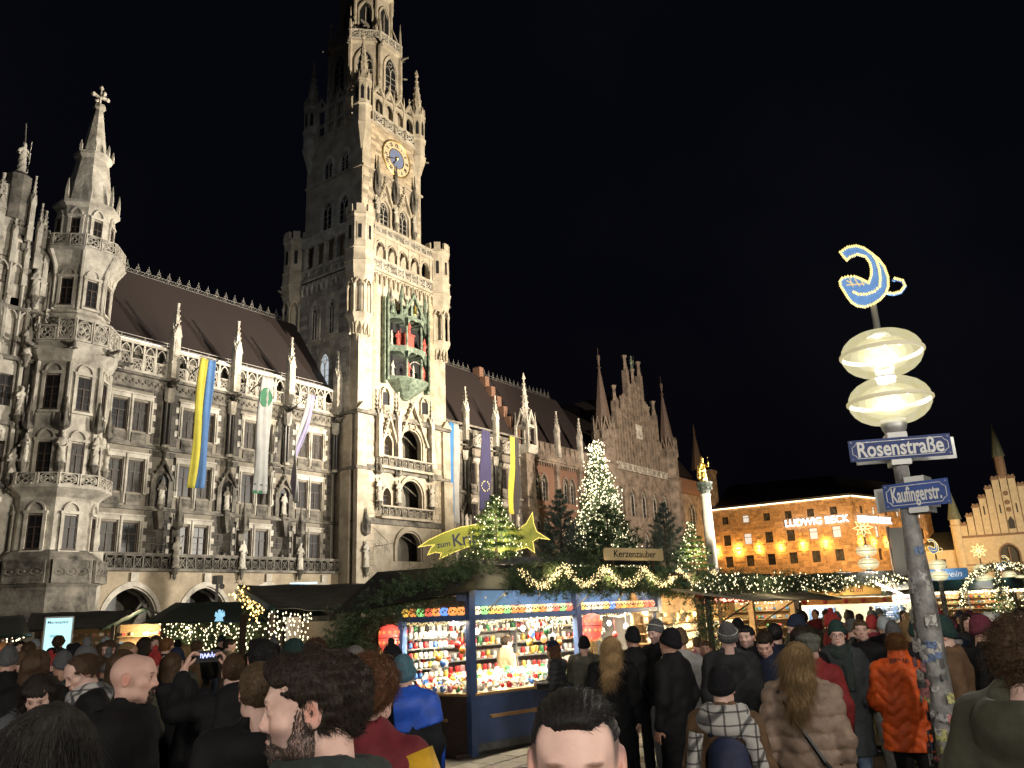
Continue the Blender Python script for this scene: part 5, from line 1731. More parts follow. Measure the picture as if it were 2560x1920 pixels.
q = MB();q.box(-12.6,-11.6,.42,.5,6.0,7.6,M);q.build('side_window',BLACK,old)
q = MB();V = [M @ Vector(v) for v in ((-9.6,.8,11.3),(0,.8,21),(0,14,21),(-9.6,14,11.3),(-17,.5,9.2),(-9.6,.5,9.2),(-9.6,8,13),(-17,8,13))];q.add(V,[(0,1,2,3),(4,5,6,7)]);q.build('roof',MATS['roof_dark'],old)
add_light('floodlight','SPOT',(135,-6,12),60000,(1,.80,.52),aim=(169,12,12),spot_size=math.radians(52),spot_blend=.7,shadow_soft_size=.3)

# ================================================================== gilded column
col_ = empty('monument_column',(59.3,24,0),label='pale marble column with black capital in front of the brick wing',cat='column')
b = MB();b.box(-1.1,1.1,-1.1,1.1,0,2.6);b.box(-.8,.8,-.8,.8,2.6,3.4);b.build('pedestal',STONE,col_)
b = MB();b.lathe([(.55,3.4),(.5,3.7),(.42,3.9),(.40,6),(.34,9.7),(.42,9.85),(.36,9.95)],16);b.build('shaft',mat('marble',(.60,.56,.48),.45,var=.15,scale=2),col_,smooth=True)
b = MB();b.lathe([(.36,9.95),(.40,10.2),(.60,10.5),(.52,10.55),(.62,10.7),(.62,10.84)],10)
for k in range(8): b.sphere((.5*math.cos(k*PI/4),.5*math.sin(k*PI/4),10.35),.13,5,4)
b.build('capital',mat('capital_dark',(.05,.06,.05),.5),col_)
s = SDF(axis_grid(-.5,.55,.028),axis_grid(-.4,.4,.028),axis_grid(-.03,2.15,.028))
s.u(s.cone((0,0,.15),(0,.02,1.0),.30,.22,(1,.85,1)),.03);s.u(s.cone((0,0,1.0),(0,0,1.4),.2,.19,(1,.75,1)),.1)
s.u(s.ell((0,-.03,1.68),(.095,.11,.13)),.05);s.u(s.cone((0,0,1.4),(0,0,1.62),.08,.06),.04)
s.u(s.ell((0,-.03,1.85),(.12,.12,.09)),.02);s.u(s.cone((0,0,1.9),(0,0,2.08),.05,.015),.02)
s.u(s.cone((.2,0,1.38),(.36,-.15,1.2),.07,.06),.05);s.u(s.cone((.36,-.15,1.2),(.40,-.2,1.45),.055,.045),.03);s.u(s.cone((.40,-.22,1.2),(.40,-.22,2.0),.022,.02),.01)
s.u(s.cone((-.2,0,1.38),(-.28,-.18,1.15),.08,.07),.05);s.u(s.ell((-.24,-.2,1.35),(.1,.1,.2)),.03);s.u(s.cone((-.28,.05,1.3),(-.34,.08,.35),.12,.16),.08)
s.noise(.012,22,6)
me = s.mesh('golden_statue');me.materials.append(GOLD)
o = tag(mobj('golden_statue',me,None,(59.3,24,10.84),math.radians(-40)),'gilded crowned statue standing on the marble column','statue')
add_light('floodlight','SPOT',(45,8,6),60000,(1,.9,.7),aim=(59.3,24,10.8),spot_size=math.radians(26),spot_blend=.6,shadow_soft_size=.1)

# ================================================================== great christmas tree
fir('christmas_tree',(87.1,49.1,0),21.4,7.8,5,NEEDLE,whorls=30,per=18,needles=22,nl=.6,nw=.05,bulbs=3000,bulb_r=.08,bulb_m=BULB_W,label='tall christmas tree covered in white lights before the brick wing',cat='christmas tree',taper=1.0,droop=.3,light=[(6,2500),(13,1800)])

# ================================================================== street lamps with ornaments
POLEM = mat('lamp_pole_paint',(0.36,0.35,0.335),.55,col2=(0.10,0.098,0.094),scale=9,detail=6,bump=.002,bscale=30)
def globe_mat(nm='lamp_glass',mixf=.5,stren=.92):
    m = bpy.data.materials.new(nm);m.use_nodes = True
    N = m.node_tree.nodes;L = m.node_tree.links;N.clear()
    out = N.new('ShaderNodeOutputMaterial');em = N.new('ShaderNodeEmission');tr = N.new('ShaderNodeBsdfTransparent');gs = N.new('ShaderNodeBsdfGlossy');mx = N.new('ShaderNodeMixShader');m2 = N.new('ShaderNodeMixShader')
    ge = N.new('ShaderNodeNewGeometry');no = N.new('ShaderNodeTexNoise');no.inputs['Scale'].default_value = 16;no.inputs['Detail'].default_value = 6
    rp = N.new('ShaderNodeValToRGB');rp.color_ramp.elements[0].position = .35;rp.color_ramp.elements[0].color = (.95,.83,.40,1);rp.color_ramp.elements[1].position = .7;rp.color_ramp.elements[1].color = (1,.93,.62,1)
    L.new(ge.outputs['Position'],no.inputs['Vector']);L.new(no.outputs['Fac'],rp.inputs['Fac']);L.new(rp.outputs['Color'],em.inputs['Color'])
    em.inputs['Strength'].default_value = stren;gs.inputs['Roughness'].default_value = .12
    mx.inputs[0].default_value = mixf;L.new(tr.outputs[0],mx.inputs[1]);L.new(em.outputs[0],mx.inputs[2])
    m2.inputs[0].default_value = .05;L.new(mx.outputs[0],m2.inputs[1]);L.new(gs.outputs[0],m2.inputs[2]);L.new(m2.outputs[0],out.inputs['Surface'])
    m.cycles.emission_sampling = 'NONE'
    return m
LGLASS = globe_mat()
HOT = glow('lamp_bulb',(1.0,.94,.74),5.0)
METAL = mat('galvanised',(.42,.42,.41),.45,metal=.6)
def prof_globe(R,h):
    P = []
    for i in range(13):
        t_ = -PI/2+PI*i/12
        P.append((max(.02,R*math.cos(t_)**.8),h*math.sin(t_)))
    return P
GL = MB();GL.lathe(prof_globe(.305,.188),32,cap=False);GLOBE = GL.mesh('globe',LGLASS,True)
GR = MB();GR.lathe([(.298,-.018),(.318,-.008),(.318,.008),(.298,.018)],32,cap=False);GRIM = GR.mesh('globe_rim',glow('lamp_rim',(1,.84,.42),.42),True)
HB = MB();HB.sphere((0,0,0),.065,14,10,(1.1,1.1,.75));HOTB = HB.mesh('lamp_bulb',HOT,True)
SHELLS = []  # nested shells added to imitate a soft glow round the bulb
for r_,f_,st_ in ((.085,.75,7.0),(.12,.5,3.6),(.16,.35,2.2),(.205,.25,1.5)):
    q = MB();q.lathe([(max(.01,r_*1.12*math.cos(a)),r_*.66*math.sin(a)) for a in np.linspace(-PI/2,PI/2,11)],20,cap=False);SHELLS.append(q.mesh('glow_shell',globe_mat('lamp_glow_shell',f_,st_),True))
MOON_OUT = [(115,105),(160,82),(215,85),(260,110),(300,150),(345,200),(380,260),(400,330),(400,390),(385,430),(350,465),(310,485),(260,495),(215,480),(180,450),(155,410),(135,370),(115,330),(110,300),(125,280),(160,277),(200,285),(240,310),(285,345),(301,300),(303,260),(295,215),(270,170),(220,143),(175,152),(155,168),(135,140)]
MOON_TAIL = [(392,428),(430,442),(470,438),(497,405),(485,370),(440,347),(428,358)]
def mz(x,y): return ((x-(310+(y-500)*.131))*.00126,(500-y)*.00132)
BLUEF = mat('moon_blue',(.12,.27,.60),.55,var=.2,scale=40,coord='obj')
BLUEF.node_tree.nodes['Principled BSDF'].inputs['Emission Color'].default_value = (.16,.36,.85,1);BLUEF.node_tree.nodes['Principled BSDF'].inputs['Emission Strength'].default_value = .30;BLUEF.cycles.emission_sampling = 'NONE'  # emission put into the blue panel in place of lamp light on it
def ornament(parent,kind,z,s_,bulb_r=.0125,n_per=1):
    if kind == 'moon':
        P = [mz(x,y) for x,y in MOON_OUT]
        b = MB();b.prism([(p[0],p[1]) for p in P],-.015,.015)
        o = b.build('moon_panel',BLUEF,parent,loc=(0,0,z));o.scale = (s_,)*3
        T = [mz(x,y) for x,y in MOON_TAIL]
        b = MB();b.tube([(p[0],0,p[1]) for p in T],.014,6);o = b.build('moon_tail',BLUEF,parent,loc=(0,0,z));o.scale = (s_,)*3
        pts = []
        def along(Q,st,closed):
            Q = Q+[Q[0]] if closed else Q
            for a,c in zip(Q[:-1],Q[1:]):
                l = math.dist(a,c);k = max(1,int(l/st))
                for i in range(k): pts.append((a[0]+(c[0]-a[0])*i/k,-.022,a[1]+(c[1]-a[1])*i/k))
        along(P,.017,True);along(T,.017,False)
        inner = [mz(x,y) for x,y in [(310,160),(335,210),(350,270),(355,330),(350,380),(320,405),(270,415),(220,405),(180,375)]]
        along(inner,.019,False)
        light_string(parent,[(p[0]*s_,p[1]*s_,z+p[2]*s_) for p in pts],bulb_r*s_,glow('moon_bulb',(1,.72,.20),1.5),'bulb_chain')
        b = MB()
        for q in ([(150,300),(200,340)],[(170,290),(190,350)],[(200,300),(230,355)],[(150,330),(260,345)],[(240,320),(255,355)]): b.tube([(*mz(*q[0])[:1],-.02,mz(*q[0])[1]),(mz(*q[1])[0],-.02,mz(*q[1])[1])],.006,4)
        o = b.build('moon_lattice',glow('moon_gold',(1,.70,.2),.7),parent,loc=(0,0,z));o.scale = (s_,)*3
    else:
        pts = [];b = MB()
        R = .30*s_;zc = z+R*1.05
        for k in range(8):
            a = PI/2+k*PI/4
            a1,a2 = a-PI/8,a+PI/8
            tip = (R*math.cos(a),0,zc+R*math.sin(a));v1 = (R*.48*math.cos(a1),0,zc+R*.48*math.sin(a1));v2 = (R*.48*math.cos(a2),0,zc+R*.48*math.sin(a2));c0 = (R*.12*math.cos(a),0,zc+R*.12*math.sin(a))
            b.tube([c0,v1,tip,v2,c0],.016*s_,5)
        b.build('star_frame',glow('star_tube',(1,.72,.28),2.2),parent)
        MB().tube([(0,0,z-.1),(0,0,zc)],.012,5).build('star_rod',METAL,parent)

def street_lamp(x,y,zt,label,orn,s_=1.0,rz=0.0,power=60,stickers=0,r0=.09):
    """stacked lens shaped globes on a pole; zt height of the upper globe"""
    root = empty('street_lamp',(x,y,0),rz,label=label,cat='street lamp',group='street lamps with stacked glass globes')
    zb = zt-.39*s_
    b = MB();b.lathe([(r0*1.15,0),(r0*1.1,.4),(r0,.9),(r0*.95,1.9),(r0*.62,2.6),(r0*.58,zb-.2*s_)],16);b.build('pole',POLEM,root,smooth=True)
    b = MB();b.lathe([(.05*s_,zb-.30*s_),(.09*s_,zb-.22*s_),(.10*s_,zb-.155*s_),(.06*s_,zb-.15*s_)],16);b.lathe([(.07*s_,zb+.15*s_),(.07*s_,zt-.15*s_)],12);b.lathe([(.09*s_,zt+.15*s_),(.06*s_,zt+.19*s_),(.026*s_,zt+.2*s_),(.024*s_,zt+.43*s_)],12);b.build('collar',METAL,root,smooth=True)
    for z in (zb,zt):
        o = mobj('globe',GLOBE,root,(0,0,z));o.scale = (s_,)*3
        q = mobj('globe_rim',GRIM,o);q = mobj('lamp_bulb',HOTB,o)
        for dm in SHELLS: mobj('glow_shell',dm,o)
    add_light('lamp_light','POINT',(x,y,zt),power*.72,(1,.93,.82),shadow_soft_size=.12*s_);add_light('lamp_light','POINT',(x,y,zb),power*.72,(1,.93,.82),shadow_soft_size=.12*s_)
    if orn: ornament(root,orn,zt+.40*s_,s_)
    if stickers:
        r_ = random.Random(3)
        cols = [(.55,.53,.5),(.45,.44,.42),(.5,.48,.2),(.1,.1,.1),(.15,.22,.4),(.5,.2,.2),(.35,.35,.33),(.42,.42,.42)]
        for i in range(stickers):
            z = r_.uniform(.5,2.3);a = r_.uniform(PI*.75,PI*1.7);h = r_.uniform(.03,.11);wa = r_.uniform(.25,.95);rr = (r0*.95 if z > .9 else r0)+.004+.0006*i
            if z > 1.9: rr = r0*.95-(z-1.9)/.7*r0*.33+.004
            V = [];F = []
            for u in range(6):
                aa = a+wa*(u/5-.5);jag = r_.uniform(-.012,.012)
                V += [(rr*math.cos(aa),rr*math.sin(aa),z-h/2+jag),(rr*math.cos(aa),rr*math.sin(aa),z+h/2+r_.uniform(-.01,.01))]
            for u in range(5): F.append((2*u,2*u+2,2*u+3,2*u+1))
            c_ = r_.choice(cols)
            mobj('sticker',mesh_from('sticker',V,F,mat('sticker_%d' % cols.index(c_),c_,.6,col2=tuple(v*.35 for v in c_),scale=38,detail=3,ramp=(.40,.52))),root)
    return root
VRZ = math.radians(9.4-90)
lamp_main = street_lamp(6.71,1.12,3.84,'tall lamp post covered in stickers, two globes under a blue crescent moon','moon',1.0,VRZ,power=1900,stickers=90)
street_lamp(29.3,6.38,3.39,'lamp post with glowing star beside the mulled wine stall','star',1.08,VRZ,power=700)
street_lamp(35.6,5.24,2.98,'lamp post with small lit crescent before the old town hall','moon',1.05,VRZ,power=700)
street_lamp(45.8,4.83,2.96,'lamp post with thin white star before the stepped gable','star',1.2,VRZ,power=700)
street_lamp(59.8,4.87,2.8,'lamp post with lit crescent standing past both star topped lamps','moon',1.25,VRZ,power=700)
street_lamp(65.3,4.7,2.65,'slim lamp post topped by a small golden star near the red stall','star',1.0,VRZ,power=60)
street_lamp(-2.2,-2.4,3.84,'added star lamp post out of view that brightens the crowd','star',1.0,VRZ,power=7600)  # this and the next two posts are unseen, added to light the crowd
street_lamp(3.2,-5.2,3.84,'added crescent lamp post out of view that brightens the crowd','moon',1.0,VRZ,power=7600)
street_lamp(-5.5,6.5,3.84,'added star lamp post out of view, brightening the left crowd','star',1.0,VRZ,power=7600)

# ---- enamel street name signs clamped to the lamp post
ENAM = mat('enamel_blue',(.022,.04,.15),.5,var=.2,scale=4,spec=.3)
ENAM2 = mat('enamel_blue_light',(.035,.075,.27),.5,var=.2,scale=4,spec=.3)
WHITE_E = mat('enamel_white',(.60,.60,.585),.4)
GREYB = mat('sign_back',(.52,.52,.50),.5,var=.1,scale=5)
def street_sign(txt,loc,rz,w_,h,m,label,gap=.09,tsx=.62,tsize=.15,shift=0.0):
    root = empty('street_sign',loc,rz,label=label,cat='street sign')
    def plate(nm,y,mm,front):
        b = MB();b.prism([(-w_/2,-h/2),(w_/2,-h/2),(w_/2,h/2),(-w_/2,h/2)],y-.006,y+.006);return b.build(nm,mm,root,loc=(shift if not front else 0,0,0))
    plate('plate',-gap,m,True);plate('rear_plate',gap,GREYB,False)
    b = MB();b.box(-w_/2,w_/2,gap+.006,gap+.012,-h/2,h/2);b.build('rear_face',m,root,loc=(shift,0,0))
    i0 = .022;b = MB();c_ = .035
    P = [(-w_/2+i0+c_,-h/2+i0),(w_/2-i0-c_,-h/2+i0),(w_/2-i0-c_*.6,-h/2+i0+c_*.6),(w_/2-i0,-h/2+i0+c_),(w_/2-i0,h/2-i0-c_),(w_/2-i0-c_*.6,h/2-i0-c_*.6),(w_/2-i0-c_,h/2-i0),(-w_/2+i0+c_,h/2-i0),(-w_/2+i0+c_*.6,h/2-i0-c_*.6),(-w_/2+i0,h/2-i0-c_),(-w_/2+i0,-h/2+i0+c_),(-w_/2+i0+c_*.6,-h/2+i0+c_*.6)]
    b.tube([(p[0],-gap-.008,p[1]) for p in P+[P[0]]],.0032,4);b.build('border_line',WHITE_E,root)
    text_mesh('lettering',txt,tsize,WHITE_E,.001,.0035,parent=root,loc=(0,-gap-.009,.0),sx=tsx)
    b = MB()
    for sx in (-1,1):
        for sz in (-1,1): b.sphere((sx*(w_/2-.018),-gap-.006,sz*(h/2-.018)),.007,6,4)
    b.build('screw',METAL,root)
    b = MB()
    for z in (h/2+.022,-h/2-.022): b.box(-.07,.07,-gap,gap,z-.02,z+.02)
    b.build('clamp',METAL,root)
    return root
street_sign('Rosenstraße',(6.705,1.125,3.06),math.radians(9.4-90+12),.72,.165,ENAM,'dark blue street sign reading Rosenstraße, slightly tilted',tsx=.74,tsize=.165,shift=.07)
street_sign('Kaufingerstr.',(6.71,1.02,2.70),math.radians(9.4-90-16),.46,.185,ENAM2,'brighter blue street sign reading Kaufingerstr.',gap=.10,tsx=.44,tsize=.155,shift=-.13)

# ================================================================== candle stall (main booth)
BLUEW = mat('stall_blue',(.055,.095,.22),.45,var=.15,scale=6,bump=.002,bscale=40)
BLUEL = mat('stall_blue_light',(.07,.17,.44),.55,var=.15,scale=5)
DKWOOD = mat('dark_wood',(.05,.032,.024),.65,var=.3,scale=9,bump=.003,bscale=30,stretch=(1,1,6))
WOOD = mat('pine_wood',(.36,.22,.10),.55,var=.25,scale=7,bump=.003,bscale=26,stretch=(1,1,5))
GREYW = mat('weathered_plank',(.13,.135,.14),.75,var=.3,scale=7,bump=.004,bscale=25)
TIN = glow('tinsel_gold',(1,.72,.22),.9)  # glint of the tinsel put in as emission
BTH = math.radians(-14);BC0 = (9.57,7.69)
booth = empty('market_stall',(BC0[0],BC0[1],0),BTH,label='blue candle stall with lit counter, starry valance and fir garland',cat='market stall')
FL = 4.25;LV = Vector((math.cos(math.radians(110)),math.sin(math.radians(110)),0));LA = math.radians(110)
# front: base panels, skirting, rail
for i,(a,c) in enumerate(((0.06,2.14),(2.26,4.19))):
    b = MB();b.bev(a,c,-.02,.04,.16,.80,.01);b.build('base_panel',BLUEW,booth)
b = MB();b.box(.04,FL,.0,.06,.0,.155);b.build('skirting',GREYW,booth)
for a,c in ((.28,1.98),(2.5,4.0)):
    b = MB();b.bev(a,c,-.09,-.045,.485,.53,.012);b.build('rail',WOOD,booth)
    for x in (a+.2,c-.2): MB().box(x-.02,x+.02,-.05,-.015,.49,.525).build('rail_bracket',DKWOOD,booth)
b = MB();b.box(.02,FL,-.06,.30,.80,.835);b.build('counter_top',WOOD,booth)
for x in (0,2.2,4.25):
    b = MB();b.bev(x-.055,x+.055,-.055,.055,0,2.42,.008);b.build('post',BLUEW,booth)
for a,c in ((.06,2.14),(2.26,4.19)):
    b = MB();b.bev(a,c,-.045,.045,1.845,1.92,.008);b.build('beam',BLUEW,booth)
    # starry valance behind the lantern shelf
    b = MB();b.add([(a,.10,1.93),(c,.10,1.93),(c,.02,2.34),(a,.02,2.34)],[(0,1,2,3)]);b.build('valance',BLUEL,booth)
STARM = mat('paper_star',(.70,.50,.16),.5)
def star5(parent,loc,r,m=STARM,rz=0.0,tilt=0.0):
    b = MB();V = []
    for i in range(10):
        rr = r if i % 2 == 0 else r*.42;t_ = PI/2+tilt+2*PI*i/10;V.append((rr*math.cos(t_),0,rr*math.sin(t_)))
    V += [(0,-r*.15,0)]
    b.add(V,[(i,(i+1) % 10,10) for i in range(10)]);return b.build('star',m,parent,loc=loc,rz=rz)
for i in range(17):
    x = rnd.uniform(.2,4.05)
    if abs(x-2.2) < .12: continue
    z = rnd.uniform(2.07,2.28);star5(booth,(x,.10-(z-1.93)*.195-.012,z),rnd.uniform(.018,.038),tilt=rnd.random())
# left face
ML = Matrix.Rotation(LA-PI,4,'Z')          # local x runs from far end back to the corner
LL = 1.25
def lp(u,y,z): return Vector((LV.x*u,LV.y*u,z))+Vector((-LV.y,LV.x,0))*y
b = MB()
for u0,u1,z0,z1,y0,y1 in ((.06,LL,.0,.80,-.03,.03),): b.box(-u1,-u0,y0,y1,z0,z1,ML)
b.build('base_panel',DKWOOD,booth)
MB().box(-LL,-.05,-.09,.25,.80,.835,ML).build('counter_top',WOOD,booth)
MB().box(-LL,-.06,-.045,.045,1.845,1.92,ML).build('beam',BLUEW,booth)
MB().box(-LL,-.4,-.08,-.04,.45,.49,ML).build('rail',WOOD,booth)
MB().box(-LL-.05,-LL+.05,-.055,.055,0,2.2,ML).build('post',BLUEL,booth)
b = MB();b.box(-LL-.95,-LL-.05,-.02,.03,0,1.95,ML);b.build('side_door',mat('door_red',(.09,.03,.022),.5,var=.2,scale=5),booth)
for zz in (.3,1.15): MB().box(-LL-.88,-LL-.14,-.03,-.018,zz,zz+.7,ML).build('door_panel',mat('door_red2',(.055,.02,.016),.5),booth)
MB().box(-LL,-.06,.3,.32,1.93,2.2,ML).build('valance',DKWOOD,booth)
# interior: back wall with shelves
BY = 1.75
b = MB();b.box(-.35,4.3,BY,BY+.05,0,2.4);b.build('back_wall',mat('inner_wall_grey',(.16,.15,.145),.8,var=.2,scale=3),booth)
b = MB();b.box(4.22,4.27,.1,BY,0,2.4);b.build('side_wall',mat('inner_wall_grey',(.16,.15,.145),.8),booth)
b = MB();b.box(-.3,4.3,.0,BY,0,.05);b.build('floor_board',DKWOOD,booth)
for z in (.95,1.17,1.39,1.61,1.80):
    MB().box(-.3,4.2,BY-.22,BY,z,z+.018).build('shelf',GREYW,booth)
for x in (.35,1.25,2.2,3.1): MB().box(x-.015,x+.015,BY-.2,BY,.9,1.9).build('shelf_upright',GREYW,booth)
# sloping display on the counter
b = MB();b.add([(.02,.0,.84),(4.2,.0,.84),(4.2,.78,1.02),(.02,.78,1.02),(.02,.78,.84),(4.2,.78,.84)],[(0,1,2,3),(3,2,5,4)]);b.build('display_slope',mat('display_cloth',(.55,.50,.42),.8),booth)
b = MB();V = [lp(u,y,z) for u,y,z in ((.05,-.02,.84),(1.2,-.02,.84),(1.2,-.6,1.0),(.05,-.45,1.0))];b.add(V,[(0,1,2,3)]);b.build('display_slope',MATS['display_cloth'],booth)
# roof with planks, fascia
ROOFP = mat('stall_roof',(.028,.025,.024),.6,var=.3,scale=5)
b = MB()
b.add([(-.35,-.62,2.25),(4.9,-.62,2.18),(4.6,.5,2.62),(.4,.5,2.66)],[(0,1,2,3)])
b.add([(-.35,-.62,2.27),(4.9,-.62,2.20),(4.6,.5,2.64),(.4,.5,2.68)],[(3,2,1,0)])
b.add([(-.35,-.62,2.25),(4.9,-.62,2.18),(4.9,-.62,2.20),(-.35,-.62,2.27)],[(0,1,2,3)])
b.build('awning',ROOFP,booth)
b = MB();b.add([(-.35,-.62,2.26),(.4,.5,2.67),(-.2,2.3,2.67),(-1.1,2.2,2.0),(4.6,.5,2.63),(4.6,2.3,2.63)],[(0,1,2,3),(1,4,5,2)]);b.build('roof',ROOFP,booth)
MB().box(.75,4.5,.40,.44,2.68,2.80).build('fascia',GREYW,booth)
MB().box(-.45,.1,.28,.34,2.32,2.45,Matrix.Rotation(LA-PI,4,'Z')).build('fascia',DKWOOD,booth)
for x in (.3,2.15):
    MB().tube([(x,-.02,1.95),(x+.12,-.35,2.24)],.012,5).build('awning_strut',METAL,booth)
# number plate
b = MB();b.box(-.30,-.12,-.08,-.065,2.12,2.36);b.build('number_plate',mat('plate_blue',(.05,.07,.16),.4),booth)
text_mesh('number','27',.075,WHITE_E,.001,0,parent=booth,loc=(-.21,-.083,2.29))
# tinsel under the beam
pts = []
for x in np.linspace(.1,4.15,420): pts.append((x,.07+rnd.uniform(-.02,.03),1.815+.02*math.sin(x*9)+rnd.uniform(-.03,.02)))
for u in np.linspace(.08,1.2,110):
    p = lp(u,-.06,1.81+rnd.uniform(-.03,.02));pts.append(tuple(p))
light_string(booth,pts,.009,TIN,'tinsel')
# inside lamps
for x,y in ((.7,.75),(1.75,.85),(2.9,.75),(3.8,.8),(-.15,.8)):
    q = empty('pendant_lamp',(0,0,0));q.parent = booth;q.location = (x,y,1.66)
    MB().tube([(0,0,.05),(0,0,.6)],.004,4).build('lamp_cord',BLACK,q)
    MB().sphere((0,0,0),.035,8,6,(1,1,1.3)).build('lamp_bulb',glow('stall_bulb',(1,.93,.78),25),q)
    wp = Matrix.Translation((BC0[0],BC0[1],0)) @ Matrix.Rotation(BTH,4,'Z') @ Vector((x,y,1.66))
    add_light('pendant_light','POINT',wp,105,(1,.87,.65),shadow_soft_size=.035)
Mb = Matrix.Translation((BC0[0],BC0[1],0)) @ Matrix.Rotation(BTH,4,'Z')
def strip_light(x0,x1,y,z,power,aimv,size_y=.06):
    p = Mb @ Vector(((x0+x1)/2,y,z));t_ = Mb @ (Vector(((x0+x1)/2,y,z))+Vector(aimv))
    o = add_light('strip_light','AREA',p,power,(1,.84,.58),aim=t_,shape='RECTANGLE',size=x1-x0,size_y=size_y)
    d = (t_-p).normalized()
    xax = (Mb.to_3x3() @ Vector((1,0,0)));zax = -d;yax = zax.cross(xax).normalized();xax = yax.cross(zax)
    R_ = Matrix((xax,yax,zax)).transposed().to_4x4();o.matrix_world = Matrix.Translation(p) @ R_
    return o
strip_light(.1,2.1,.12,1.84,140,(0,.35,-1));strip_light(2.3,4.1,.12,1.84,140,(0,.35,-1));strip_light(.2,4.1,-.30,2.27,24,(0,.5,-1))
p = Mb @ lp(.6,-.2,1.84);add_light('strip_light','AREA',p,75,(1,.84,.58),aim=p+Vector((.25,-.1,-1)),shape='RECTANGLE',size=1.0,size_y=.06)

# ---- goods
GC = {'red': (.45,.03,.03),'white': (.72,.68,.60),'gold': (.55,.36,.08),'blue': (.05,.14,.42),'silver': (.5,.5,.5),'green': (.04,.20,.08),'orange': (.62,.22,.03),'pink': (.60,.25,.30)}
GM = {k: mat('ware_'+k,v,.3,var=.35,scale=60,spec=.6) for k,v in GC.items()}
def ware_mesh(kind):
    b = MB()
    if kind == 'bauble':
        b.sphere((0,0,.04),.036,8,6);b.lathe([(.01,.072),(.01,.085),(.002,.09)],6)
    elif kind == 'candle':
        b.lathe([(.028,0),(.028,.085),(.026,.088),(.004,.085),(.003,.10),(.001,.105)],10)
    elif kind == 'jar':
        b.lathe([(.024,0),(.036,.02),(.036,.055),(.028,.075),(.03,.08),(.02,.078)],10)
    elif kind == 'house':
        b.box(-.035,.035,-.025,.025,0,.05);b.prism([(-.042,.05),(.042,.05),(0,.09)],-.03,.03);b.box(.012,.022,-.01,.0,.06,.095)
    return b.mesh(kind,None,kind != 'house')
WARE = {k: ware_mesh(k) for k in ('bauble','candle','jar','house')}
WNAME = {'bauble': 'christmas_bauble','candle': 'candle','jar': 'tea_light_jar','house': 'ceramic_house'}
WLAB = {'bauble': '{} glass bauble on the sloping display of the blue stall','candle': '{} candle standing on the back shelves of the blue stall','jar': '{} tea light jar on the sloping display of the blue stall','house': '{} ceramic house on the sloping display of the blue stall'}
for m_ in WARE.values(): m_.materials.append(GM['white'])
def ware(kind,colr,loc,s_=1.0,rz=0.0):
    o = mobj(WNAME[kind],WARE[kind],None,loc,rz);o.scale = (s_,)*3;set_mat(o,GM[colr])
    return tag(o,WLAB[kind].format(colr),{'bauble': 'bauble','candle': 'candle','jar': 'jar','house': 'ornament'}[kind],'wares on the candle stall')
cl = list(GC)
nware = 0
for j in range(5):
    y = .06+j*.155;z = .842+.18*y/.78
    x = .12+.05*(j % 2)
    while x < 4.1:
        if abs(x-2.2) > .09:
            k = ('jar','bauble','house','bauble','jar')[(j+int(x*3)) % 5]
            colr = cl[int(rnd.random()*8)] if j else rnd.choice(('blue','silver','white','red'))
            ware(k,colr if rnd.random() < .7 else 'white',Mb @ Vector((x,y+rnd.uniform(-.02,.02),z)),rnd.uniform(.9,1.25),rnd.uniform(0,6));nware += 1
        x += rnd.uniform(.10,.135)
for z in (.968,1.188,1.408,1.628):
    x = -.2
    while x < 4.1:
        ware('candle',rnd.choice(('red','white','white','gold','pink','red','green','silver')),Mb @ Vector((x,BY-.10+rnd.uniform(-.03,.03),z)),rnd.uniform(1.0,1.6));x += rnd.uniform(.10,.14)
for j in range(3):
    for i in range(8):
        u = .14+i*.135;p = lp(u,-.05-.14*j,.842+.05*j);ware(rnd.choice(('jar','bauble','house')),rnd.choice(cl),Mb @ p,rnd.uniform(.9,1.3),rnd.uniform(0,6))
BRT = [(.75,.70,.6),(.7,.1,.07),(.7,.5,.15),(.6,.6,.62),(.15,.3,.6),(.8,.75,.68),(.7,.3,.1)]
def booth_fill():
    r_ = random.Random(77);P_ = []
    for _ in range(900):
        x = r_.uniform(.08,4.15);yy = r_.uniform(.03,.76);P_.append((x,yy,.862+.18*yy/.78+r_.random()*.05))
    for z in (.968,1.188,1.408,1.628):
        for _ in range(110): P_.append((r_.uniform(-.2,4.1),BY-.18+r_.uniform(-.03,.03),z+.02))
    for _ in range(220):
        p = lp(r_.uniform(.08,1.18),-r_.uniform(.02,.42),.87+r_.random()*.08);P_.append(tuple(p))
    shelf_goods(booth,'small_wares',P_,.036,BRT,78)
# shelf rack seen through the left face
rk = empty('display_rack',tuple(Mb @ Vector((.15,1.2,0))),BTH,label='grey rack full of small candle glasses behind the left counter',cat='rack')
for z in (.98,1.13,1.28,1.43,1.58): MB().box(-.75,.28,-.06,.08,z,z+.014).build('shelf',GREYW,rk)
for x in (-.75,-.25,.27): MB().box(x-.012,x+.012,.06,.08,.4,1.7).build('upright',GREYW,rk)
Mr = Matrix.Translation(Mb @ Vector((.15,1.2,0))) @ Matrix.Rotation(BTH,4,'Z')
for z in (.994,1.144,1.294,1.444,1.594):
    x = -.7
    while x < .26:
        o = mobj('tea_light_jar',WARE['jar'],None,Mr @ Vector((x,.0,z)));c_ = rnd.choice(('silver','white','red','blue','silver','gold','white'));set_mat(o,GM[c_]);o.scale = (1.1,1.1,1.1)
        tag(o,c_+' candle glass on the grey rack inside the blue stall','jar','glasses on the rack');x += .095
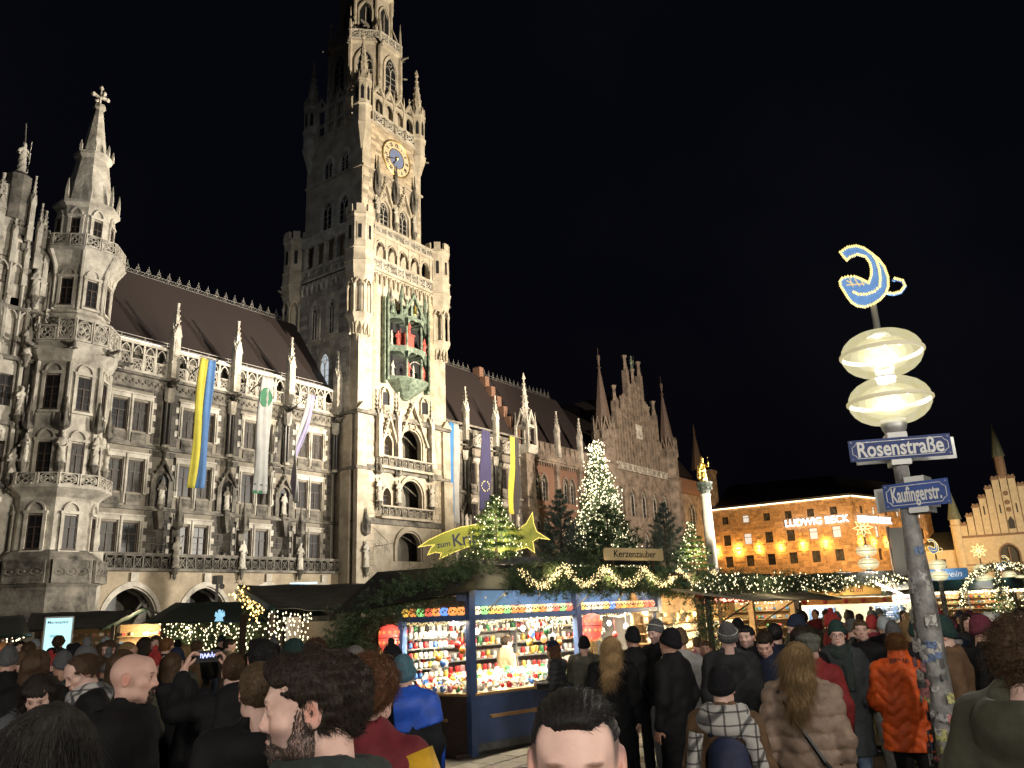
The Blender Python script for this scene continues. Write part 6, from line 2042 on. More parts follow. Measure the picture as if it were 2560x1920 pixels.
# row of glowing glass lanterns on the beam
LC = {'yellow': (1,.62,.10),'orange': (1,.33,.05),'red': (1,.13,.06),'blue': (.12,.35,1),'white': (1,.85,.6),'green': (.35,.9,.25)}
LMAT = {k: glow('lantern_'+k,v,1.25) for k,v in LC.items()}
LB = MB();LB.lathe([(.028,0),(.05,.018),(.057,.045),(.05,.075),(.038,.09),(.04,.098)],10)
for k in range(5):
    a = 2*PI*k/5;LB.box(.050*math.cos(a)-.006,.050*math.cos(a)+.006,.050*math.sin(a)-.006,.050*math.sin(a)+.006,.02,.08)
LANT = LB.mesh('glass_lantern',None,True);LANT.materials.append(LMAT['yellow'])
DOT = MB()
for k in range(6):
    a = -PI/2+(k-2.5)*.5;DOT.sphere((.055*math.cos(a),.055*math.sin(a),.045+.016*(k % 2)),.012,5,4)
DOTM = DOT.mesh('painted_spots',mat('lantern_paint',(.10,.05,.03),.5))
def lantern_at(p):
    c_ = rnd.choice(('yellow','yellow','orange','orange','red','blue','white','white','green'))
    o = mobj('glass_lantern',LANT,None,p,rnd.uniform(-.3,.3));set_mat(o,LMAT[c_])
    o.scale = (1.25,1.25,1.2)
    tag(o,'glowing '+c_+' glass lantern in the row on the blue beam','lantern','lanterns along the stall beam');mobj('painted_spots',DOTM,o)
x = .12
while x < 4.15:
    if abs(x-2.2) > .1: lantern_at(Mb @ Vector((x,-.005,1.921)))
    x += .146
for u in np.arange(.16,1.2,.146): lantern_at(Mb @ lp(u,0,1.921))
# hanging discs and baubles in the opening
HD = MB();HD.sphere((0,0,0),.06,10,7,(1,.75,1));HD.tube([(0,0,.05),(0,0,.26)],.0025,4);HD.lathe([(.014,.052),(.014,.068)],6);HDM = HD.mesh('hanging_bauble',None,True);HDM.materials.append(GM['white'])
for (x,z,c_) in ((.12,1.62,'white'),(.12,1.50,'red'),(.13,1.38,'orange'),(1.30,1.60,'blue'),(1.42,1.68,'white'),(1.55,1.50,'orange'),(1.62,1.62,'green'),(1.75,1.52,'white'),(1.25,1.46,'gold'),(1.88,1.42,'orange'),(2.45,1.5,'red'),(2.9,1.55,'white'),(3.2,1.48,'red'),(3.5,1.6,'white')):
    o = mobj('hanging_bauble',HDM,None,Mb @ Vector((x,.12,z)));set_mat(o,LMAT[c_] if c_ in LMAT and rnd.random() < .35 else GM[c_]);tag(o,c_+' painted bauble hanging in the opening of the blue stall','bauble','baubles hanging in the stall opening')  # lit look put into some baubles as lantern emission
for (u,z,c_) in ((.35,1.62,'white'),(.28,1.5,'red'),(.2,1.42,'orange'),(.62,1.32,'orange'),(.55,1.24,'blue'),(.7,1.2,'white')):
    o = mobj('hanging_bauble',HDM,None,Mb @ lp(u,-.08,z));set_mat(o,GM[c_]);tag(o,c_+' painted bauble hanging above the left counter','bauble','baubles hanging in the stall opening')
# icicle lights at the back right
pts = [(rnd.uniform(2.35,3.9),1.2+rnd.uniform(-.2,.2),1.80-rnd.random()**2*.2) for _ in range(240)]
q = empty('icicle_lights',tuple(Mb @ Vector((2.3,1.2,1.8))),label='bright white icicle lights inside the right half of the blue stall',cat='light string')
light_string(q,[tuple(Mb @ Vector(p)-q.location) for p in pts],.008,BULB_W)
# big red lanterns
def red_lantern(p,label):
    root = empty('red_lantern',tuple(p),BTH,label=label,cat='lantern',group='red lanterns on the blue stall')
    R_ = glow('lantern_glow_red',(1,.06,.03),1.1);b = MB();b.lathe([(.05,.24),(.14,.20),(.165,.1),(.16,-.02),(.12,-.14),(.06,-.19)],14);b.build('shade',R_,root,smooth=True)
    for i in range(7):
        for z in (.13,-.02): star5(root,(.17*math.cos(PI*i/6+PI),.17*math.sin(PI*i/6+PI),z),.038,glow('lantern_star',(1,.35,.06),1.2),rz=PI*i/6+PI+PI/2)
    b = MB();b.ring((0,0,.05),.168,.006,16,4,'z');b.build('hoop',DKWOOD,root)
    pts = [(.14*math.cos(a),.14*math.sin(a),-.15-rnd.random()*.05) for a in np.linspace(0,2*PI,40)];light_string(root,pts,.01,TIN,'fringe')
    b = MB()
    for k in range(8): b.tube([(.05*math.cos(k),.05*math.sin(k),-.19),(.05*math.cos(k),.05*math.sin(k),-.42)],.006,4)
    b.build('tassel',GM['gold'],root)
    MB().tube([(0,0,.24),(0,0,.36)],.005,4).build('cord',BLACK,root)
red_lantern(Mb @ lp(1.42,.10,1.58),'red star lantern hanging by the dark side door')
red_lantern(Mb @ Vector((2.42,-.12,1.62)),'red star lantern hanging at the middle post of the stall')
for (x,z,w_,h,c_) in ((3.95,1.66,.16,.2,'white'),(3.97,1.42,.15,.18,'gold'),(3.96,1.2,.14,.16,'orange')):
    pr = empty('picture_frame',tuple(Mb @ Vector((x,.06,z))),BTH,label=c_+' framed picture hanging beside the right post of the stall',cat='picture')
    MB().box(-w_/2,w_/2,-.012,.012,-h/2,h/2).build('frame',WOOD,pr);MB().box(-w_/2+.02,w_/2-.02,-.018,-.013,-h/2+.02,h/2-.02).build('print',GM[c_],pr)

# ---- greenery and signs on the roof of the candle stall
def bw(x,y,z): return tuple(Mb @ Vector((x,y,z)))
path = [bw(x,-.66,2.42-.025*x) for x in np.linspace(.3,4.95,24)]
def wv(f): return np.array([0,-.13,.19-(.30-.1*f)*abs(math.sin(f*PI*5.0+.25))])
garland('fir_garland',path,3,NEEDLE,thick=.18,density=360,needles=20,nl=.07,nw=.006,bulbs=1700,bulb_r=.0085,bulb_m=BULB,label='thick fir garland with wavy lights along the blue stall awning',wave=wv,hang=.5,group='fir garlands')
for f in (.15,.4,.65,.9):
    p = path[int(f*23)];add_light('garland_light','POINT',(p[0],p[1]-.12,p[2]+.05),14,(1,.72,.35),shadow_soft_size=.12)
path = [bw(.45,.1,2.72),bw(.1,.3,2.6),*[tuple(Mb @ (lp(u,.15,2.48-.27*u))) for u in np.linspace(.1,1.9,10)]]
garland('fir_garland',path,4,NEEDLE,thick=.25,density=340,needles=20,nl=.06,nw=.006,label='unlit fir garland on the sloping left edge of the blue stall',hang=.2,group='fir garlands')
fir('lit_fir',bw(.62,.1,2.72),.98,.54,21,NEEDLE_L,whorls=9,per=8,needles=46,nl=.075,nw=.005,bulbs=200,bulb_r=.0105,bulb_m=BULB_W,label='small fir full of lights on the left corner of the blue stall',droop=.1,taper=.6,light=[(.25,45),(.6,30)])
fir('lit_fir',(14.2,6.1,2.52),.88,.44,22,NEEDLE_L,whorls=9,per=8,needles=40,nl=.05,nw=.005,bulbs=120,bulb_r=.0105,bulb_m=BULB_W,label='small fir full of lights beside the marble column',droop=.1,taper=.8,light=[(.3,40)])
fir('conifer',(12.5,7.88,2.62),1.42,.60,23,NEEDLE_B,whorls=11,per=8,needles=34,nl=.07,nw=.006,label='dark bluish conifer behind the lit fir on the stall roof',cat='conifer',droop=-.35,taper=.9,group='conifers on the stall roof')
fir('conifer',(13.7,7.58,2.60),1.22,.88,24,NEEDLE,whorls=10,per=9,needles=38,nl=.07,nw=.006,label='broad dark fir behind the lettered plank sign',cat='conifer',droop=-.1,taper=.6,group='conifers on the stall roof')
fir('conifer',(14.25,6.65,2.50),1.3,.62,25,NEEDLE_B,whorls=10,per=8,needles=34,nl=.07,nw=.006,label='dark pointed conifer right of the lettered plank sign',cat='conifer',droop=-.35,taper=.9,group='conifers on the stall roof')
for (x,z,sd) in ((1.75,2.66,31),(2.32,2.80,32),(4.25,2.60,33),(4.5,2.5,34)):
    pth = [bw(x,.2,z+.1),bw(x+.06,-.1,z),bw(x+.1,-.35,z-.24)]
    garland('fir_branch',pth,sd,NEEDLE,thick=.16,density=130,needles=18,nl=.065,nw=.006,label='fir branch drooping over the stall roof edge',hang=.8,group='fir branches on the stall roof')
sg = empty('plank_sign',bw(3.1,-.55,2.79),BTH,label='cream wooden sign with black letters half hidden by fir branches',cat='sign')
b = MB();b.bev(-.74,.74,-.015,.015,-.10,.10,.02);b.build('board',mat('sign_cream',(.55,.45,.27),.6,var=.12,scale=4),sg)
for x in (-.5,.5): MB().box(x-.015,x+.015,.016,.04,-.5,.05).build('strut',DKWOOD,sg)
text_mesh('lettering','Kerzenzauber',.165,BLACK,.002,.001,parent=sg,loc=(0,-.018,0),sx=1.15)
# comet shaped signboard
cs = empty('comet_sign',(9.62,8.75,2.98),math.radians(-52),label='yellow comet shaped signboard edged with small bulbs',cat='sign')
OUT = [(270,350),(330,310),(420,268),(520,235),(620,218),(720,222),(800,235),(870,245),(915,215),(955,150),(960,215),(975,262),(1050,310),(985,300),(950,320),(958,385),(915,355),(870,365),(800,390),(720,375),(640,345),(560,350),(480,380),(395,418),(405,385),(370,380),(325,395),(345,355),(365,338),(330,340)]
def cz(x,y): return ((x-270)*.00268,(350-y)*.0027-(x-270)*.00268*.03)
P = [cz(*q) for q in OUT]
b = MB();b.prism(P,-.012,.012);b.build('board',mat('comet_yellow',(.40,.43,.06),.5,var=.1,scale=6),cs)
pts = []
for a,c in zip(P,P[1:]+P[:1]):
    k = max(1,int(math.dist(a,c)/.022))
    for i in range(k): pts.append((a[0]+(c[0]-a[0])*i/k,-.018,a[1]+(c[1]-a[1])*i/k))
light_string(cs,pts,.0075,glow('comet_bulb',(1,.75,.15),2.4),'bulb_chain')
NAVY = mat('navy_paint',(.02,.03,.09),.5)
o = text_mesh('lettering','zum',.13,NAVY,.001,.002,parent=cs,loc=(cz(420,335)[0],-.016,cz(420,335)[1]),rot=(PI/2,-.12,0))
o = text_mesh('lettering','Kripperl',.27,NAVY,.001,.005,align='LEFT',parent=cs,loc=(cz(470,318)[0],-.016,cz(470,318)[1]),rot=(PI/2,-.12,0),sx=.9)
MB().tube([(.8,.05,-.4),(.8,.03,.2)],.02,6).build('post',DKWOOD,cs)
add_light('sign_light','POINT',(9.55,7.95,3.05),7,(1,.8,.35),shadow_soft_size=.3)

# ================================================================== other stalls
CANV_G = mat('green_canvas',(.022,.055,.045),.6,var=.25,scale=2.5,bump=.02,bscale=3)
CANV_D = mat('dark_canvas',(.035,.036,.034),.65,var=.35,scale=3,bump=.03,bscale=3)
CANV_B = mat('beige_canvas',(.24,.21,.16),.75,var=.2,scale=2,bump=.02,bscale=3)
CANV_T = mat('teal_canvas',(.03,.14,.15),.6,var=.25,scale=2,bump=.02,bscale=4)
def sheet(name,quad,m,parent,sag=.06,n=10,th=.02):
    """canvas between four corners, slightly sagging"""
    q = [Vector(v) for v in quad];V = [];F = []
    for i in range(n+1):
        for j in range(n+1):
            u,v = i/n,j/n
            p = q[0]*(1-u)*(1-v)+q[1]*u*(1-v)+q[2]*u*v+q[3]*(1-u)*v
            p.z -= sag*math.sin(u*PI)*math.sin(v*PI)+.012*math.sin(u*19+v*5)
            V.append(p)
    for i in range(n):
        for j in range(n): a = i*(n+1)+j;F.append((a,a+n+1,a+n+2,a+1))
    o = mobj(name,mesh_from(name,V,F,m,True),parent);md = o.modifiers.new('thick','SOLIDIFY');md.thickness = th
    return o
def shelf_goods(parent,name,pts,size,cols,seed):
    """tiny wares too small to tell apart"""
    r_ = random.Random(seed);b = MB();cc = []
    for p in pts:
        n0 = len(b.V);s_ = size*r_.uniform(.7,1.3)
        if r_.random() < .5: b.sphere(p,s_*.5,6,4)
        else: b.box(p[0]-s_*.4,p[0]+s_*.4,p[1]-s_*.4,p[1]+s_*.4,p[2]-s_*.4,p[2]+s_*.4)
        cc += [r_.choice(cols)]*(len(b.V)-n0)
    me = b.mesh(name,mat('mixed_wares',(1,1,1),.4,attr='tint'))
    a = me.color_attributes.new('tint','FLOAT_COLOR','POINT');arr = np.ones((len(cc),4),dtype=np.float32);arr[:,:3] = np.array(cc);a.data.foreach_set('color',arr.ravel())
    o = mobj(name,me,parent);o['kind'] = 'stuff';return o
WC = [(.6,.5,.35),(.6,.08,.06),(.55,.38,.1),(.65,.6,.5),(.1,.2,.4),(.1,.3,.12)]

booth_fill()
# right stall: pine boards, shelves of glowing ceramic houses, beige awning
rs = empty('market_stall',(13.0,5.55,0),math.radians(-3),label='pine stall with shelves of glowing little houses under a beige awning',cat='market stall')
for x in (0.0,2.1,4.2): MB().box(x-.05,x+.05,-.05,.05,0,2.05).build('post',WOOD,rs)
MB().box(0,4.3,1.3,1.35,0,2.2).build('back_wall',WOOD,rs);MB().box(0,4.3,-.04,.4,.78,.83).build('counter_top',WOOD,rs);MB().box(0,4.3,-.02,.02,0,.78).build('base_panel',WOOD,rs)
for z in (.98,1.14,1.30,1.46,1.62): MB().box(.1,4.2,1.0,1.3,z,z+.02).build('shelf',WOOD,rs)
Mq = Matrix.Translation((13.0,5.55,0)) @ Matrix.Rotation(math.radians(-3),4,'Z')
HOUSE_L = glow('lit_ceramic',(1,.80,.42),1.5)
for z in (1.0,1.16,1.32,1.48):
    x = .2
    while x < 4.1:
        o = mobj('ceramic_house',WARE['house'],None,Mq @ Vector((x,1.1,z)));o.scale = (1.4,1.4,1.25);set_mat(o,HOUSE_L if rnd.random() < .75 else GM['white']);tag(o,'small glowing ceramic house on the pine stall shelves','ornament','ceramic houses on the pine stall');x += .16
pts = [(x,.5+rnd.uniform(0,.5),1.72+rnd.uniform(-.1,.1)) for x in np.arange(.15,2.0,.05)]
shelf_goods(rs,'hanging_wares',pts,.08,[(.6,.5,.3),(.5,.4,.2)],5)
light_string(rs,[(x,.02+rnd.uniform(-.02,.02),1.99+rnd.uniform(-.03,.03)) for x in np.arange(.05,4.2,.035)],.016,glow('red_white_bulb',(1,.45,.30),4),'light_strip')
MB().box(0,4.3,.05,.08,1.93,2.2).build('red_valance',mat('valance_red',(.45,.09,.05),.6),rs)
for x in (1.0,2.9): add_light('stall_light','POINT',Mq @ Vector((x,.55,1.75)),90,(1,.74,.36),shadow_soft_size=.12)
aw = sheet('awning',[(-.6,.2,2.18),(4.6,.2,2.18),(4.4,-.95,1.90),(-.4,-.95,1.96)],CANV_B,rs,.03)
for x in (.1,2.1): MB().tube([(x,-.05,1.5),(x+.15,-.75,1.92)],.014,5).build('awning_strut',DKWOOD,rs)
MB().tube([(-.15,-.4,1.2),(-.25,-.45,2.05)],.022,6).build('pole',WOOD,rs)
MB().box(0,4.3,.4,1.6,2.42,2.48).build('roof',DKWOOD,rs)
sheet('canopy',[(.2,.35,2.28),(6.6,.25,2.24),(6.6,.75,2.42),(.2,.95,2.60)],CANV_T,rs,.02)
garland('fir_garland',[tuple(Mq @ Vector((x,-.2,2.25+.03*math.sin(x*2)))) for x in np.linspace(-.3,7.2,20)],41,NEEDLE,thick=.17,density=160,needles=16,nl=.07,nw=.006,bulbs=420,bulb_r=.012,bulb_m=BULB_W,label='fir garland with dense white lights above the beige awning',group='fir garlands')
add_light('garland_light','POINT',Mq @ Vector((2,-.6,2.4)),14,(1,.82,.5),shadow_soft_size=.2)
# fir clad post between the two stalls
fc_ = garland('fir_column',[(12.85,5.35,.1),(12.85,5.35,2.1)],42,NEEDLE,thick=.26,density=190,needles=18,nl=.065,nw=.006,label='post wrapped in dark fir branches between the two stalls')
MB().tube([(0,0,0),(0,0,2.1)],.05,6).build('post',DKWOOD,fc_)

# mulled wine stall facing the lane
gs_ = empty('market_stall',(26.6,6.6,0),math.radians(-82),label='mulled wine stall with painted sign, blue menu boards and bright counter',cat='market stall')
MB().box(-1.9,1.9,1.2,1.25,0,2.3).build('back_wall',mat('menu_wall',(.5,.48,.42),.6),gs_)
for x in (-1.85,1.85): MB().box(x-.06,x+.06,-.06,.06,0,2.1).build('post',WOOD,gs_)
MB().box(-1.9,1.9,-.1,.3,.8,.86).build('counter_top',WOOD,gs_);MB().box(-1.9,1.9,-.06,.0,0,.8).build('base_panel',WOOD,gs_)
for x in (-.9,1.1):
    MB().box(x-.4,x+.4,1.14,1.19,1.2,1.62).build('menu_board',mat('menu_blue',(.06,.13,.32),.5),gs_)
    for k in range(5): MB().box(x-.32,x+.1-.05*(k % 2),1.13,1.138,1.27+.07*k,1.29+.07*k).build('menu_line',WHITE_E,gs_)
b = MB();b.bev(-1.05,1.05,-.2,-.16,1.98,2.28,.03);b.build('sign_board',mat('sign_ochre',(.50,.30,.08),.6,var=.15,scale=3),gs_)
text_mesh('lettering','Glühwein Treff',.23,mat('letter_brown',(.20,.05,.02),.5),.003,.001,parent=gs_,loc=(-.12,-.205,2.13),sx=.95)
MB().box(-1.5,1.5,-.1,-.06,1.72,1.9).build('sign_band',mat('band_orange',(.55,.22,.05),.6,var=.3,scale=8),gs_)
for x in (-1.2,-.6,0,.5,1.1): MB().sphere((x,-.11,1.81),.07,6,4,(1,.3,1)).build('painted_fruit',GM['red'],gs_)
sheet('awning',[(-2.2,.6,2.05),(2.2,.6,2.05),(2.1,-.5,1.92),(-2.1,-.5,1.92)],CANV_B,gs_,.02)
sheet('roof',[(-2.3,-.4,2.3),(2.3,-.4,2.3),(2.3,1.8,2.7),(-2.3,1.8,2.7)],CANV_D,gs_,.02)
Mg = Matrix.Translation((26.6,6.6,0)) @ Matrix.Rotation(math.radians(-82),4,'Z')
for x in (-1.1,1.1): add_light('stall_light','POINT',Mg @ Vector((x,.4,1.75)),130,(1,.88,.62),shadow_soft_size=.15)
add_light('sign_light','POINT',Mg @ Vector((0,-.9,2.4)),70,(1,.82,.5),shadow_soft_size=.1)  # unseen lamp added to brighten the painted sign
shelf_goods(gs_,'mugs',[(rnd.uniform(-1.7,1.7),rnd.uniform(0,.3),.93) for _ in range(50)],.1,WC,8)
garland('fir_garland',[tuple(Mg @ Vector((x,-.3,2.36))) for x in np.linspace(-2.2,2.2,10)],43,NEEDLE,thick=.16,density=70,needles=12,nl=.08,nw=.008,bulbs=170,bulb_r=.024,bulb_m=BULB_W,label='lit fir garland on top of the mulled wine stall',group='fir garlands')
ns = empty('neon_sign',(20.4,3.78,1.87),math.radians(-79),label='small white box sign reading Glühwein in red',cat='sign')
MB().bev(-.26,.26,-.03,.03,-.08,.08,.02).build('light_box',glow('sign_white',(1,.93,.85),1.6),ns);text_mesh('lettering','Glühwein',.13,mat('letter_red',(.55,.02,.02),.4),.002,.002,parent=ns,loc=(0,-.034,0))
MB().tube([(-.1,0,.08),(-.25,.05,.42)],.012,5).build('bracket',METAL,ns)
tb_ = empty('light_tube',(20.4,4.0,1.95),math.radians(-79),label='bright slanting neon tube above the mulled wine sign',cat='light')
MB().tube([(-.35,0,.28),(.18,0,.0)],.025,8).build('tube',glow('tube_white',(1,.92,.75),7),tb_);MB().box(-.02,.02,0,.04,.0,.5).build('tube_holder',DKWOOD,tb_)
add_light('neon_light','POINT',(20.2,3.9,2.05),16,(1,.88,.62),shadow_soft_size=.1)
garland('fir_bush',[(20.6,3.2,1.25),(20.8,3.9,1.4),(20.9,4.5,1.25)],44,NEEDLE,thick=.42,density=120,needles=18,nl=.09,nw=.008,label='bushy fir branches below the mulled wine sign')
bl = empty('blue_sign',(36.5,5.3,2.62),math.radians(-82),label='blue sign board with white script lettering behind the lamp post',cat='sign')
MB().box(-.95,.95,-.03,.03,-.22,.22).build('board',mat('sign_blue',(.03,.14,.33),.5),bl);text_mesh('lettering','Glühwein',.34,WHITE_E,.004,0,shear=.3,parent=bl,loc=(0,-.035,0),sx=1.1)
for x in (-.8,.8): MB().box(x-.03,x+.03,.0,.05,-2.6,-.2).build('post',METAL,bl)
# white banner column
bn = empty('banner',(27.56,4.95,0),math.radians(-80),label='tall plain white banner on a pole behind the lamp post',cat='banner')
MB().box(-.3,.3,-.012,.012,2.1,3.95).build('cloth',mat('banner_white',(.45,.47,.52),.7),bn);MB().tube([(-.34,0,0),(-.34,0,4.0)],.03,6).build('pole',METAL,bn)

def small_stall(x,y,rz,w_,d,h,canvas,label,seed,power=45,col=(1,.82,.5),bulbs=150,gable=False):
    root = empty('market_stall',(x,y,0),rz,label=label,cat='market stall',group='market stalls')
    M_ = Matrix.Translation((x,y,0)) @ Matrix.Rotation(rz,4,'Z')
    for px_ in (-w_/2,w_/2):
        for py in (0,d): MB().box(px_-.045,px_+.045,py-.045,py+.045,0,h).build('post',DKWOOD,root)
    MB().box(-w_/2,w_/2,d-.04,d,0,h).build('back_wall',WOOD,root);MB().box(-w_/2,w_/2,-.06,.3,.82,.87).build('counter_top',WOOD,root);MB().box(-w_/2,w_/2,-.03,.02,0,.82).build('base_panel',DKWOOD,root)
    for z in (1.1,1.35,1.6): MB().box(-w_/2,w_/2,d-.3,d-.04,z,z+.02).build('shelf',WOOD,root)
    if gable:
        sheet('canopy',[(-w_/2-.3,-.5,h-.1),(0,-.5,h+.45),(0,d+.3,h+.45),(-w_/2-.3,d+.3,h-.1)],canvas,root,.02)
        sheet('canopy',[(w_/2+.3,-.5,h-.1),(0,-.5,h+.45),(0,d+.3,h+.45),(w_/2+.3,d+.3,h-.1)],canvas,root,.02)
    else:
        sheet('canopy',[(-w_/2-.3,-.7,h-.12),(w_/2+.3,-.7,h-.12),(w_/2+.3,d+.3,h+.4),(-w_/2-.3,d+.3,h+.4)],canvas,root,.05)
    r_ = random.Random(seed)
    pts = [(r_.uniform(-w_/2+.1,w_/2-.1),d-.2+r_.uniform(-.05,.05),z+.06) for z in (1.12,1.37,1.62) for _ in range(int(w_*12))]+[(r_.uniform(-w_/2+.1,w_/2-.1),r_.uniform(0,.3),.93) for _ in range(int(w_*22))]
    shelf_goods(root,'wares',pts,.09,WC,seed)
    if bulbs:
        light_string(root,[(r_.uniform(-w_/2-.3,w_/2+.3),-.62+r_.uniform(-.06,.06),h-.18+r_.uniform(-.08,.05)) for _ in range(bulbs)],.018,BULB_W)
    for fx in ((-w_*.25,w_*.25) if w_ > 2 else (0,)): add_light('stall_light','POINT',M_ @ Vector((fx,d*.45,h-.25)),power,col,shadow_soft_size=.12)
    return root
# stalls on the left, towards the arcade
small_stall(13.05,22.4,math.radians(-36),1.5,1.2,1.95,CANV_G,'brightly lit stall with green gabled canopy near the arcade',51,power=90,gable=True,bulbs=0)
small_stall(12.6,25.0,math.radians(-28),2.2,1.4,2.0,CANV_D,'unlit stall with dark canvas roof behind the glowing panel',52,power=1.5,bulbs=0)
small_stall(8.6,22.4,math.radians(-18),2.0,1.3,1.9,CANV_G,'small stall with red lights at the foot of the oriel tower',53,power=40,col=(1,.6,.4),bulbs=40)
gc = empty('market_stall',(13.6,19.5,0),math.radians(-76),label='long stall under green canvas with a wall of lit fir branches',cat='market stall',group='market stalls')
sheet('canopy',[(-2.1,-.7,1.98),(2.1,-.7,1.90),(2.1,.5,2.40),(-2.1,.5,2.50)],CANV_G,gc,.06)
sheet('canopy',[(-2.1,.5,2.50),(2.1,.5,2.40),(2.1,1.9,2.0),(-2.1,1.9,2.0)],CANV_G,gc,.06)
for x in (-2,0,2): MB().box(x-.05,x+.05,-.05,.05,0,2.0).build('post',DKWOOD,gc)
MB().box(-2,2,.06,.1,0,1.95).build('wall',DKWOOD,gc)
Mc = Matrix.Translation((13.6,19.5,0)) @ Matrix.Rotation(math.radians(-76),4,'Z')
rngc = np.random.default_rng(8)
Pn = np.stack([rngc.uniform(-2,2,5200),rngc.uniform(-.12,.05,5200),rngc.uniform(.5,1.95,5200)],1)
o = mobj('fir_cladding',needle_mesh('fir_cladding',Pn,rngc.normal(size=(5200,3)),.14,.014,NEEDLE),gc);o['kind'] = 'stuff'
light_string(gc,np.stack([rngc.uniform(-2,2,460),rngc.uniform(-.2,-.06,460),rngc.uniform(.7,1.95,460)],1),.02,BULB_W)
for fx in (-1,1): add_light('fir_wall_light','POINT',Mc @ Vector((fx,-.5,1.5)),14,(1,.85,.5),shadow_soft_size=.3)
ang = empty('angel_ornament',(12.9,18.6,1.95),math.radians(-70),label='small glowing pale blue angel figure on the green canvas',cat='ornament')
b = MB();b.lathe([(.14,0),(.06,.22),(.05,.26)],8);b.sphere((0,0,.31),.055,6,5);b.prism([(.03,.22),(.16,.30),(.19,.16),(.06,.1)],.02,.035);b.prism([(-.03,.22),(-.16,.30),(-.19,.16),(-.06,.1)],.02,.035);b.tube([(.05,-.02,.2),(.2,-.12,.33)],.02,5);b.build('figure',glow('angel_blue',(.35,.75,1),.9),ang);ang.scale = (.8,.8,.8)
# dark canopy between, with a curtain of lights and fir hedge
dk = empty('market_stall',(10.2,12.4,0),0,label='stall under dark green canvas with a hanging curtain of lights',cat='market stall',group='market stalls')
dk.location = (0,0,0)
sheet('canopy',[(9.35,11.9,2.17),(9.55,9.9,2.02),(11.6,10.6,2.52),(10.53,14.6,2.66)],CANV_D,dk,.05,14)
sheet('canopy_side',[(9.34,11.9,2.17),(10.52,14.6,2.66),(10.52,14.6,2.56),(9.34,11.9,2.07)],CANV_G,dk,.0,6)
for x,y in ((9.45,12.1),(9.6,10.1),(11.3,10.8),(10.7,14.6)): MB().box(x-.05,x+.05,y-.05,y+.05,0,2.1).build('post',DKWOOD,dk)
MB().box(9.7,9.74,10.2,11.6,0,1.9).build('rear_panel',DKWOOD,dk)
pts = []
for i in range(11):
    for j in range(20):
        f = i/10;pts.append((9.22+.52*f+rnd.uniform(-.025,.025),11.85-.48*f+rnd.uniform(-.04,.04),2.08-.05*f-.075*j+rnd.uniform(-.03,.03)))
lc = empty('light_curtain',(9.22,11.85,2.1),label='curtain of round warm lights hanging under the dark canopy',cat='light curtain')
light_string(lc,[(p[0]-9.22,p[1]-11.85,p[2]-2.1) for p in pts],.0165,BULB_W)
for j in range(11): MB().tube([(.52*j/10,-.48*j/10,0),(.52*j/10,-.48*j/10,-1.5)],.003,4).build('wire',BLACK,lc)
for z in (1.9,1.3): add_light('curtain_light','POINT',(9.35,11.4,z),9,(1,.85,.5),shadow_soft_size=.2)
garland('fir_hedge',[(9.15,10.9,.2),(9.2,10.2,1.0),(9.3,9.9,1.75),(9.35,9.4,1.5),(9.35,9.4,.6)],45,NEEDLE,thick=.36,density=330,needles=18,nl=.08,nw=.007,label='dark fir branches piled beside the red side door')
garland('fir_garland',[(10.4,14.4,2.52),(10.3,14.0,2.4),(10.2,13.6,2.24),(10.1,13.3,2.0)],46,NEEDLE,thick=.14,density=90,needles=12,nl=.07,nw=.007,bulbs=120,bulb_r=.018,bulb_m=glow('amber_bulb',(1,.62,.2),6),label='amber lit garland with red bow at the dark canopy corner',group='fir garlands')
for (x,y,z,l) in ((11.98,14.74,2.70,.42),):
    q = empty('light_tube',(x,y,z),label='cold white light tube on a post above the dark canvas roof',cat='light')
    MB().tube([(0,0,0),(l,-l,0)],.022,6).build('tube',glow('tube_cold',(.6,.85,1),1.6),q);MB().tube([(l/2,-l/2,-z),(l/2,-l/2,-.02)],.03,6).build('post',DKWOOD,q)
# glowing information panel
kp = empty('information_panel',(10.38,21.64,0),math.radians(-26),label='tall glowing pale blue information panel with a map',cat='information panel')
MB().bev(-.33,.33,-.05,.09,.3,2.22,.02).build('case',METAL,kp);MB().box(-.29,.29,-.058,-.052,.5,2.18).build('screen',glow('screen_cyan',(.50,.88,.92),1.25),kp)
MB().box(-.36,.36,-.1,.14,0,.3).build('foot',IRON,kp)
text_mesh('lettering','Marienplatz',.10,mat('ink_dark',(.02,.05,.06),.6),.001,.001,align='LEFT',parent=kp,loc=(-.26,-.060,2.08))
for (x,z,w_,h) in ((-.1,1.75,.16,.06),(.1,1.55,.1,.05),(0,1.25,.4,.015),(.02,1.1,.44,.012),(-.05,.95,.3,.012)): MB().box(x-w_/2,x+w_/2,-.0605,-.0588,z-h/2,z+h/2).build('map_mark',glow('screen_mark',(.30,.70,.80),.9),kp)
add_light('panel_light','AREA',(10.28,21.50,1.4),16,(.6,.92,1),aim=(9.8,20.4,1.4),shape='RECTANGLE',size=.6,size_y=1.6)
# surveillance camera mast by the arcade
cm = empty('camera_mast',(17.6,25.6,0),label='white security camera on a mast in front of the arcade',cat='camera')
MB().tube([(0,0,0),(0,0,3.3)],.05,8).build('mast',WHITE_E,cm);MB().bev(-.12,.12,-.15,.15,3.2,3.5,.03).build('housing',WHITE_E,cm);MB().sphere((.12,-.1,3.12),.1,8,6).build('dome',WHITE_E,cm)
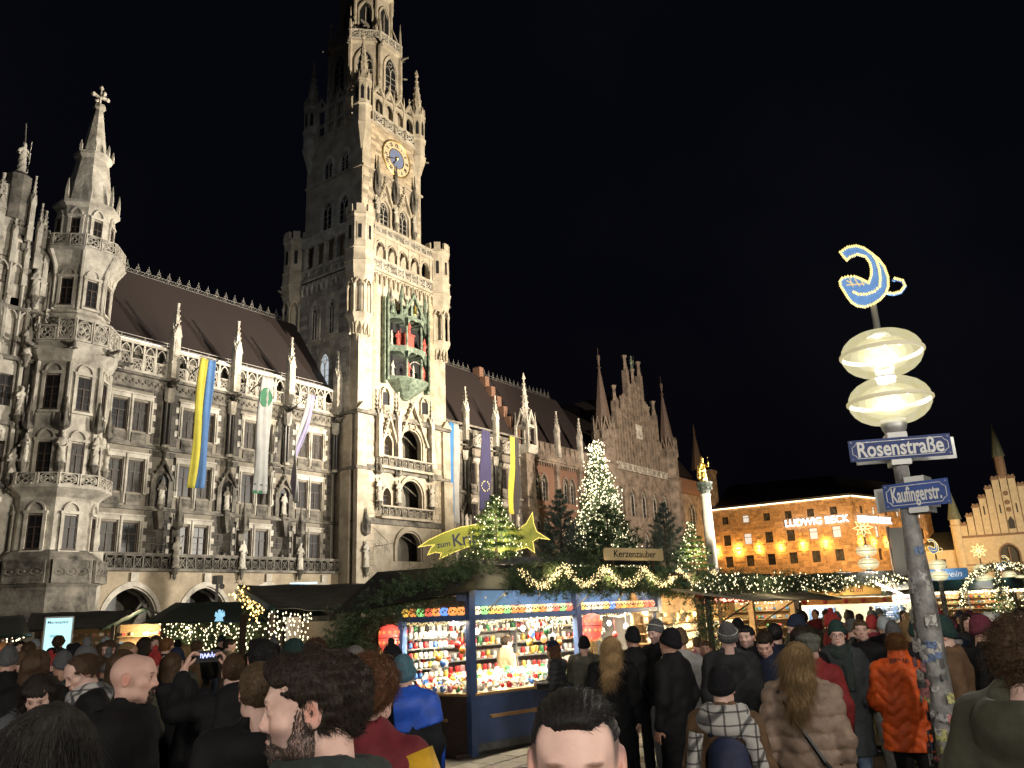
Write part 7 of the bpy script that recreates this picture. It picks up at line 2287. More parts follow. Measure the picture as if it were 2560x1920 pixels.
# stalls on the far right
small_stall(44,5.2,math.radians(-80),3.4,1.6,2.1,CANV_T,'stall with teal roof and dense lights behind the lamp post',61,power=90,bulbs=420)
small_stall(50,1.9,math.radians(-80),3.0,1.6,2.1,CANV_D,'stall with arch of lights before the stepped gable',62,power=90,bulbs=420)
small_stall(60,.9,math.radians(-78),3.4,1.6,2.2,mat('red_canvas',(.28,.04,.03),.6,var=.2,scale=2),'stall with red canvas roof near the old town hall',63,power=60,bulbs=120)
small_stall(24,8.8,math.radians(-70),3.0,1.6,2.1,CANV_T,'stall with teal roof beyond the pine stall',64,power=60,bulbs=120)
ar = empty('light_arch',(34.0,2.9,0),math.radians(-83),label='garland arch of lights over the stalls near the old town hall',cat='light arch')
apts = []
for i in range(60):
    a = PI*i/59;apts.append((1.5*math.cos(a),0,1.5+1.3*math.sin(a)))
MB().tube(apts[::4],.03,5).build('arch_frame',IRON,ar)
light_string(ar,[tuple(np.array(p)+nrng.normal(size=3)*.05) for p in apts for _ in range(6)],.02,BULB_W)
rngc = np.random.default_rng(18)
Pn = np.array(apts)[rngc.integers(0,60,2600)]+rngc.normal(size=(2600,3))*.06
o = mobj('fir_sprays',needle_mesh('fir_sprays',Pn,rngc.normal(size=(2600,3)),.14,.012,NEEDLE),ar);o['kind'] = 'stuff'
star = empty('blue_star',(34.0,3.0,2.75),math.radians(-83),label='cold white star light on the garland arch',cat='star light')
b = MB();V = []
for i in range(16):
    rr = .16 if i % 2 == 0 else .05;V.append((rr*math.cos(PI*i/8),0,rr*math.sin(PI*i/8)))
b.add(V,[tuple(range(16))]);b.build('star',glow('cold_star',(.75,.9,1),6),star)

for k,(x,y,h) in enumerate(((38,3.5,2.7),(42,1.9,3.0),(33,1.25,2.5),(47,3.1,2.8))):
    fir('lit_fir',(x,y,0),h,.85,70+k,NEEDLE,whorls=12,per=8,needles=14,nl=.16,nw=.014,bulbs=170,bulb_r=.024,bulb_m=BULB_W,label=('lit fir by the garland arch','lit fir before the stepped gable front','lit fir right of the lamp post lane','lit fir near the teal roofed stall')[k],taper=.8,light=[(h*.5,60)],group='lit firs along the lane')

# ================================================================== people
def grid3(lo,hi,st): return [axis_grid(lo[i],hi[i],st) for i in range(3)]
def head_field(s,broad=1.0):
    """head in its own frame: centre of the head at 0, face towards -y"""
    s.u(s.ell((0,.018,.028),(.076*broad,.098,.088)),0)
    s.u(s.ell((0,-.030,-.032),(.060*broad,.066,.082)),.03)
    s.u(s.ell((0,-.066,-.094),(.027,.024,.020)),.03)
    for g in (-1,1):
        s.u(s.ell((g*.043,-.058,-.022),(.022,.022,.018)),.025)
        s.u(s.ell((g*.050*broad,-.012,-.072),(.018,.040,.022)),.03)
    s.u(s.cone((-.034,-.089,.022),(.034,-.089,.022),.010,.010),.02)
    s.u(s.ell((0,-.056,.052),(.056,.028,.042)),.04)
    for g in (-1,1):
        s.sub(s.ell((g*.032,-.104,.004),(.019,.016,.012)),.012)
        s.u(s.ell((g*.0315,-.0815,.003),(.0145,.0135,.0115)),.003)
        s.u(s.cone((g*.018,-.0935,.0105),(g*.046,-.088,.0095),.0032,.0028),.004)
    s.u(s.cone((0,-.092,.012),(0,-.108,-.026),.0075,.0098),.012)
    s.u(s.ell((0,-.106,-.030),(.0115,.0095,.0085)),.008)
    for g in (-1,1): s.u(s.ell((g*.0115,-.099,-.033),(.008,.010,.007)),.008)
    s.u(s.cone((-.019,-.0915,-.0600),(.019,-.0915,-.0600),.0055,.0055),.008)
    s.u(s.ell((0,-.098,-.0605),(.012,.006,.005)),.006)
    s.u(s.cone((-.015,-.0915,-.0705),(.015,-.0915,-.0705),.0062,.0062),.008)
    s.sub(s.cone((-.021,-.1005,-.0652),(.021,-.1005,-.0652),.0028,.0028),.003)
    for g in (-1,1):
        s.u(s.ell((g*.080*broad,.012,-.002),(.009,.021,.032)),.008)
        s.sub(s.ell((g*.090*broad,.008,.000),(.006,.011,.019)),.005)
    s.u(s.cone((0,.030,-.06),(0,.035,-.25),.054,.062),.03)
def head_piece(st,broad=1.0,tone='plain'):
    X,Y,Z = axis_grid(-.105,.105,st),axis_grid(-.145,.135,st),axis_grid(-.25,.125,st*1.05)
    s = SDF(X,Y,Z);head_field(s,broad)
    s.D = np.maximum(s.D,-(s.P[...,2]+.235))
    V,F = surf_nets(X,Y,Z,s.D)
    T = np.ones((len(V),3));p = V
    def blob(c,r,col,soft=.4):
        d = np.sqrt((((p-np.array(c))/np.array(r))**2).sum(1));w_ = np.clip((1-d)/soft,0,1)[:,None]
        T[:] = T*(1-w_)+T*np.array(col)*w_
    blob((0,-.1,-.065),(.024,.03,.013),(.80,.50,.48))
    blob((0,-.118,-.028),(.022,.02,.022),(1.0,.82,.78),.9)
    for g in (-1,1):
        blob((g*.045,-.075,-.03),(.028,.03,.028),(1.0,.86,.82),1)
        blob((g*.08*broad,.01,0),(.02,.03,.04),(1.0,.72,.66),.6)
        blob((g*.034,-.098,.0255),(.023,.02,.0058),(.30,.24,.20),.5)
        blob((g*.0315,-.094,.003),(.0155,.012,.0075),(.92,.95,1.0),.2)
        blob((g*.0315,-.097,.003),(.0062,.012,.0062),(.12,.09,.07),.3)
        blob((g*.032,-.092,.0105),(.018,.014,.0036),(.25,.2,.18),.4)
        blob((g*.032,-.09,-.008),(.022,.02,.008),(.86,.78,.78),.8)
    if tone == 'fade':
        m = np.clip((p[:,2]+.01+.5*np.minimum(0,-p[:,1]-.03))/.03,0,1)*np.clip((p[:,1]+.062-.25*np.clip(.05-p[:,2],0,1))/.02,0,1)
        T *= (1-m[:,None]*np.array([.72,.72,.70]))
    if tone == 'stubble':
        m = np.clip((-.025-p[:,2])/.02,0,1)*np.clip((.03-p[:,1])/.02,0,1)*np.clip((p[:,2]+.14)/.03,0,1)
        m = m*(1-np.exp(-((p[:,0]/.022)**2+((p[:,2]+.065)/.011)**2)**2*.6))*.75
        T *= (1-m[:,None]*np.array([.62,.62,.58]))
    return V,F,T
HEADS = {}
def get_head(lod,broad,tone):
    k = (lod,broad,tone)
    if k not in HEADS: HEADS[k] = head_piece({0: .0095,1: .0062,2: .0042,3: .0028}[lod],broad,tone)
    return HEADS[k]
# hands: wrist at 0, fingers along -z, palm facing +x for a left hand (mirrored for the right)
def hand_piece(kind,st=.0055):
    X,Y,Z = axis_grid(-.05,.075,st),axis_grid(-.075,.06,st),axis_grid(-.20,.05,st)
    s = SDF(X,Y,Z)
    s.u(s.cone((0,0,.05),(0,0,-.01),.026,.022,(1,1.15,1)),.0)
    s.u(s.ell((0,0,-.055),(.016,.041,.052)),.02)
    curl = {'relaxed': .55,'grip': 1.25,'open': .12}[kind]
    for i,(y,L) in enumerate(((-.031,.072),(-.010,.080),(.011,.075),(.030,.060))):
        p = np.array([0,y,-.092]);a = curl*.35
        for j,f in enumerate((.45,.32,.23)):
            d = np.array([math.sin(a),0,-math.cos(a)]);q = p+d*L*f
            s.u(s.cone(p,q,.0092-.0012*j,.0086-.0012*j),.003);p = q;a += curl*.75
    p = np.array([.006,-.030,-.035]);q = p+np.array([.020,-.026,-.026]);r_ = q+np.array([.014,-.004,-.032])
    s.u(s.cone(p,q,.013,.011),.008);s.u(s.cone(q,r_,.0105,.0085),.003)
    V,F = surf_nets(X,Y,Z,s.D)
    return V,F
HANDS = {k: hand_piece(k) for k in ('relaxed','grip','open')}
POSES = {
 'down':   [((.185,0,1.41),(.245,.03,1.13),(.25,-.06,.885)),((.185,0,1.41),(.245,.03,1.13),(.25,-.04,.885))],
 'pocket': [((.185,0,1.41),(.285,.05,1.14),(.205,-.10,.955)),((.185,0,1.41),(.285,.05,1.14),(.205,-.10,.955))],
 'front':  [((.185,0,1.41),(.25,-.03,1.13),(.10,-.27,1.12)),((.185,0,1.41),(.25,-.03,1.13),(.12,-.25,1.10))],
 'phone':  [((.185,0,1.42),(.22,-.24,1.40),(-.05,-.35,1.63)),((.185,0,1.42),(.37,-.16,1.38),(.335,-.35,1.64))],
 'walk':   [((.185,0,1.41),(.245,-.03,1.13),(.24,-.20,.91)),((.185,0,1.41),(.245,.08,1.14),(.25,.06,.90))],
}
def rot_to(d,up=(0,-1,0)):
    """matrix whose -z axis points along d"""
    z = -np.array(d)/np.linalg.norm(d);y = np.array(up,dtype=float);y -= z*(y@z);y /= np.linalg.norm(y)+1e-9;x = np.cross(y,z)
    return np.stack([x,y,z],1)
def under_piece(pose):
    s = SDF(axis_grid(-.42,.42,.02),axis_grid(-.48,.25,.02),axis_grid(-.02,1.72,.02))
    s.u(s.cone((0,0,1.0),(0,0,1.36),.115,.125,(1.25,.9,1)),.02);s.u(s.cone((0,.02,1.36),(0,.02,1.50),.07,.055),.06)
    for g,(S,E_,W) in zip((-1,1),POSES[pose]):
        f = lambda v: (v[0]*g,v[1],v[2])
        s.u(s.cone(f(S),f(E_),.05,.042),.04);s.u(s.cone(f(E_),f(W),.042,.030),.02)
        st = (.14 if g < 0 else -.12) if pose == 'walk' else 0
        s.u(s.cone((g*.09,0,.95),(g*.092,-.02-st*.6,.50),.075,.052),.05);s.u(s.cone((g*.092,-.02-st*.6,.50),(g*.09,.01-st*1.3,.08),.05,.036),.02)
        s.u(s.ell((g*.09,-.05-st*1.3,.045),(.035,.10,.035)),.02)
    return surf_nets(s.X,s.Y,s.Z,s.D)
UNDER = {k: under_piece(k) for k in POSES}
HC = np.array([0,-.012,1.625]);PIV = np.array([0,.02,1.50])
def Rz(a): c,s = math.cos(a),math.sin(a);return np.array([[c,-s,0],[s,c,0],[0,0,1]])
def Rx(a): c,s = math.cos(a),math.sin(a);return np.array([[1,0,0],[0,c,-s],[0,s,c]])
def head_to_body(V,hy,hp):
    R_ = Rz(math.radians(hy)) @ Rx(math.radians(hp))
    return (V+HC-PIV) @ R_.T+PIV
def body_mesh(pose,hy,hp,lod,broad,tone):
    Vs,Fs,Ts = [],[],[];n = 0
    V,F = UNDER[pose];Vs.append(V);Fs.append(F);Ts.append(np.ones((len(V),3)));n += len(V)
    V,F,T = get_head(lod,broad,tone);Vs.append(head_to_body(V,hy,hp));Fs.append(F+n);Ts.append(T);n += len(V)
    if pose != 'pocket':
        kind = {'phone': 'grip','front': 'grip'}.get(pose,'relaxed')
        for g,(S,E_,W) in zip((-1,1),POSES[pose]):
            V,F = HANDS[kind];V = V.copy()
            V[:,0] *= g
            E2 = np.array([E_[0]*g,E_[1],E_[2]]);W2 = np.array([W[0]*g,W[1],W[2]])
            d = W2-E2
            if pose == 'phone': d = np.array([-g*.35,-.15,1.0]);M_ = rot_to(d,(0,1,0))
            elif pose == 'front': d = np.array([-g*.35,-1,.1]);M_ = rot_to(d,(0,0,1))
            else: M_ = rot_to(d,(0,-1,0))
            if np.linalg.det(M_) < 0: M_[:,0] *= -1
            V = V @ M_.T+W2
            if g < 0: F = F[:,::-1]
            Vs.append(V);Fs.append(F+n);Ts.append(np.ones((len(V),3))*np.array([1,.93,.9]));n += len(V)
    V = np.concatenate(Vs);F = np.concatenate(Fs);T = np.concatenate(Ts)
    me = mesh_from('person',V,F,None,True)
    a = me.color_attributes.new('tint','FLOAT_COLOR','POINT');arr = np.ones((len(V),4),dtype=np.float32);arr[:,:3] = T;a.data.foreach_set('color',arr.ravel())
    return me
# ---- clothing
COATS = {  # hem, ease, hood, collar, quilt, flare
 'jacket': (.80,.016,0,1,0,1.0),'hooded': (.82,.020,1,1,0,1.0),'long': (.42,.020,0,1,0,1.12),'puffer': (.80,.030,1,1,.085,1.0),'pufferw': (.80,.034,2,1,.085,1.0),
 'pufferlong': (.56,.018,0,1,.105,1.08),'parka': (.72,.030,1,1,0,1.05),'parkaolive': (.62,.040,2,1,0,1.12),'fur': (.80,.022,0,2,0,1.0),'furlong': (.50,.024,0,1,0,1.10),'orange': (.70,.036,0,3,-.11,1.05),'bluejacket': (.78,.030,1,1,0,1.0)}
CLOTH = {}
def coat_mesh(kind,pose,st):
    key = ('coat',kind,pose,st)
    if key in CLOTH: return CLOTH[key]
    hem,e,hood,collar,quilt,flare = COATS[kind]
    s = SDF(axis_grid(-.46,.46,st),axis_grid(-.48,.32,st),axis_grid(hem-.04,1.74,st))
    sc = (1.0,.70,1)
    s.u(s.cone((0,.0,hem-.1),(0,0,1.12),(.195+e)*flare,.178+e,sc),0);s.u(s.cone((0,.0,1.12),(0,.01,1.34),.178+e,.185+e,sc),.05)
    s.u(s.cone((-.125,.01,1.385),(.125,.01,1.385),.075+e*.6,.075+e*.6,(1,.95,1)),.06);s.u(s.cone((0,.015,1.40),(0,.02,1.50),.092,.078),.05)
    for g,(S,E_,W) in zip((-1,1),POSES[pose]):
        f = lambda v: np.array((v[0]*g,v[1],v[2]))
        W2 = f(W);E2 = f(E_);W3 = E2+(W2-E2)*(.98 if pose != 'phone' else .78)
        s.u(s.cone(f(S),E2,.064+e*.8,.056+e*.8),.035);s.u(s.cone(E2,W3,.056+e*.8,.043+e*.55),.03)
    P = s.P
    rng = np.random.default_rng(abs(hash(kind)) % 1000 if False else len(kind)*7)
    if quilt > 0:
        s.D = s.D-.020*np.sqrt(np.abs(np.sin(PI*(P[...,2]+.015*np.sin(P[...,0]*9)+.008*np.sin(P[...,0]*31))/quilt)))+.012
    elif quilt < 0:
        q = -quilt
        s.D = s.D-.014*np.sqrt(np.abs(np.sin(PI*(P[...,2]+.012*np.sin(P[...,0]*23+P[...,2]*9)+np.abs(np.mod(P[...,0]+.6,.24)-.12)*.9)/q)))+.008
    s.noise(.0065,15,len(kind));s.noise(.0030,38,len(kind)+3)
    if hood:
        r_ = (.155,.095,.115) if hood == 2 else (.135,.075,.095)
        s.u(s.ell((0,.115,1.415),r_),.035);s.sub(s.ell((0,.105,1.515),(r_[0]*.66,.055,.055)),.02)
    if collar == 3:
        s.u(s.cone((0,.02,1.44),(0,.02,1.56),.100,.096),.02)
    if collar == 2:
        a = np.arctan2(P[...,1]-.02,P[...,0]);rad = np.sqrt(P[...,0]**2+((P[...,1]-.02)*1.1)**2)
        d = np.sqrt((rad-.115)**2+((P[...,2]-1.43-.03*np.sin(a))*.9)**2)-.062
        s.u(d-.012*np.sin(a*17)*np.sin(P[...,2]*60),.02)
    # opening for the head
    s.sub(s.cone((0,.012,1.47),(0,-.01,1.75),.060,.078),.01)
    s.D = np.maximum(s.D,hem-P[...,2])
    me = s.mesh('coat');me.materials.append(BLACK);CLOTH[key] = me
    return me
def trouser_mesh(pose,st=.016):
    w_ = 'walk' if pose == 'walk' else 'stand'
    key = ('trousers',w_)
    if key in CLOTH: return CLOTH[key]
    s = SDF(axis_grid(-.30,.30,st),axis_grid(-.36,.36,st),axis_grid(.03,1.08,st))
    s.u(s.ell((0,0,.96),(.18,.13,.12)),0)
    for g in (-1,1):
        d = (.14 if g < 0 else -.12) if w_ == 'walk' else .012*g
        s.u(s.cone((g*.092,0,.92),(g*.096,-.02-d*.6,.50),.100,.076),.03);s.u(s.cone((g*.096,-.02-d*.6,.50),(g*.092,.012-d*1.3,.07),.074,.062),.015)
    s.noise(.004,26,5);s.D = np.maximum(s.D,.06-s.P[...,2])
    me = s.mesh('trousers');me.materials.append(BLACK);CLOTH[key] = me
    return me
def shoe_mesh(pose):
    w_ = 'walk' if pose == 'walk' else 'stand'
    key = ('shoes',w_)
    if key in CLOTH: return CLOTH[key]
    out = []
    for g in (-1,1):
        d = (.14 if g < 0 else -.12) if w_ == 'walk' else .012*g
        yo = -.045-d*1.3
        s = SDF(axis_grid(g*.09-.07,g*.09+.07,.012),axis_grid(yo-.17,yo+.14,.012),axis_grid(-.012,.15,.012))
        s.u(s.ell((g*.09,yo,.03),(.050,.142,.052)),0);s.u(s.cone((g*.09,yo+.055,.04),(g*.09,yo+.06,.13),.052,.05),.02);s.D = np.maximum(s.D,.003-s.P[...,2])
        me = s.mesh('shoe');me.materials.append(BLACK);out.append(me)
    CLOTH[key] = out
    return out
# ---- hair and hats, in head space
def hair_piece(kind,st):
    X,Y,Z = axis_grid(-.17,.17,st),axis_grid(-.17,.20,st),axis_grid(-.40 if 'long' in kind else -.17,.24,st)
    s = SDF(X,Y,Z);P = s.P;x,y,z = P[...,0],P[...,1],P[...,2]
    sk = np.minimum(s.ell((0,.018,.028),(.076,.098,.088)),s.ell((0,-.030,-.032),(.060,.066,.082)))
    ang = np.arctan2(x,y-.02)
    if kind in ('short','wavy','curly','slick','thin','bun','curlyband','headband'):
        t_ = {'short': .014,'wavy': .013,'curly': .030,'slick': .005,'thin': .008,'bun': .012,'curlyband': .032,'headband': .012}[kind]
        d = sk-t_
        if kind in ('wavy',): d = s.smin(d,s.ell((0,-.020,.080),(.072,.086,.040)),.03)
        if kind == 'slick': d = s.smin(d,s.ell((0,-.008,.088),(.060,.088,.038)),.02)
        if kind == 'short': d = s.smin(d,s.ell((0,-.005,.078),(.074,.092,.045)),.02)
        line = .078-(y+.085)*.95 if kind == 'slick' else (.066-(y+.085)*.85 if kind == 'wavy' else .052-(y+.085)*.80)
        side = np.where(y < -.02,np.maximum(line,.02),line) if kind != 'slick' else np.maximum(line,.045)
        lim = np.maximum(side,-.10+0*z)
        d = np.maximum(d,(lim-z)*.75)
        if kind in ('short','curly','curlyband'): d = np.maximum(d,-s.ell((0,-.118,.02),(.066,.05,.034)))
        if kind == 'bun': d = s.smin(d,s.ell((0,.125,.02),(.042,.042,.042)),.02)
        if kind in ('wavy','short','slick','thin'):
            for g in (-1,1): d = np.maximum(d,-s.ell((g*.090,.002,-.012),(.030,.032,.044)))
        amp = {'curly': .011,'curlyband': .012,'wavy': .006,'slick': .0006}.get(kind,.0025)
        s.D = d
        s.noise(amp,75 if 'curly' in kind else 60,3)
        s.D = s.D-(.0012*np.sin(ang*46+z*30) if kind != 'slick' else .0016*np.sin(np.arctan2(x,z-.02)*44+y*16))
        if kind in ('curlyband','headband'):
            b = np.maximum(np.abs(sk-.014)-.008,np.abs(z-.02+.2*y)-.028);s.D = s.D
    elif kind in ('long','verylong','bob','beanielong'):
        L = {'long': -.22,'verylong': -.36,'bob': -.135,'beanielong': -.30}[kind]
        d = sk-.018
        lim = np.where(y < -.03,.045-(y+.03)*.2,-.2)
        d = np.maximum(d,(lim-z)*.8)
        w_ = .082 if kind != 'verylong' else .098
        back = s.cone((0,.035,.03),(0,.075,L),.085,w_*.88,(1.12,.78,1)) if kind != 'verylong' else s.smin(s.cone((0,.035,.03),(0,.10,-.12),.085,.086,(1.12,.78,1)),s.cone((0,.10,-.12),(.03,.165,-.27),.085,.060,(1.25,.5,1)),.03)
        d = s.smin(d,back,.03)
        for g in (-1,1): d = s.smin(d,s.cone((g*.072,-.012,.05),(g*.088,-.020,max(L,-.20)),.026,.022,(1,1.5,1)),.02)
        if kind == 'bob': d = s.smin(d,s.cone((-.06,-.062,.075),(.045,-.085,.055),.024,.020),.02)
        face = s.ell((0,-.115,-.045),(.060,.075,.095));d = np.maximum(d,-face)
        neck = s.cone((0,-.06,-.12),(0,-.10,-.4),.075,.10);d = np.maximum(d,-neck)
        s.D = d
        s.noise(.005,34,8);s.D = s.D-.0032*np.sin(ang*30+8*np.sin(z*14))
    elif kind in ('beanie','bobble','ringhat','beret'):
        if kind == 'beret':
            d = s.smin(sk-.013,s.ell((.01,.02,.085),(.118,.125,.05)),.03)
            line = .045-(y+.085)*.45
        else:
            d = s.smin(sk-.013,s.ell((0,.028,.085),(.080,.098,.085)),.03)
            line = .040-(y+.085)*.42
        d = np.maximum(d,(line-z)*.9)
        cuff = np.maximum(np.abs(sk-.016)-.009,np.abs(z-(line+.026))*.9-.026)
        if kind != 'beret': d = s.smin(d,cuff,.006)
        if kind == 'bobble': d = s.smin(d,np.sqrt(x**2+(y-.035)**2+(z-.195)**2)-.038+.004*np.sin(x*200)*np.sin(z*190),.006)
        if kind == 'ringhat': d = s.smin(d,np.maximum(np.abs(sk-.03)-.018,np.abs(z-.03)-.02),.01)
        s.D = d-.0016*np.sin(ang*44)
    V,F = surf_nets(X,Y,Z,s.D)
    return V,F
HAIRS = {}
def hair_mesh(kind,st):
    k = (kind,st)
    if k not in HAIRS: HAIRS[k] = hair_piece(kind,st)
    return HAIRS[k]
def beard_piece(st,goatee=False):
    X,Y,Z = axis_grid(-.10,.10,st),axis_grid(-.14,.06,st),axis_grid(-.15,.03,st)
    s = SDF(X,Y,Z);head_field(s,1.0);d = s.D-(.0035 if not goatee else .003)
    x,y,z = s.P[...,0],s.P[...,1],s.P[...,2]
    if goatee: reg = np.minimum(s.ell((0,-.085,-.090),(.030,.040,.030)),np.maximum(s.ell((0,-.1,-.062),(.033,.04,.026)),-s.ell((0,-.1,-.066),(.019,.06,.013))))
    else:
        reg = np.minimum(s.ell((0,-.050,-.098),(.082,.085,.048)),s.cone((.072,-.005,-.0),(.066,-.015,-.07),.022,.03));reg = np.minimum(reg,s.cone((-.072,-.005,-.0),(-.066,-.015,-.07),.022,.03))
        reg = np.minimum(reg,s.cone((-.03,-.09,-.048),(.03,-.09,-.048),.010,.010));reg = np.maximum(reg,-s.ell((0,-.1,-.064),(.022,.06,.010)))
    s.D = np.maximum(d,reg);s.noise(.0022,120,2)
    return surf_nets(X,Y,Z,s.D)
def strands(name,V,F,n,length,m,flow,seed,lift=.25,wave=.0,rad=.0007,keep=None):
    """real hair strands rooted on a hair surface"""
    rng = np.random.default_rng(seed)
    A = V[F[:,0]];B = V[F[:,1]];C_ = V[F[:,2]];N_ = np.cross(B-A,C_-A);ar = np.linalg.norm(N_,axis=1)+1e-12
    cen = V.mean(0)
    N_ = N_/ar[:,None];sg_ = np.sign(((A-cen)*N_).sum(1));N_ *= sg_[:,None]
    pr = ar/ar.sum()
    f = rng.choice(len(F),n,p=pr);u = rng.random((n,1));v = rng.random((n,1))
    f = f[keep(A[f])] if keep is not None else f;n = len(f);u = u[:n];v = v[:n]
    P0 = A[f]+(B[f]-A[f])*u+(V[F[f,3]]-A[f])*v*(1-u)
    nn = N_[f]
    d = flow(P0)+rng.normal(size=(n,3))*(.18 if wave > .002 else .06)
    d = d-(d*nn).sum(1,keepdims=True)*nn*.85;d /= np.linalg.norm(d,axis=1,keepdims=True)+1e-9
    k = 5;L = length*rng.uniform(.6,1.25,(n,1));pts = np.zeros((n,k,3));ph = rng.random((n,1))*6
    sd = np.cross(d,nn)
    for i in range(k):
        t_ = i/(k-1)
        pts[:,i] = P0-nn*.002+d*L*t_+nn*L*lift*(t_-.8*t_*t_)+sd*wave*np.sin(t_*4+ph)*t_
        pts[:,i,2] -= (L[:,0]*.12*t_*t_)
    cv = bpy.data.hair_curves.new(name)
    cv.add_curves([k]*n)
    cv.attributes['position'].data.foreach_set('vector',pts.astype(np.float32).ravel())
    if 'radius' not in cv.attributes: cv.attributes.new('radius','FLOAT','POINT')
    rr_ = np.tile(np.array([1,1,.85,.6,.15])*rad,n).astype(np.float32)
    cv.attributes['radius'].data.foreach_set('value',rr_)
    cv.materials.append(m)
    return cv
CC = {'black': (.0075,.0075,.009),'navy': (.012,.015,.034),'navyblack': (.009,.010,.014),'grey': (.075,.078,.085),'darkgrey': (.030,.032,.035),'darkgrey2': (.035,.040,.043),'charcoal': (.040,.042,.046),'speckle': (.085,.09,.10),'maroon': (.14,.018,.025),'whitec': (.50,.48,.45),'beige': (.30,.24,.18),'beige2': (.285,.205,.155),'olivegrey': (.105,.10,.080),'olive': (.062,.062,.042),'lightgrey': (.35,.34,.33),'pink': (.50,.20,.24),'red': (.20,.022,.022),'brown': (.12,.07,.038),'orange': (.62,.095,.018),'pinkred': (.30,.05,.08),'tan': (.32,.24,.15),'navytr': (.018,.022,.036),'greyj': (.14,.145,.15),'jeans': (.09,.13,.20),'white': (.50,.48,.45)}
HCOL = {'dark': (.020,.014,.011),'darkgrey': (.025,.022,.020),'brown': (.070,.040,.022),'darkbrown': (.020,.013,.009),'blackhair': (.010,.009,.009),'ginger': (.17,.075,.028),'lightbrown': (.085,.055,.030),'redbrown': (.10,.042,.020),'greyhair': (.16,.15,.14),'blond': (.34,.22,.105),'darkblond': (.22,.14,.065),'teal': (.07,.15,.19),'blackhat': (.010,.010,.012),'greyhat': (.10,.10,.105),'navyhat': (.020,.026,.050),'brownhat': (.12,.075,.045),'greenhat': (.018,.040,.036),'palehat': (.42,.46,.50),'redhat': (.42,.05,.05),'maroonhat': (.10,.022,.035),'whitehat': (.5,.48,.44),'greygreen': (.11,.115,.095),'none': (.1,.1,.1)}
def cloth_mat(c): return mat('fabric_'+c,CC[c],.78 if c not in ('orange','beige2','charcoal') else .5,var=.22,scale=14,bump=.0016,bscale=120,coord='obj',spec=.25)
def hair_mat(c): return mat('hair_'+c,HCOL[c],.6,var=.45,scale=120,bump=.004,bscale=260,coord='obj',stretch=(1,1,.12),spec=.25)
def knit_mat(c): return mat('knit_'+c,HCOL[c],.9,var=.25,scale=40,bump=.003,bscale=70,coord='obj',stretch=(1,1,.3),spec=.2)
SKINS = [mat('skin_%d' % i,c,.52,var=.07,scale=18,bump=.0006,bscale=140,coord='obj',attr='tint',spec=.4) for i,c in enumerate(((.62,.38,.31),(.56,.33,.25),(.66,.43,.36),(.46,.265,.19)))]

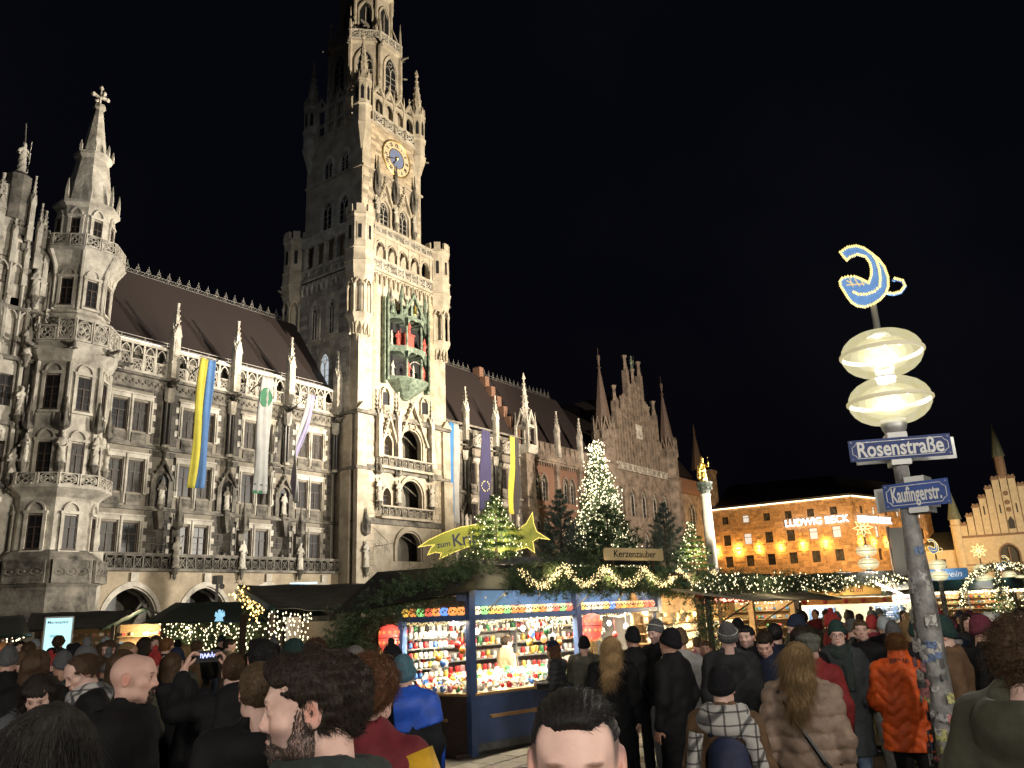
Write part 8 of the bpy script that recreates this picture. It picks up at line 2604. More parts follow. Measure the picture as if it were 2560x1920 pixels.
PEOPLE = [
 (2.64,5.61,1.7,229.8,0,25,'down','fur','speckle','black','bob','dark','','woman with dark bobbed hair looking down, grey speckled fur collar coat',2),
 (3.2,6.14,1.79,167.47,10,25,'pocket','jacket','black','black','bun','brown','scarfplaid','woman with brown hair tied back and pale checked scarf, looking down',2),
 (2.38,4.14,1.83,308.11,0,0,'down','hooded','black','black','bald','none','goatee','bald man with dark goatee in black hooded jacket',2),
 (1.12,2.34,1.77,9.42,0,5,'down','jacket','black','black','long','darkgrey','','person with long dark hair turned away beside the woman with bobbed hair',2),
 (4.25,6.27,1.43,60.87,0,0,'down','hooded','black','black','ringhat','blackhat','','child in black with dark hat ringed by pale fur',1),
 (6.77,10.96,1.75,38.3,-15,0,'down','jacket','black','black','short','ginger','tote','ginger haired man in black coat carrying a cream tote bag',1),
 (3.47,4.79,1.76,54.08,0,0,'phone','jacket','black','black','thin','brown','phone','person in black raising a phone with both hands to photograph the tower',2),
 (3.57,4.65,1.84,57.49,10,0,'down','jacket','black','black','short','blackhair','','man with short black hair in black coat beside the phone photographer',1),
 (2.42,3.16,1.78,64.55,0,0,'down','hooded','black','black','short','lightbrown','','person with light brown hair and black hood behind the bearded man',2),
 (1.39,1.58,1.9,130.66,0,2,'down','hooded','grey','black','wavy','darkbrown','beard,scarfdark','bearded man with wavy dark hair in grey jacket and dark scarf',3),
 (2.39,2.44,1.8,15.59,0,0,'down','jacket','maroon','black','curly','redbrown','yellowsleeve','person with curly red brown hair in maroon and yellow jacket',1),
 (4.61,4.35,1.67,35.34,0,0,'down','bluejacket','navyblack','navytr','beanie','teal','','child in teal knitted hat and blue and black jacket facing the stall',2),
 (5.73,5.65,1.6,359.6,0,10,'front','pufferw','whitec','black','short','blackhair','fur','person in white puffer jacket with fur trimmed hood at the stall corner',1),
 (6.27,6.06,1.66,344.02,0,0,'pocket','jacket','black','black','bobble','blackhat','','person in dark bobble hat beside the red side door',0),
 (5.65,6.51,1.74,199.05,0,10,'pocket','jacket','beige','black','curly','brown','','curly haired man facing left in pale coat before the light curtain',1),
 (6.52,7.84,1.68,110.25,0,0,'pocket','jacket','black','black','beanie','greyhat','','person in grey knitted hat before the light curtain',0),
 (5.26,5.55,1.7,76.54,0,0,'down','jacket','black','black','short','greyhair','','grey haired man in dark coat near the fir hedge',0),
 (9.76,6.35,1.52,113.05,0,12,'front','puffer','charcoal','black','beanielong','navyhat','bag','woman in navy hat and grey puffer jacket leaning at the stall counter',1),
 (10.07,6.07,1.56,26.08,0,5,'front','parka','olivegrey','black','beanie','blackhat','','man in olive grey hooded jacket and black hat at the stall counter',1),
 (7.7,4.32,1.64,24.29,0,0,'down','furlong','black','black','verylong','blond','','woman with long wavy blond hair in black coat with fur collar',2),
 (9.16,4.82,1.7,37.75,15,0,'down','jacket','black','black','beanie','blackhat','strap','person in black hat and black coat with shoulder strap at the stall',1),
 (9.24,4.53,1.78,166.12,0,8,'pocket','jacket','black','greyj','beanie','greyhat','stubble','bearded man in grey striped hat looking at the stall',1),
 (7.47,3.53,1.73,80.29,0,0,'down','long','black','greyj','beanie','blackhat','','man in black hat and long black coat with pale jeans',1),
 (8.92,4.09,1.68,24.63,0,0,'down','jacket','lightgrey','black','beanie','brownhat','','person in brown hat and pale coat by the fir wrapped post',0),
 (10.41,4.42,1.46,193.01,0,0,'pocket','jacket','black','navytr','short','brown','','boy with brown hair in dark jacket looking towards the square',1),
 (11.93,5.2,1.44,43.55,0,0,'down','puffer','pink','black','short','lightbrown','','child in pink jacket by the pine stall',0),
 (7.94,3.13,1.76,21.51,0,0,'down','parka','darkgrey','black','beanie','greyhat','','man in dark grey hooded jacket and grey striped knitted hat',2),
 (11.08,4.21,1.72,10.8,0,0,'down','jacket','black','black','beanie','blackhat','','person in tall black hat before the pine stall',0),
 (8.88,3.29,1.69,170.33,10,0,'pocket','jacket','black','black','short','blackhair','stubble','dark bearded man facing left in black coat with light collar',1),
 (8.27,2.88,1.67,191.2,0,25,'pocket','jacket','navy','black','short','darkbrown','','young man in navy jacket looking down',1),
 (9.04,3.03,1.7,18.53,0,0,'down','jacket','navy','black','short','blackhair','','man with black hair seen from behind at the pine stall',0),
 (8.78,2.68,1.68,16.97,10,0,'down','jacket','black','black','long','darkbrown','','woman with long dark hair behind the grey beret',0),
 (7.61,2.25,1.68,21.47,0,0,'down','jacket','red','navytr','beret','greygreen','','person in grey green beret and dark red jacket',1),
 (5.77,1.81,1.67,17.42,0,0,'down','pufferlong','beige2','black','verylong','darkblond','strap','woman with long dark blond hair in long beige quilted coat',2),
 (5.08,2.08,1.58,22.22,-10,0,'down','jacket','brown','black','beanie','blackhat','scarfbig,backpack','person in brown coat wrapped in pale checked scarf with navy backpack',2),
 (9.16,2.41,1.72,194.74,0,0,'pocket','long','darkgrey2','jeans','beanie','greenhat','scarfdark,glasses','man in dark green hat and scarf walking in long grey coat and jeans',1),
 (9.98,2.37,1.69,178.36,20,-5,'walk','jacket','black','white','short','lightbrown','','young man in black jacket and white trousers walking towards the lane',1),
 (8.14,1.64,1.62,11.39,0,0,'front','orange','orange','black','headband','ginger','collartext','person in bright orange quilted jacket with lettered collar',2),
 (10.84,2.2,1.66,191.47,0,20,'pocket','jacket','black','black','beanie','greyhat','','person in grey hat looking down behind the orange jacket',0),
 (12.48,2.64,1.67,11.94,0,0,'down','jacket','black','black','beanie','palehat','','person in pale blue white hat before the mulled wine stall',0),
 (12.65,2.83,1.68,22.61,0,0,'down','jacket','pinkred','black','beanie','redhat','','person in red hat and pink red coat before the mulled wine stall',0),
 (11.2,2.09,1.64,250.57,0,0,'pocket','jacket','black','black','long','darkblond','','blond woman turned right near the mulled wine sign',0),
 (9.66,1.72,1.7,10.1,0,0,'down','jacket','black','black','beanie','greenhat','','person in dark green hat and black coat left of the lamp post',0),
 (11.11,1.64,1.68,8.4,0,0,'down','long','navy','black','beanie','maroonhat','scarfgrey','person in maroon banded hat, grey scarf and long navy coat',1),
 (3.7,0.31,1.85,344.79,-10,5,'pocket','parkaolive','olive','black','curlyband','brown','','person with curly brown hair and headband in olive parka',2),
 (11.93,1.53,1.68,187.31,10,0,'pocket','long','darkgrey','black','long','darkbrown','','woman with dark hair walking in long grey coat behind the navy coat',0),
 (10.72,1.16,1.72,16.18,0,0,'down','jacket','black','black','beanie','whitehat','','person in white hat and black jacket behind the olive parka',0),
 (11.12,1.0,1.7,65.14,0,0,'down','jacket','black','black','short','blackhair','','person with black hair near the red roofed stall',0),
 (1.36,0.85,1.83,210.01,0,4,'down','jacket','black','black','slick','blackhair','','young man with slicked black hair, only forehead and brows in view',3),
 (11.22,8.28,1.53,336.18,0,12,'front','jacket','tan','black','short','darkbrown','','stallholder with dark hair in beige jumper inside the blue stall',1),
 (4.05,9.46,1.79,76.82,-15,0,'front','jacket','black','greyj','beanie','greyhat','','L',0),
 (6.32,14.07,1.74,50.81,0,0,'pocket','long','black','greyj','long','brown','','L',0),
 (10.77,17.0,1.58,77.64,0,5,'pocket','hooded','black','black','beanie','blackhat','','L',0),
 (5.9,9.78,1.63,58.9,15,5,'pocket','jacket','olive','black','bobble','redhat','','L',0),
 (5.12,10.2,1.76,73.35,15,5,'front','jacket','darkgrey','navytr','beanie','blackhat','','L',0),
 (7.11,14.94,1.62,214.55,0,12,'front','long','black','navytr','short','blackhair','','L',0),
 (4.55,8.4,1.68,71.56,-15,5,'pocket','hooded','black','greyj','bobble','greyhat','','L',0),
 (5.96,7.7,1.65,37.26,0,12,'pocket','jacket','navy','jeans','short','greyhair','','L',0),
 (4.61,7.37,1.68,57.97,0,5,'pocket','parka','black','black','long','brown','','L',0),
 (3.2,6.97,1.79,50.34,15,0,'down','long','black','jeans','long','brown','','L',0),
 (3.77,7.34,1.8,262.81,15,5,'pocket','long','darkgrey2','navytr','bobble','greyhat','','L',0),
 (7.21,12.28,1.75,59.58,15,5,'pocket','jacket','black','navytr','long','darkbrown','','L',0),
 (7.45,9.42,1.62,141.66,15,12,'pocket','jacket','brown','jeans','beanie','blackhat','','L',0),
 (7.71,14.45,1.66,46.92,-15,5,'pocket','parka','charcoal','greyj','long','brown','','L',0),
 (5.21,11.75,1.67,66.09,15,12,'down','puffer','maroon','black','beanie','brownhat','','L',0),
 (4.41,9.03,1.72,83.97,0,0,'down','hooded','brown','navytr','beanie','greyhat','','L',0),
 (6.9,15.69,1.74,216.26,15,5,'down','long','black','greyj','long','darkbrown','','L',0),
 (9.35,17.34,1.71,151.67,15,12,'pocket','puffer','navy','navytr','beanie','palehat','','L',0),
 (7.63,11.84,1.61,77.2,0,5,'down','hooded','brown','jeans','long','darkblond','','L',0),
 (7.05,13.03,1.63,241.58,0,12,'pocket','long','brown','navytr','short','brown','','L',0),
 (5.37,9.49,1.75,260.5,15,0,'front','puffer','black','black','long','darkblond','','L',0),
 (8.9,17.96,1.61,263.64,-15,12,'down','puffer','navy','black','short','brown','','L',0),
 (8.05,13.34,1.75,238.89,-15,12,'pocket','long','brown','navytr','long','brown','','L',0),
 (8.55,18.77,1.72,65.51,-15,0,'pocket','parka','black','greyj','beanie','palehat','','L',0),
 (5.87,12.3,1.59,154.49,-15,12,'down','jacket','black','navytr','bobble','redhat','','L',0),
 (8.88,13.44,1.61,41.55,-15,5,'pocket','parka','black','navytr','curly','brown','','L',0),
 (6.36,11.7,1.76,211.47,0,12,'pocket','puffer','maroon','black','short','brown','','L',0),
 (7.91,16.46,1.78,64.33,-15,5,'front','long','charcoal','navytr','curly','brown','','L',0),
 (8.59,11.42,1.64,53.05,0,0,'front','parka','black','black','short','blackhair','','L',0),
 (8.77,15.88,1.59,46.09,-15,0,'pocket','parka','black','black','beanie','greyhat','','L',0),
 (11.18,15.99,1.64,255.04,0,12,'down','hooded','black','jeans','beanie','greenhat','','L',0),
 (8.75,12.31,1.65,324.59,0,5,'down','long','beige','black','short','darkbrown','','L',0),
 (5.44,8.61,1.69,257.71,0,12,'pocket','puffer','olive','jeans','beanie','navyhat','','L',0),
 (8.7,14.61,1.6,329.23,-15,5,'down','puffer','charcoal','navytr','beanie','maroonhat','','L',0),
 (8.43,10.71,1.67,111.79,-15,5,'pocket','jacket','black','jeans','bobble','greyhat','','L',0),
 (3.69,6.6,1.76,60.79,15,0,'pocket','hooded','olive','black','long','brown','','L',0),
 (5.0,6.07,1.78,110.52,-15,5,'front','jacket','black','black','beanie','greenhat','','M',0),
 (14.0,1.76,1.66,277.17,-15,5,'down','puffer','black','navytr','beanie','maroonhat','','R',0),
 (9.09,1.06,1.74,276.65,15,5,'down','hooded','black','black','beanie','maroonhat','','R',0),
 (17.36,2.33,1.6,187.64,0,0,'down','long','black','jeans','beanie','navyhat','','R',0),
 (12.97,2.36,1.69,70.31,15,0,'pocket','puffer','olive','navytr','long','darkblond','','R',0),
 (13.92,3.05,1.61,162.36,15,5,'down','jacket','olive','greyj','beanie','maroonhat','','R',0),
 (16.67,1.29,1.61,14.42,15,0,'pocket','puffer','brown','navytr','long','darkblond','','R',0),
 (16.12,2.97,1.61,190.44,-15,5,'down','jacket','black','black','long','darkbrown','','R',0),
 (15.03,1.24,1.59,4.72,0,0,'down','jacket','navy','greyj','beanie','blackhat','','R',0),
 (16.29,3.62,1.69,22.53,0,12,'down','long','black','jeans','bobble','greyhat','','R',0),
 (14.01,3.81,1.64,0.21,0,5,'front','long','black','navytr','short','brown','','R',0),
 (12.15,3.25,1.74,284.98,0,5,'front','jacket','red','greyj','bobble','redhat','','R',0),
 (12.79,1.28,1.66,15.72,0,12,'front','hooded','black','greyj','beanie','palehat','','R',0),
 (20.66,5.14,1.58,163.97,15,12,'pocket','jacket','black','navytr','bobble','greyhat','','R',0),
 (19.27,2.97,1.59,158.76,15,5,'front','jacket','olive','black','bobble','redhat','','R',0),
 (18.7,4.86,1.63,14.57,15,5,'front','long','black','black','beanie','greyhat','','R',0),
 (14.57,2.55,1.65,99.93,0,12,'front','puffer','black','black','long','darkbrown','','R',0),
 (8.28,0.74,1.75,95.11,0,12,'down','jacket','brown','navytr','long','darkblond','','R',0),
 (21.13,4.52,1.62,212.07,-15,5,'front','long','red','black','beanie','greyhat','','R',0),
 (11.74,2.88,1.66,283.78,0,5,'pocket','parka','charcoal','greyj','beanie','greyhat','','R',0),
 (14.98,3.7,1.71,13.87,0,0,'front','long','red','jeans','short','darkbrown','','R',0),
 (12.59,3.79,1.77,36.75,0,5,'pocket','long','olive','jeans','short','blackhair','','R',0),
 (18.21,4.29,1.59,13.26,15,12,'pocket','jacket','brown','navytr','bun','darkbrown','','R',0),
 (22.86,6.23,1.62,0.24,-15,0,'front','parka','beige','black','long','brown','','R',0),
 (18.76,5.76,1.61,287.07,0,0,'front','jacket','black','jeans','short','brown','','R',0),
 (20.49,5.83,1.66,165.88,0,5,'down','jacket','maroon','black','bun','darkbrown','','R',0),
 (22.52,6.89,1.64,17.01,15,5,'front','hooded','navy','jeans','long','brown','','R',0),
 (10.41,3.18,1.77,106.99,15,12,'front','hooded','navy','jeans','beanie','navyhat','','R',0),
 (18.26,3.33,1.59,10.34,-15,12,'pocket','hooded','darkgrey2','black','beanie','palehat','','R',0),
 (7.44,1.13,1.79,98.64,15,12,'down','long','brown','jeans','beanie','greenhat','','R',0),
 (12.53,1.88,1.61,8.53,0,12,'down','hooded','maroon','navytr','beanie','greenhat','','R',0),
 (19.42,3.67,1.59,210.7,-15,0,'pocket','jacket','red','greyj','long','darkbrown','','R',0),
 (13.82,1.08,1.7,154.47,0,12,'down','puffer','darkgrey','black','short','darkbrown','','R',0),
 (16.06,1.88,1.59,96.68,0,12,'front','parka','black','navytr','beanie','navyhat','','R',0),
 (18.6,2.33,1.59,7.14,15,0,'pocket','hooded','darkgrey','greyj','short','brown','','R',0),
]

def plaid():
    if 'plaid_scarf' in MATS: return MATS['plaid_scarf']
    m = mat('plaid_scarf',(.42,.40,.38),.9,bump=.002,bscale=90,coord='obj',sheen=.2);N = m.node_tree.nodes;L = m.node_tree.links
    tc = N.new('ShaderNodeTexCoord');prev = None
    for ax,sc_ in (('X',3.2),('Z',4.0),('DIAGONAL',2.2)):
        w = N.new('ShaderNodeTexWave');w.bands_direction = ax;w.inputs['Scale'].default_value = sc_;w.inputs['Distortion'].default_value = 2.2;L.new(tc.outputs['Object'],w.inputs['Vector'])
        r = N.new('ShaderNodeValToRGB');r.color_ramp.elements[0].position = .015;r.color_ramp.elements[1].position = .09;r.color_ramp.elements[0].color = (.22,.22,.23,1);L.new(w.outputs['Fac'],r.inputs['Fac'])
        x = N.new('ShaderNodeMix');x.data_type = 'RGBA';x.blend_type = 'MULTIPLY';x.inputs[0].default_value = 1
        x.inputs[6].default_value = (.44,.42,.40,1)
        if prev: L.new(prev,x.inputs[6])
        L.new(r.outputs['Color'],x.inputs[7]);prev = x.outputs[2]
    L.new(prev,N['Principled BSDF'].inputs['Base Color'])
    return m
CNAME = {'black': 'black','navy': 'navy','darkgrey': 'dark grey','darkgrey2': 'grey','charcoal': 'charcoal','olive': 'olive','maroon': 'maroon','beige': 'beige','brown': 'brown','red': 'red'}
HNAME = {'beanie': '{} knitted hat','bobble': '{} bobble hat','short': 'short {} hair','long': 'long {} hair','bun': '{} hair tied in a bun','curly': 'curly {} hair'}
HCN = {'blackhat': 'black','greyhat': 'grey','maroonhat': 'maroon','palehat': 'pale','greenhat': 'green','redhat': 'red','brownhat': 'brown','navyhat': 'navy','darkbrown': 'dark brown','blackhair': 'black','brown': 'brown','greyhair': 'grey','darkblond': 'dark blond'}
CTN = {'jacket': 'jacket','hooded': 'hooded jacket','long': 'long coat','puffer': 'puffer jacket','parka': 'parka'}
PLN = {'L': 'in crowd before the arcade','R': 'in crowd by the lamps','M': 'near the fir hedge','C': 'near the pine stall'}
BODYC = {}
def ctn_colored(o,m): set_mat(o,m)
def person(x,y,H,yaw,hy,hp,pose,coat,ccol,trou,hair,hcol,extras,label,lod,idx):
    filler = label in PLN
    grp = None
    if filler:
        label = '%s %s, %s %s' % ('person in '+CNAME[ccol],CTN[coat],HNAME[hair].format(HCN[hcol]),PLN[label])
        grp = 'people in the market crowd'
    r_ = random.Random(idx*13+5)
    sc = H/1.755
    tall = hair in ('beanie','bobble','ringhat','beret','beanielong')
    if tall: sc = H/1.79
    tone = 'stubble' if 'stubble' in extras or 'beard' in extras else ('fade' if hair == 'slick' else 'plain')
    broad = 1.0 if hair not in ('bob','bun','long','verylong','beanielong') else .95
    key = (pose,hy,hp,lod,broad,tone)
    if key not in BODYC: BODYC[key] = body_mesh(*key)
    me = BODYC[key]
    if not me.materials: me.materials.append(SKINS[0])
    o = mobj('person',me,None,(x,y,.03 if filler else .028),math.radians(yaw)+PI/2);o.scale = (sc,sc,sc)
    set_mat(o,SKINS[r_.randrange(4)] if lod < 2 else SKINS[0 if 'bald' in hair else 2])
    tag(o,label,'person',grp)
    st = {0: .019,1: .0145,2: .0115,3: .0115}[lod]
    c = mobj('coat',coat_mesh(coat,pose,st),o);set_mat(c,cloth_mat(ccol))
    t_ = mobj('trousers',trouser_mesh(pose),o);set_mat(t_,cloth_mat(trou))
    for sm in shoe_mesh(pose): mobj('shoe',sm,o); 
    R_ = Rz(math.radians(hy)) @ Rx(math.radians(hp))
    def head_child(name,V,F,m,smooth=True):
        q = mobj(name,mesh_from(name,V,F,m,smooth),o);place_head(q);return q
    def place_head(q):
        off = PIV+R_ @ (HC-PIV)
        q.matrix_local = Matrix.Translation(Vector(off)) @ Matrix([list(R_[i]) for i in range(3)]).to_4x4()
    hs = {0: .0125,1: .0085,2: .0058,3: .0042}[lod]
    def shared_head(name,kind,m):
        k = ('hm',kind,hs)
        if k not in CLOTH:
            V,F = hair_mesh(kind,hs);mm = mesh_from(name,V,F,None,True);mm.materials.append(BLACK);CLOTH[k] = mm
        q = mobj(name,CLOTH[k],o);set_mat(q,m);place_head(q);return q
    if hair in ('beanie','bobble','ringhat','beret'):
        q = shared_head('hat',hair,knit_mat(hcol))
        if hair == 'beanie' and lod >= 1 and hcol in ('greyhat',):
            b = MB();b.ring((0,0,0),.112,.006,22,5,'z');s_ = b.build('hat_stripe',knit_mat('whitehat'),q);s_.location = (0,.02,.075);s_.rotation_euler = (-.4,0,0);s_.scale = (.86,1.02,1)
        if lod >= 1 and 'maroon' in hcol:
            b = MB();b.ring((0,0,0),.112,.014,22,5,'z');s_ = b.build('hat_band',mat('band_magenta',(.30,.03,.09),.9),q);s_.location = (0,.02,.045);s_.rotation_euler = (-.4,0,0);s_.scale = (.86,1.0,1.5)
    elif hair == 'beanielong':
        shared_head('hair','beanielong',hair_mat('redbrown'));shared_head('hat','beanie',knit_mat(hcol)); 
        q = mobj('bobble',MB().sphere((0,.035,.195),.04,8,6).mesh('bobble',knit_mat('greyhat'),True),o);place_head(q)
    elif hair == 'bald': pass
    elif hair in ('curlyband','headband'):
        shared_head('hair',hair,hair_mat(hcol));b = MB();b.ring((0,0,0),.112,.022,22,6,'z');q = b.build('headband',knit_mat('blackhat' if hair == 'curlyband' else 'greyhat'),o,smooth=True);place_head(q)
        q.matrix_local = q.matrix_local @ Matrix.Translation((0,.018,.005 if hair == 'headband' else .02)) @ Matrix.Rotation(-.25,4,'X') @ Matrix.Diagonal((.80,.98,1.3,1))
    else:
        shared_head('hair',hair,hair_mat(hcol))
    if lod >= 1 and hair in ('wavy','long','bob','bun','slick','verylong','curlyband','headband','short','curly','thin'):
        V,F = hair_mesh(hair,hs)
        if hair in ('verylong','long','bob'): fl = lambda p: np.stack([p[:,0]*.3+np.sign(p[:,0]+.02)*1.6*(p[:,1] < 0)*(hair == 'bob'),(p[:,1]-.02)*.5,np.full(len(p),-1.0)],1);ln,n,lf,wv_ = (.13 if hair != 'bob' else .07),5200,.015,.010
        elif hair == 'wavy': fl = lambda p: np.stack([p[:,0]*3,.55+0*p[:,0],np.where(p[:,1] < -.02,.5,-.55)],1);ln,n,lf,wv_ = .024,9000,.12,.005
        elif hair == 'slick': fl = lambda p: np.stack([.35+p[:,0]*2,np.full(len(p),1.0),-.2+p[:,2]*0],1);ln,n,lf,wv_ = .04,8000,.03,.001
        elif hair in ('curlyband','headband','curly'): fl = lambda p: nrng.normal(size=p.shape)+np.array([0,.3,0]);ln,n,lf,wv_ = .045,3500,.5,.012
        else: fl = lambda p: np.stack([p[:,0]*0,np.full(len(p),1.0),-.15-p[:,2]],1);ln,n,lf,wv_ = (.05 if hair == 'bun' else .022),3800,.06,.0021
        kp_ = (lambda p: ~((p[:,1] < -.025) & (np.abs(p[:,0]) < .075))) if hair in ('verylong','long','bob') else ((lambda p: p[:,2] > .088) if hair == 'slick' else None)
        cv = strands('hair_strands',V,F,n,ln,hair_mat(hcol),fl,idx,lf,wv_,.00075 if lod < 3 else .0006,kp_)
        q = bpy.data.objects.new('hair_strands',cv);link(q,o);place_head(q)
    if 'beard' in extras or 'goatee' in extras:
        ga = 'goatee' in extras
        V,F = beard_piece(.0036,ga);m_ = mat('beard_hair',(.035,.022,.015),.55,var=.3,scale=80,coord='obj'); 
        cv = strands('beard',V,F,13000 if not ga else 5000,.008,m_,lambda p: np.stack([p[:,0]*2,np.full(len(p),-.3),np.full(len(p),-1.0)],1),idx,.25,.002,.00042)
        b_ = bpy.data.objects.new('beard',cv);link(b_,o);place_head(b_)
    if 'glasses' in extras:
        b = MB();b.ring((-.032,-.105,.002),.021,.0022,14,4);b.ring((.032,-.105,.002),.021,.0022,14,4);b.tube([(-.012,-.106,.004),(.012,-.106,.004)],.002,4)
        for g in (-1,1): b.tube([(g*.053,-.104,.004),(g*.08,.0,.006)],.002,4)
        q = b.build('glasses',BLACK,o);place_head(q)
    sk_ = None
    if 'scarfplaid' in extras or 'scarfbig' in extras: sk_ = plaid()
    elif 'scarfdark' in extras: sk_ = mat('dark_scarf',(.02,.035,.03),.9,col2=(.012,.014,.014),scale=30,coord='obj')
    elif 'scarfgrey' in extras: sk_ = mat('grey_scarf',(.22,.20,.20),.9,var=.2,scale=20,coord='obj')
    if sk_:
        big = 'scarfbig' in extras
        s = SDF(axis_grid(-.26,.26,.012),axis_grid(-.26,.28,.012),axis_grid(1.0,1.66,.012));P = s.P
        for k,(z,R0,tr,tl) in enumerate(((1.475,.095,.042,.2),(1.435,.115,.046,-.25))+(((1.40,.15,.055,.35),(1.46,.13,.05,-.1)) if big else ())):
            rad = np.sqrt(P[...,0]**2+((P[...,1]-.015)*1.05)**2);zz = P[...,2]-z-tl*P[...,0]*.4-.15*P[...,1]*(.6 if k % 2 else -.3)
            s.u(np.sqrt((rad-R0)**2+(zz*.8)**2)-tr,.012)
        if big: s.u(s.cone((-.14,.14,1.42),(-.23,.16,1.06),.050,.042,(1.2,.6,1)),.02)
        else: s.u(s.cone((.05,-.10,1.44),(.07,-.16,1.10),.045,.04,(1.2,.6,1)),.02)
        s.noise(.004,45,9)
        me2 = s.mesh('scarf');me2.materials.append(sk_);mobj('scarf',me2,o)
        if big:
            b = MB();b.tube([(.20,.16,1.36),(.26,.18,1.05),(.30,.20,.62)],[.05,.045,.04],8);b.build('scarf_end',sk_,o,smooth=True)
    if 'fur' in extras or coat == 'fur':
        a = np.linspace(-.3,PI+.3,60) if 'fur' in extras else np.linspace(0,2*PI,80)
        ring = np.stack([.135*np.cos(a),.03+.13*np.sin(a),1.45+0*a],1)
        rng = np.random.default_rng(idx);Pn = ring[rng.integers(0,len(ring),2600)]+rng.normal(size=(2600,3))*np.array([.018,.018,.03]);Dn = (Pn-np.array([0,.03,1.43]))+rng.normal(size=(2600,3))*.06
        mf = mat('fur_pale',(.42,.36,.28),.9) if 'fur' in extras else (mat('fur_grey',(.10,.10,.105),.9,var=.5,scale=60) if coat == 'fur' else mat('fur_black',(.020,.018,.016),.9))
        q = mobj('fur_trim',needle_mesh('fur_trim',Pn,Dn,.04,.0035,mf,rng),o);q['kind'] = 'stuff'
    if hair == 'ringhat':
        rng = np.random.default_rng(idx);a = rng.uniform(0,2*PI,900);Pn = np.stack([.105*np.cos(a),.02+.125*np.sin(a),.03+rng.normal(size=900)*.01],1);Dn = Pn-np.array([0,.02,.03])+rng.normal(size=(900,3))*.05
        q = mobj('fur_rim',needle_mesh('fur_rim',Pn,Dn,.03,.003,mat('fur_pinkish',(.40,.30,.30),.8),rng),o);place_head(q);q['kind'] = 'stuff'
    if 'strap' in extras:
        b = MB();b.tube([(.15,.09,1.44),(.05,.165,1.25),(-.10,.165,1.0),(-.20,.10,.86)],.016,5);b.build('bag_strap',BLACK,o)
        tag(mobj('shoulder_bag',MB().bev(-.08,.08,-.05,.05,-.16,.06,.03).mesh('shoulder_bag',BLACK),None,tuple(Matrix.Translation((x,y,0)) @ Matrix.Rotation(math.radians(yaw)+PI/2,4,'Z') @ Vector((-.28*sc,.04,.82*sc))),math.radians(yaw)),'black shoulder bag carried by the '+label.split(' in ')[0].split(',')[0]+(' in beige coat' if ccol == 'beige2' else ' at the stall'),'bag')
    if 'backpack' in extras:
        s = SDF(axis_grid(-.24,.24,.014),axis_grid(.05,.42,.014),axis_grid(.80,1.40,.014));s.u(s.cone((0,.24,.95),(0,.22,1.22),.15,.12,(1.1,.8,1)),0);s.u(s.ell((0,.33,.98),(.11,.06,.10)),.03);s.noise(.004,20,2)
        me2 = s.mesh('backpack');me2.materials.append(mat('backpack_navy',(.012,.018,.055),.7,var=.2,scale=20,coord='obj'))
        bp_ = mobj('backpack',me2,None,(x,y,.028),math.radians(yaw)+PI/2);bp_.scale = (sc,)*3;tag(bp_,'navy backpack on the person in brown coat','backpack')
        b = MB()
        for g in (-1,1): b.tube([(g*.10,.16,1.34),(g*.12,.06,1.45),(g*.13,-.10,1.40),(g*.14,-.16,1.2),(g*.13,.0,1.0),(g*.11,.16,.92)],.018,6)
        b.build('shoulder_strap',mat('strap_navy',(.012,.016,.04),.7),bp_)
    if 'tote' in extras:
        tb2 = empty('tote_bag',(x-.18,y-.22,.62),math.radians(35-90),label='cream cloth tote bag with black lettering hanging at a shoulder',cat='bag')
        s = SDF(axis_grid(-.26,.26,.014),axis_grid(-.10,.10,.014),axis_grid(-.02,.48,.014));s.u(s.cone((0,0,.12),(0,0,.36),.16,.14,(1.25,.35,1.0)),0);s.noise(.008,14,3);m2 = s.mesh('cloth');m2.materials.append(mat('tote_cream',(.45,.41,.34),.85,var=.12,scale=9));mobj('cloth',m2,tb2)
        text_mesh('lettering','EINE',.15,BLACK,.002,.004,parent=tb2,loc=(.0,-.072,.30));MB().tube([(-.12,0,.42),(-.08,.02,.8),(.0,.04,.92),(.08,.02,.8),(.12,0,.42)],.014,5).build('handle',MATS['tote_cream'],tb2)
    if 'phone' in extras:
        Mp = Matrix.Translation((x,y,.028)) @ Matrix.Rotation(math.radians(yaw)+PI/2,4,'Z')
        pl = Mp @ Vector((.19*sc,-.42*sc,1.72*sc));ph = empty('mobile_phone',tuple(pl),math.radians(yaw)+PI/2+PI,label='mobile phone held up sideways with lit screen',cat='phone')
        ph.rotation_euler = (.0,0,math.radians(yaw)+PI/2+PI)
        MB().bev(-.082,.082,-.004,.004,-.040,.040,.006).build('case',BLACK,ph);MB().box(-.076,.076,-.0055,-.0045,-.035,.035).build('screen',mat('screen_dark',(.01,.01,.015),.2),ph)
        r2 = random.Random(2);b = MB()
        for i in range(16): xx = -.05+.0062*i;zz = .004+.008*math.sin(i*1.7);b.box(xx,xx+.005,-.0065,-.0056,zz-.004-.012*r2.random(),zz+.004+.012*r2.random())
        b.build('screen_image',glow('phone_image',(.45,.5,1.0),2.0),ph)
    if coat == 'bluejacket':
        BL = mat('jacket_blue',(.018,.085,.50),.55,var=.2,scale=14,coord='obj',bump=.002,bscale=60)
        s = SDF(axis_grid(-.34,.34,.012),axis_grid(-.25,.32,.012),axis_grid(.95,1.56,.012));e = .034;sc_ = (1,.70,1);P = s.P
        s.u(s.cone((0,.0,1.12),(0,.01,1.34),.178+e+.018,.185+e+.018,sc_),0);s.u(s.cone((-.125,.01,1.385),(.125,.01,1.385),.091+e*.6,.091+e*.6,(1,.95,1)),.06);s.u(s.ell((0,.118,1.412),(.150,.090,.108)),.03)
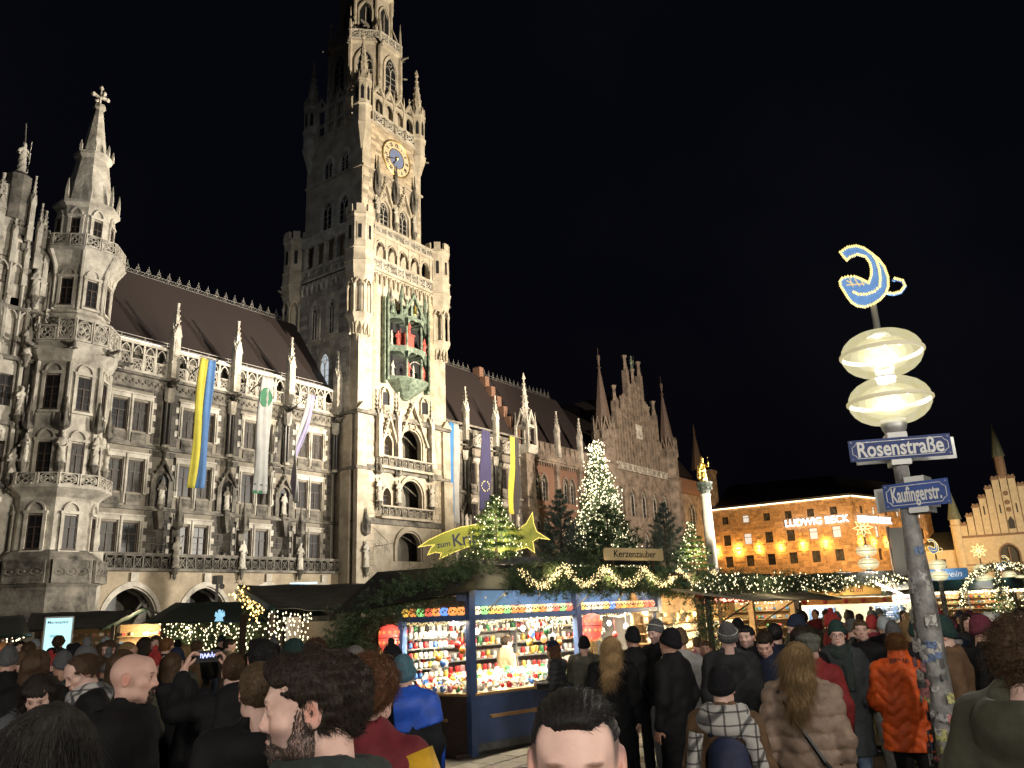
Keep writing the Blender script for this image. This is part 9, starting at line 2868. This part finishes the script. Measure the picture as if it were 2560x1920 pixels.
        for g,(S,E_,W) in zip((-1,1),POSES[pose]): s.u(s.cone((S[0]*g,S[1],S[2]),(E_[0]*g,E_[1],E_[2]),.080+e*.8,.072+e*.8),.035)
        keep = np.minimum(1.26-P[...,2]-.75*np.abs(P[...,0]+.02),1.30-P[...,2]-1.0*(P[...,0]-.0)*-1)
        lim = 1.22+np.where(P[...,0] < .06,.25*np.abs(P[...,0]+.05),.0)
        s.D = np.maximum(s.D,lim-P[...,2]);s.D = np.maximum(s.D,-(np.maximum(np.abs(P[...,0]-.10)-.05,.08-P[...,1])))
        s.sub(s.cone((0,.012,1.47),(0,-.01,1.75),.066,.084),.01)
        me2 = s.mesh('yoke');me2.materials.append(BL);mobj('yoke',me2,o)
        b = MB();b.tube([(-.20,.12,1.02),(-.1,.172,1.01),(.1,.172,1.01),(.20,.12,1.02)],.006,5);b.build('reflective_strip',mat('reflector',(.6,.6,.6),.4),o)
        for g in (-1,1): b = MB();b.tube([(g*.265,.06,1.22),(g*.30,.045,1.10),(g*.30,.0,.95)],[.022,.03,.024],6);b.build('sleeve_panel',BL,o,smooth=True)
    if 'yellowsleeve' in extras:
        YM = mat('jacket_yellow',(.52,.29,.015),.6,var=.2,scale=14,coord='obj')
        for g,(S,E_,W) in zip((-1,1),POSES[pose]):
            f = lambda v: (v[0]*g*1.06,v[1]+.01,v[2]+.01)
            b = MB();b.tube([f(S),f(((S[0]+E_[0])/2+.02,S[1],(S[2]+E_[2])/2)),f(E_),f(((W[0]+E_[0])/2,(W[1]+E_[1])/2,(W[2]+E_[2])/2))],[.075,.083,.080,.07],10);b.build('sleeve_panel',YM,o,smooth=True)
    if 'collartext' in extras:
        text_mesh('lettering','SIENA',.062,BLACK,.001,.001,parent=o,loc=(0,.1235,1.505),rot=(PI/2,0,PI),sx=1.1)
        for g,(S,E_,W) in zip((-1,1),POSES[pose]):
            b = MB();p_ = Vector((W[0]*g,W[1],W[2]));d_ = (Vector((E_[0]*g,E_[1],E_[2]))-p_).normalized();b.tube([p_+d_*.03,p_+d_*.07],.066,12);b.build('cuff',cloth_mat('beige'),o,smooth=True)
    if 'bag' in extras.split(','):
        tb3 = tag(mobj('paper_bag',MB().box(-.10,.10,-.05,.05,-.26,.0).mesh('paper_bag',mat('paper_white',(.5,.5,.5),.7,var=.15,scale=15)),None,(x-.1,y-.2,.72),0.4),'pale carrier bag hanging beside the woman in the navy hat','bag')
    return o
for i,a in enumerate(PEOPLE):
    person(*a,i)
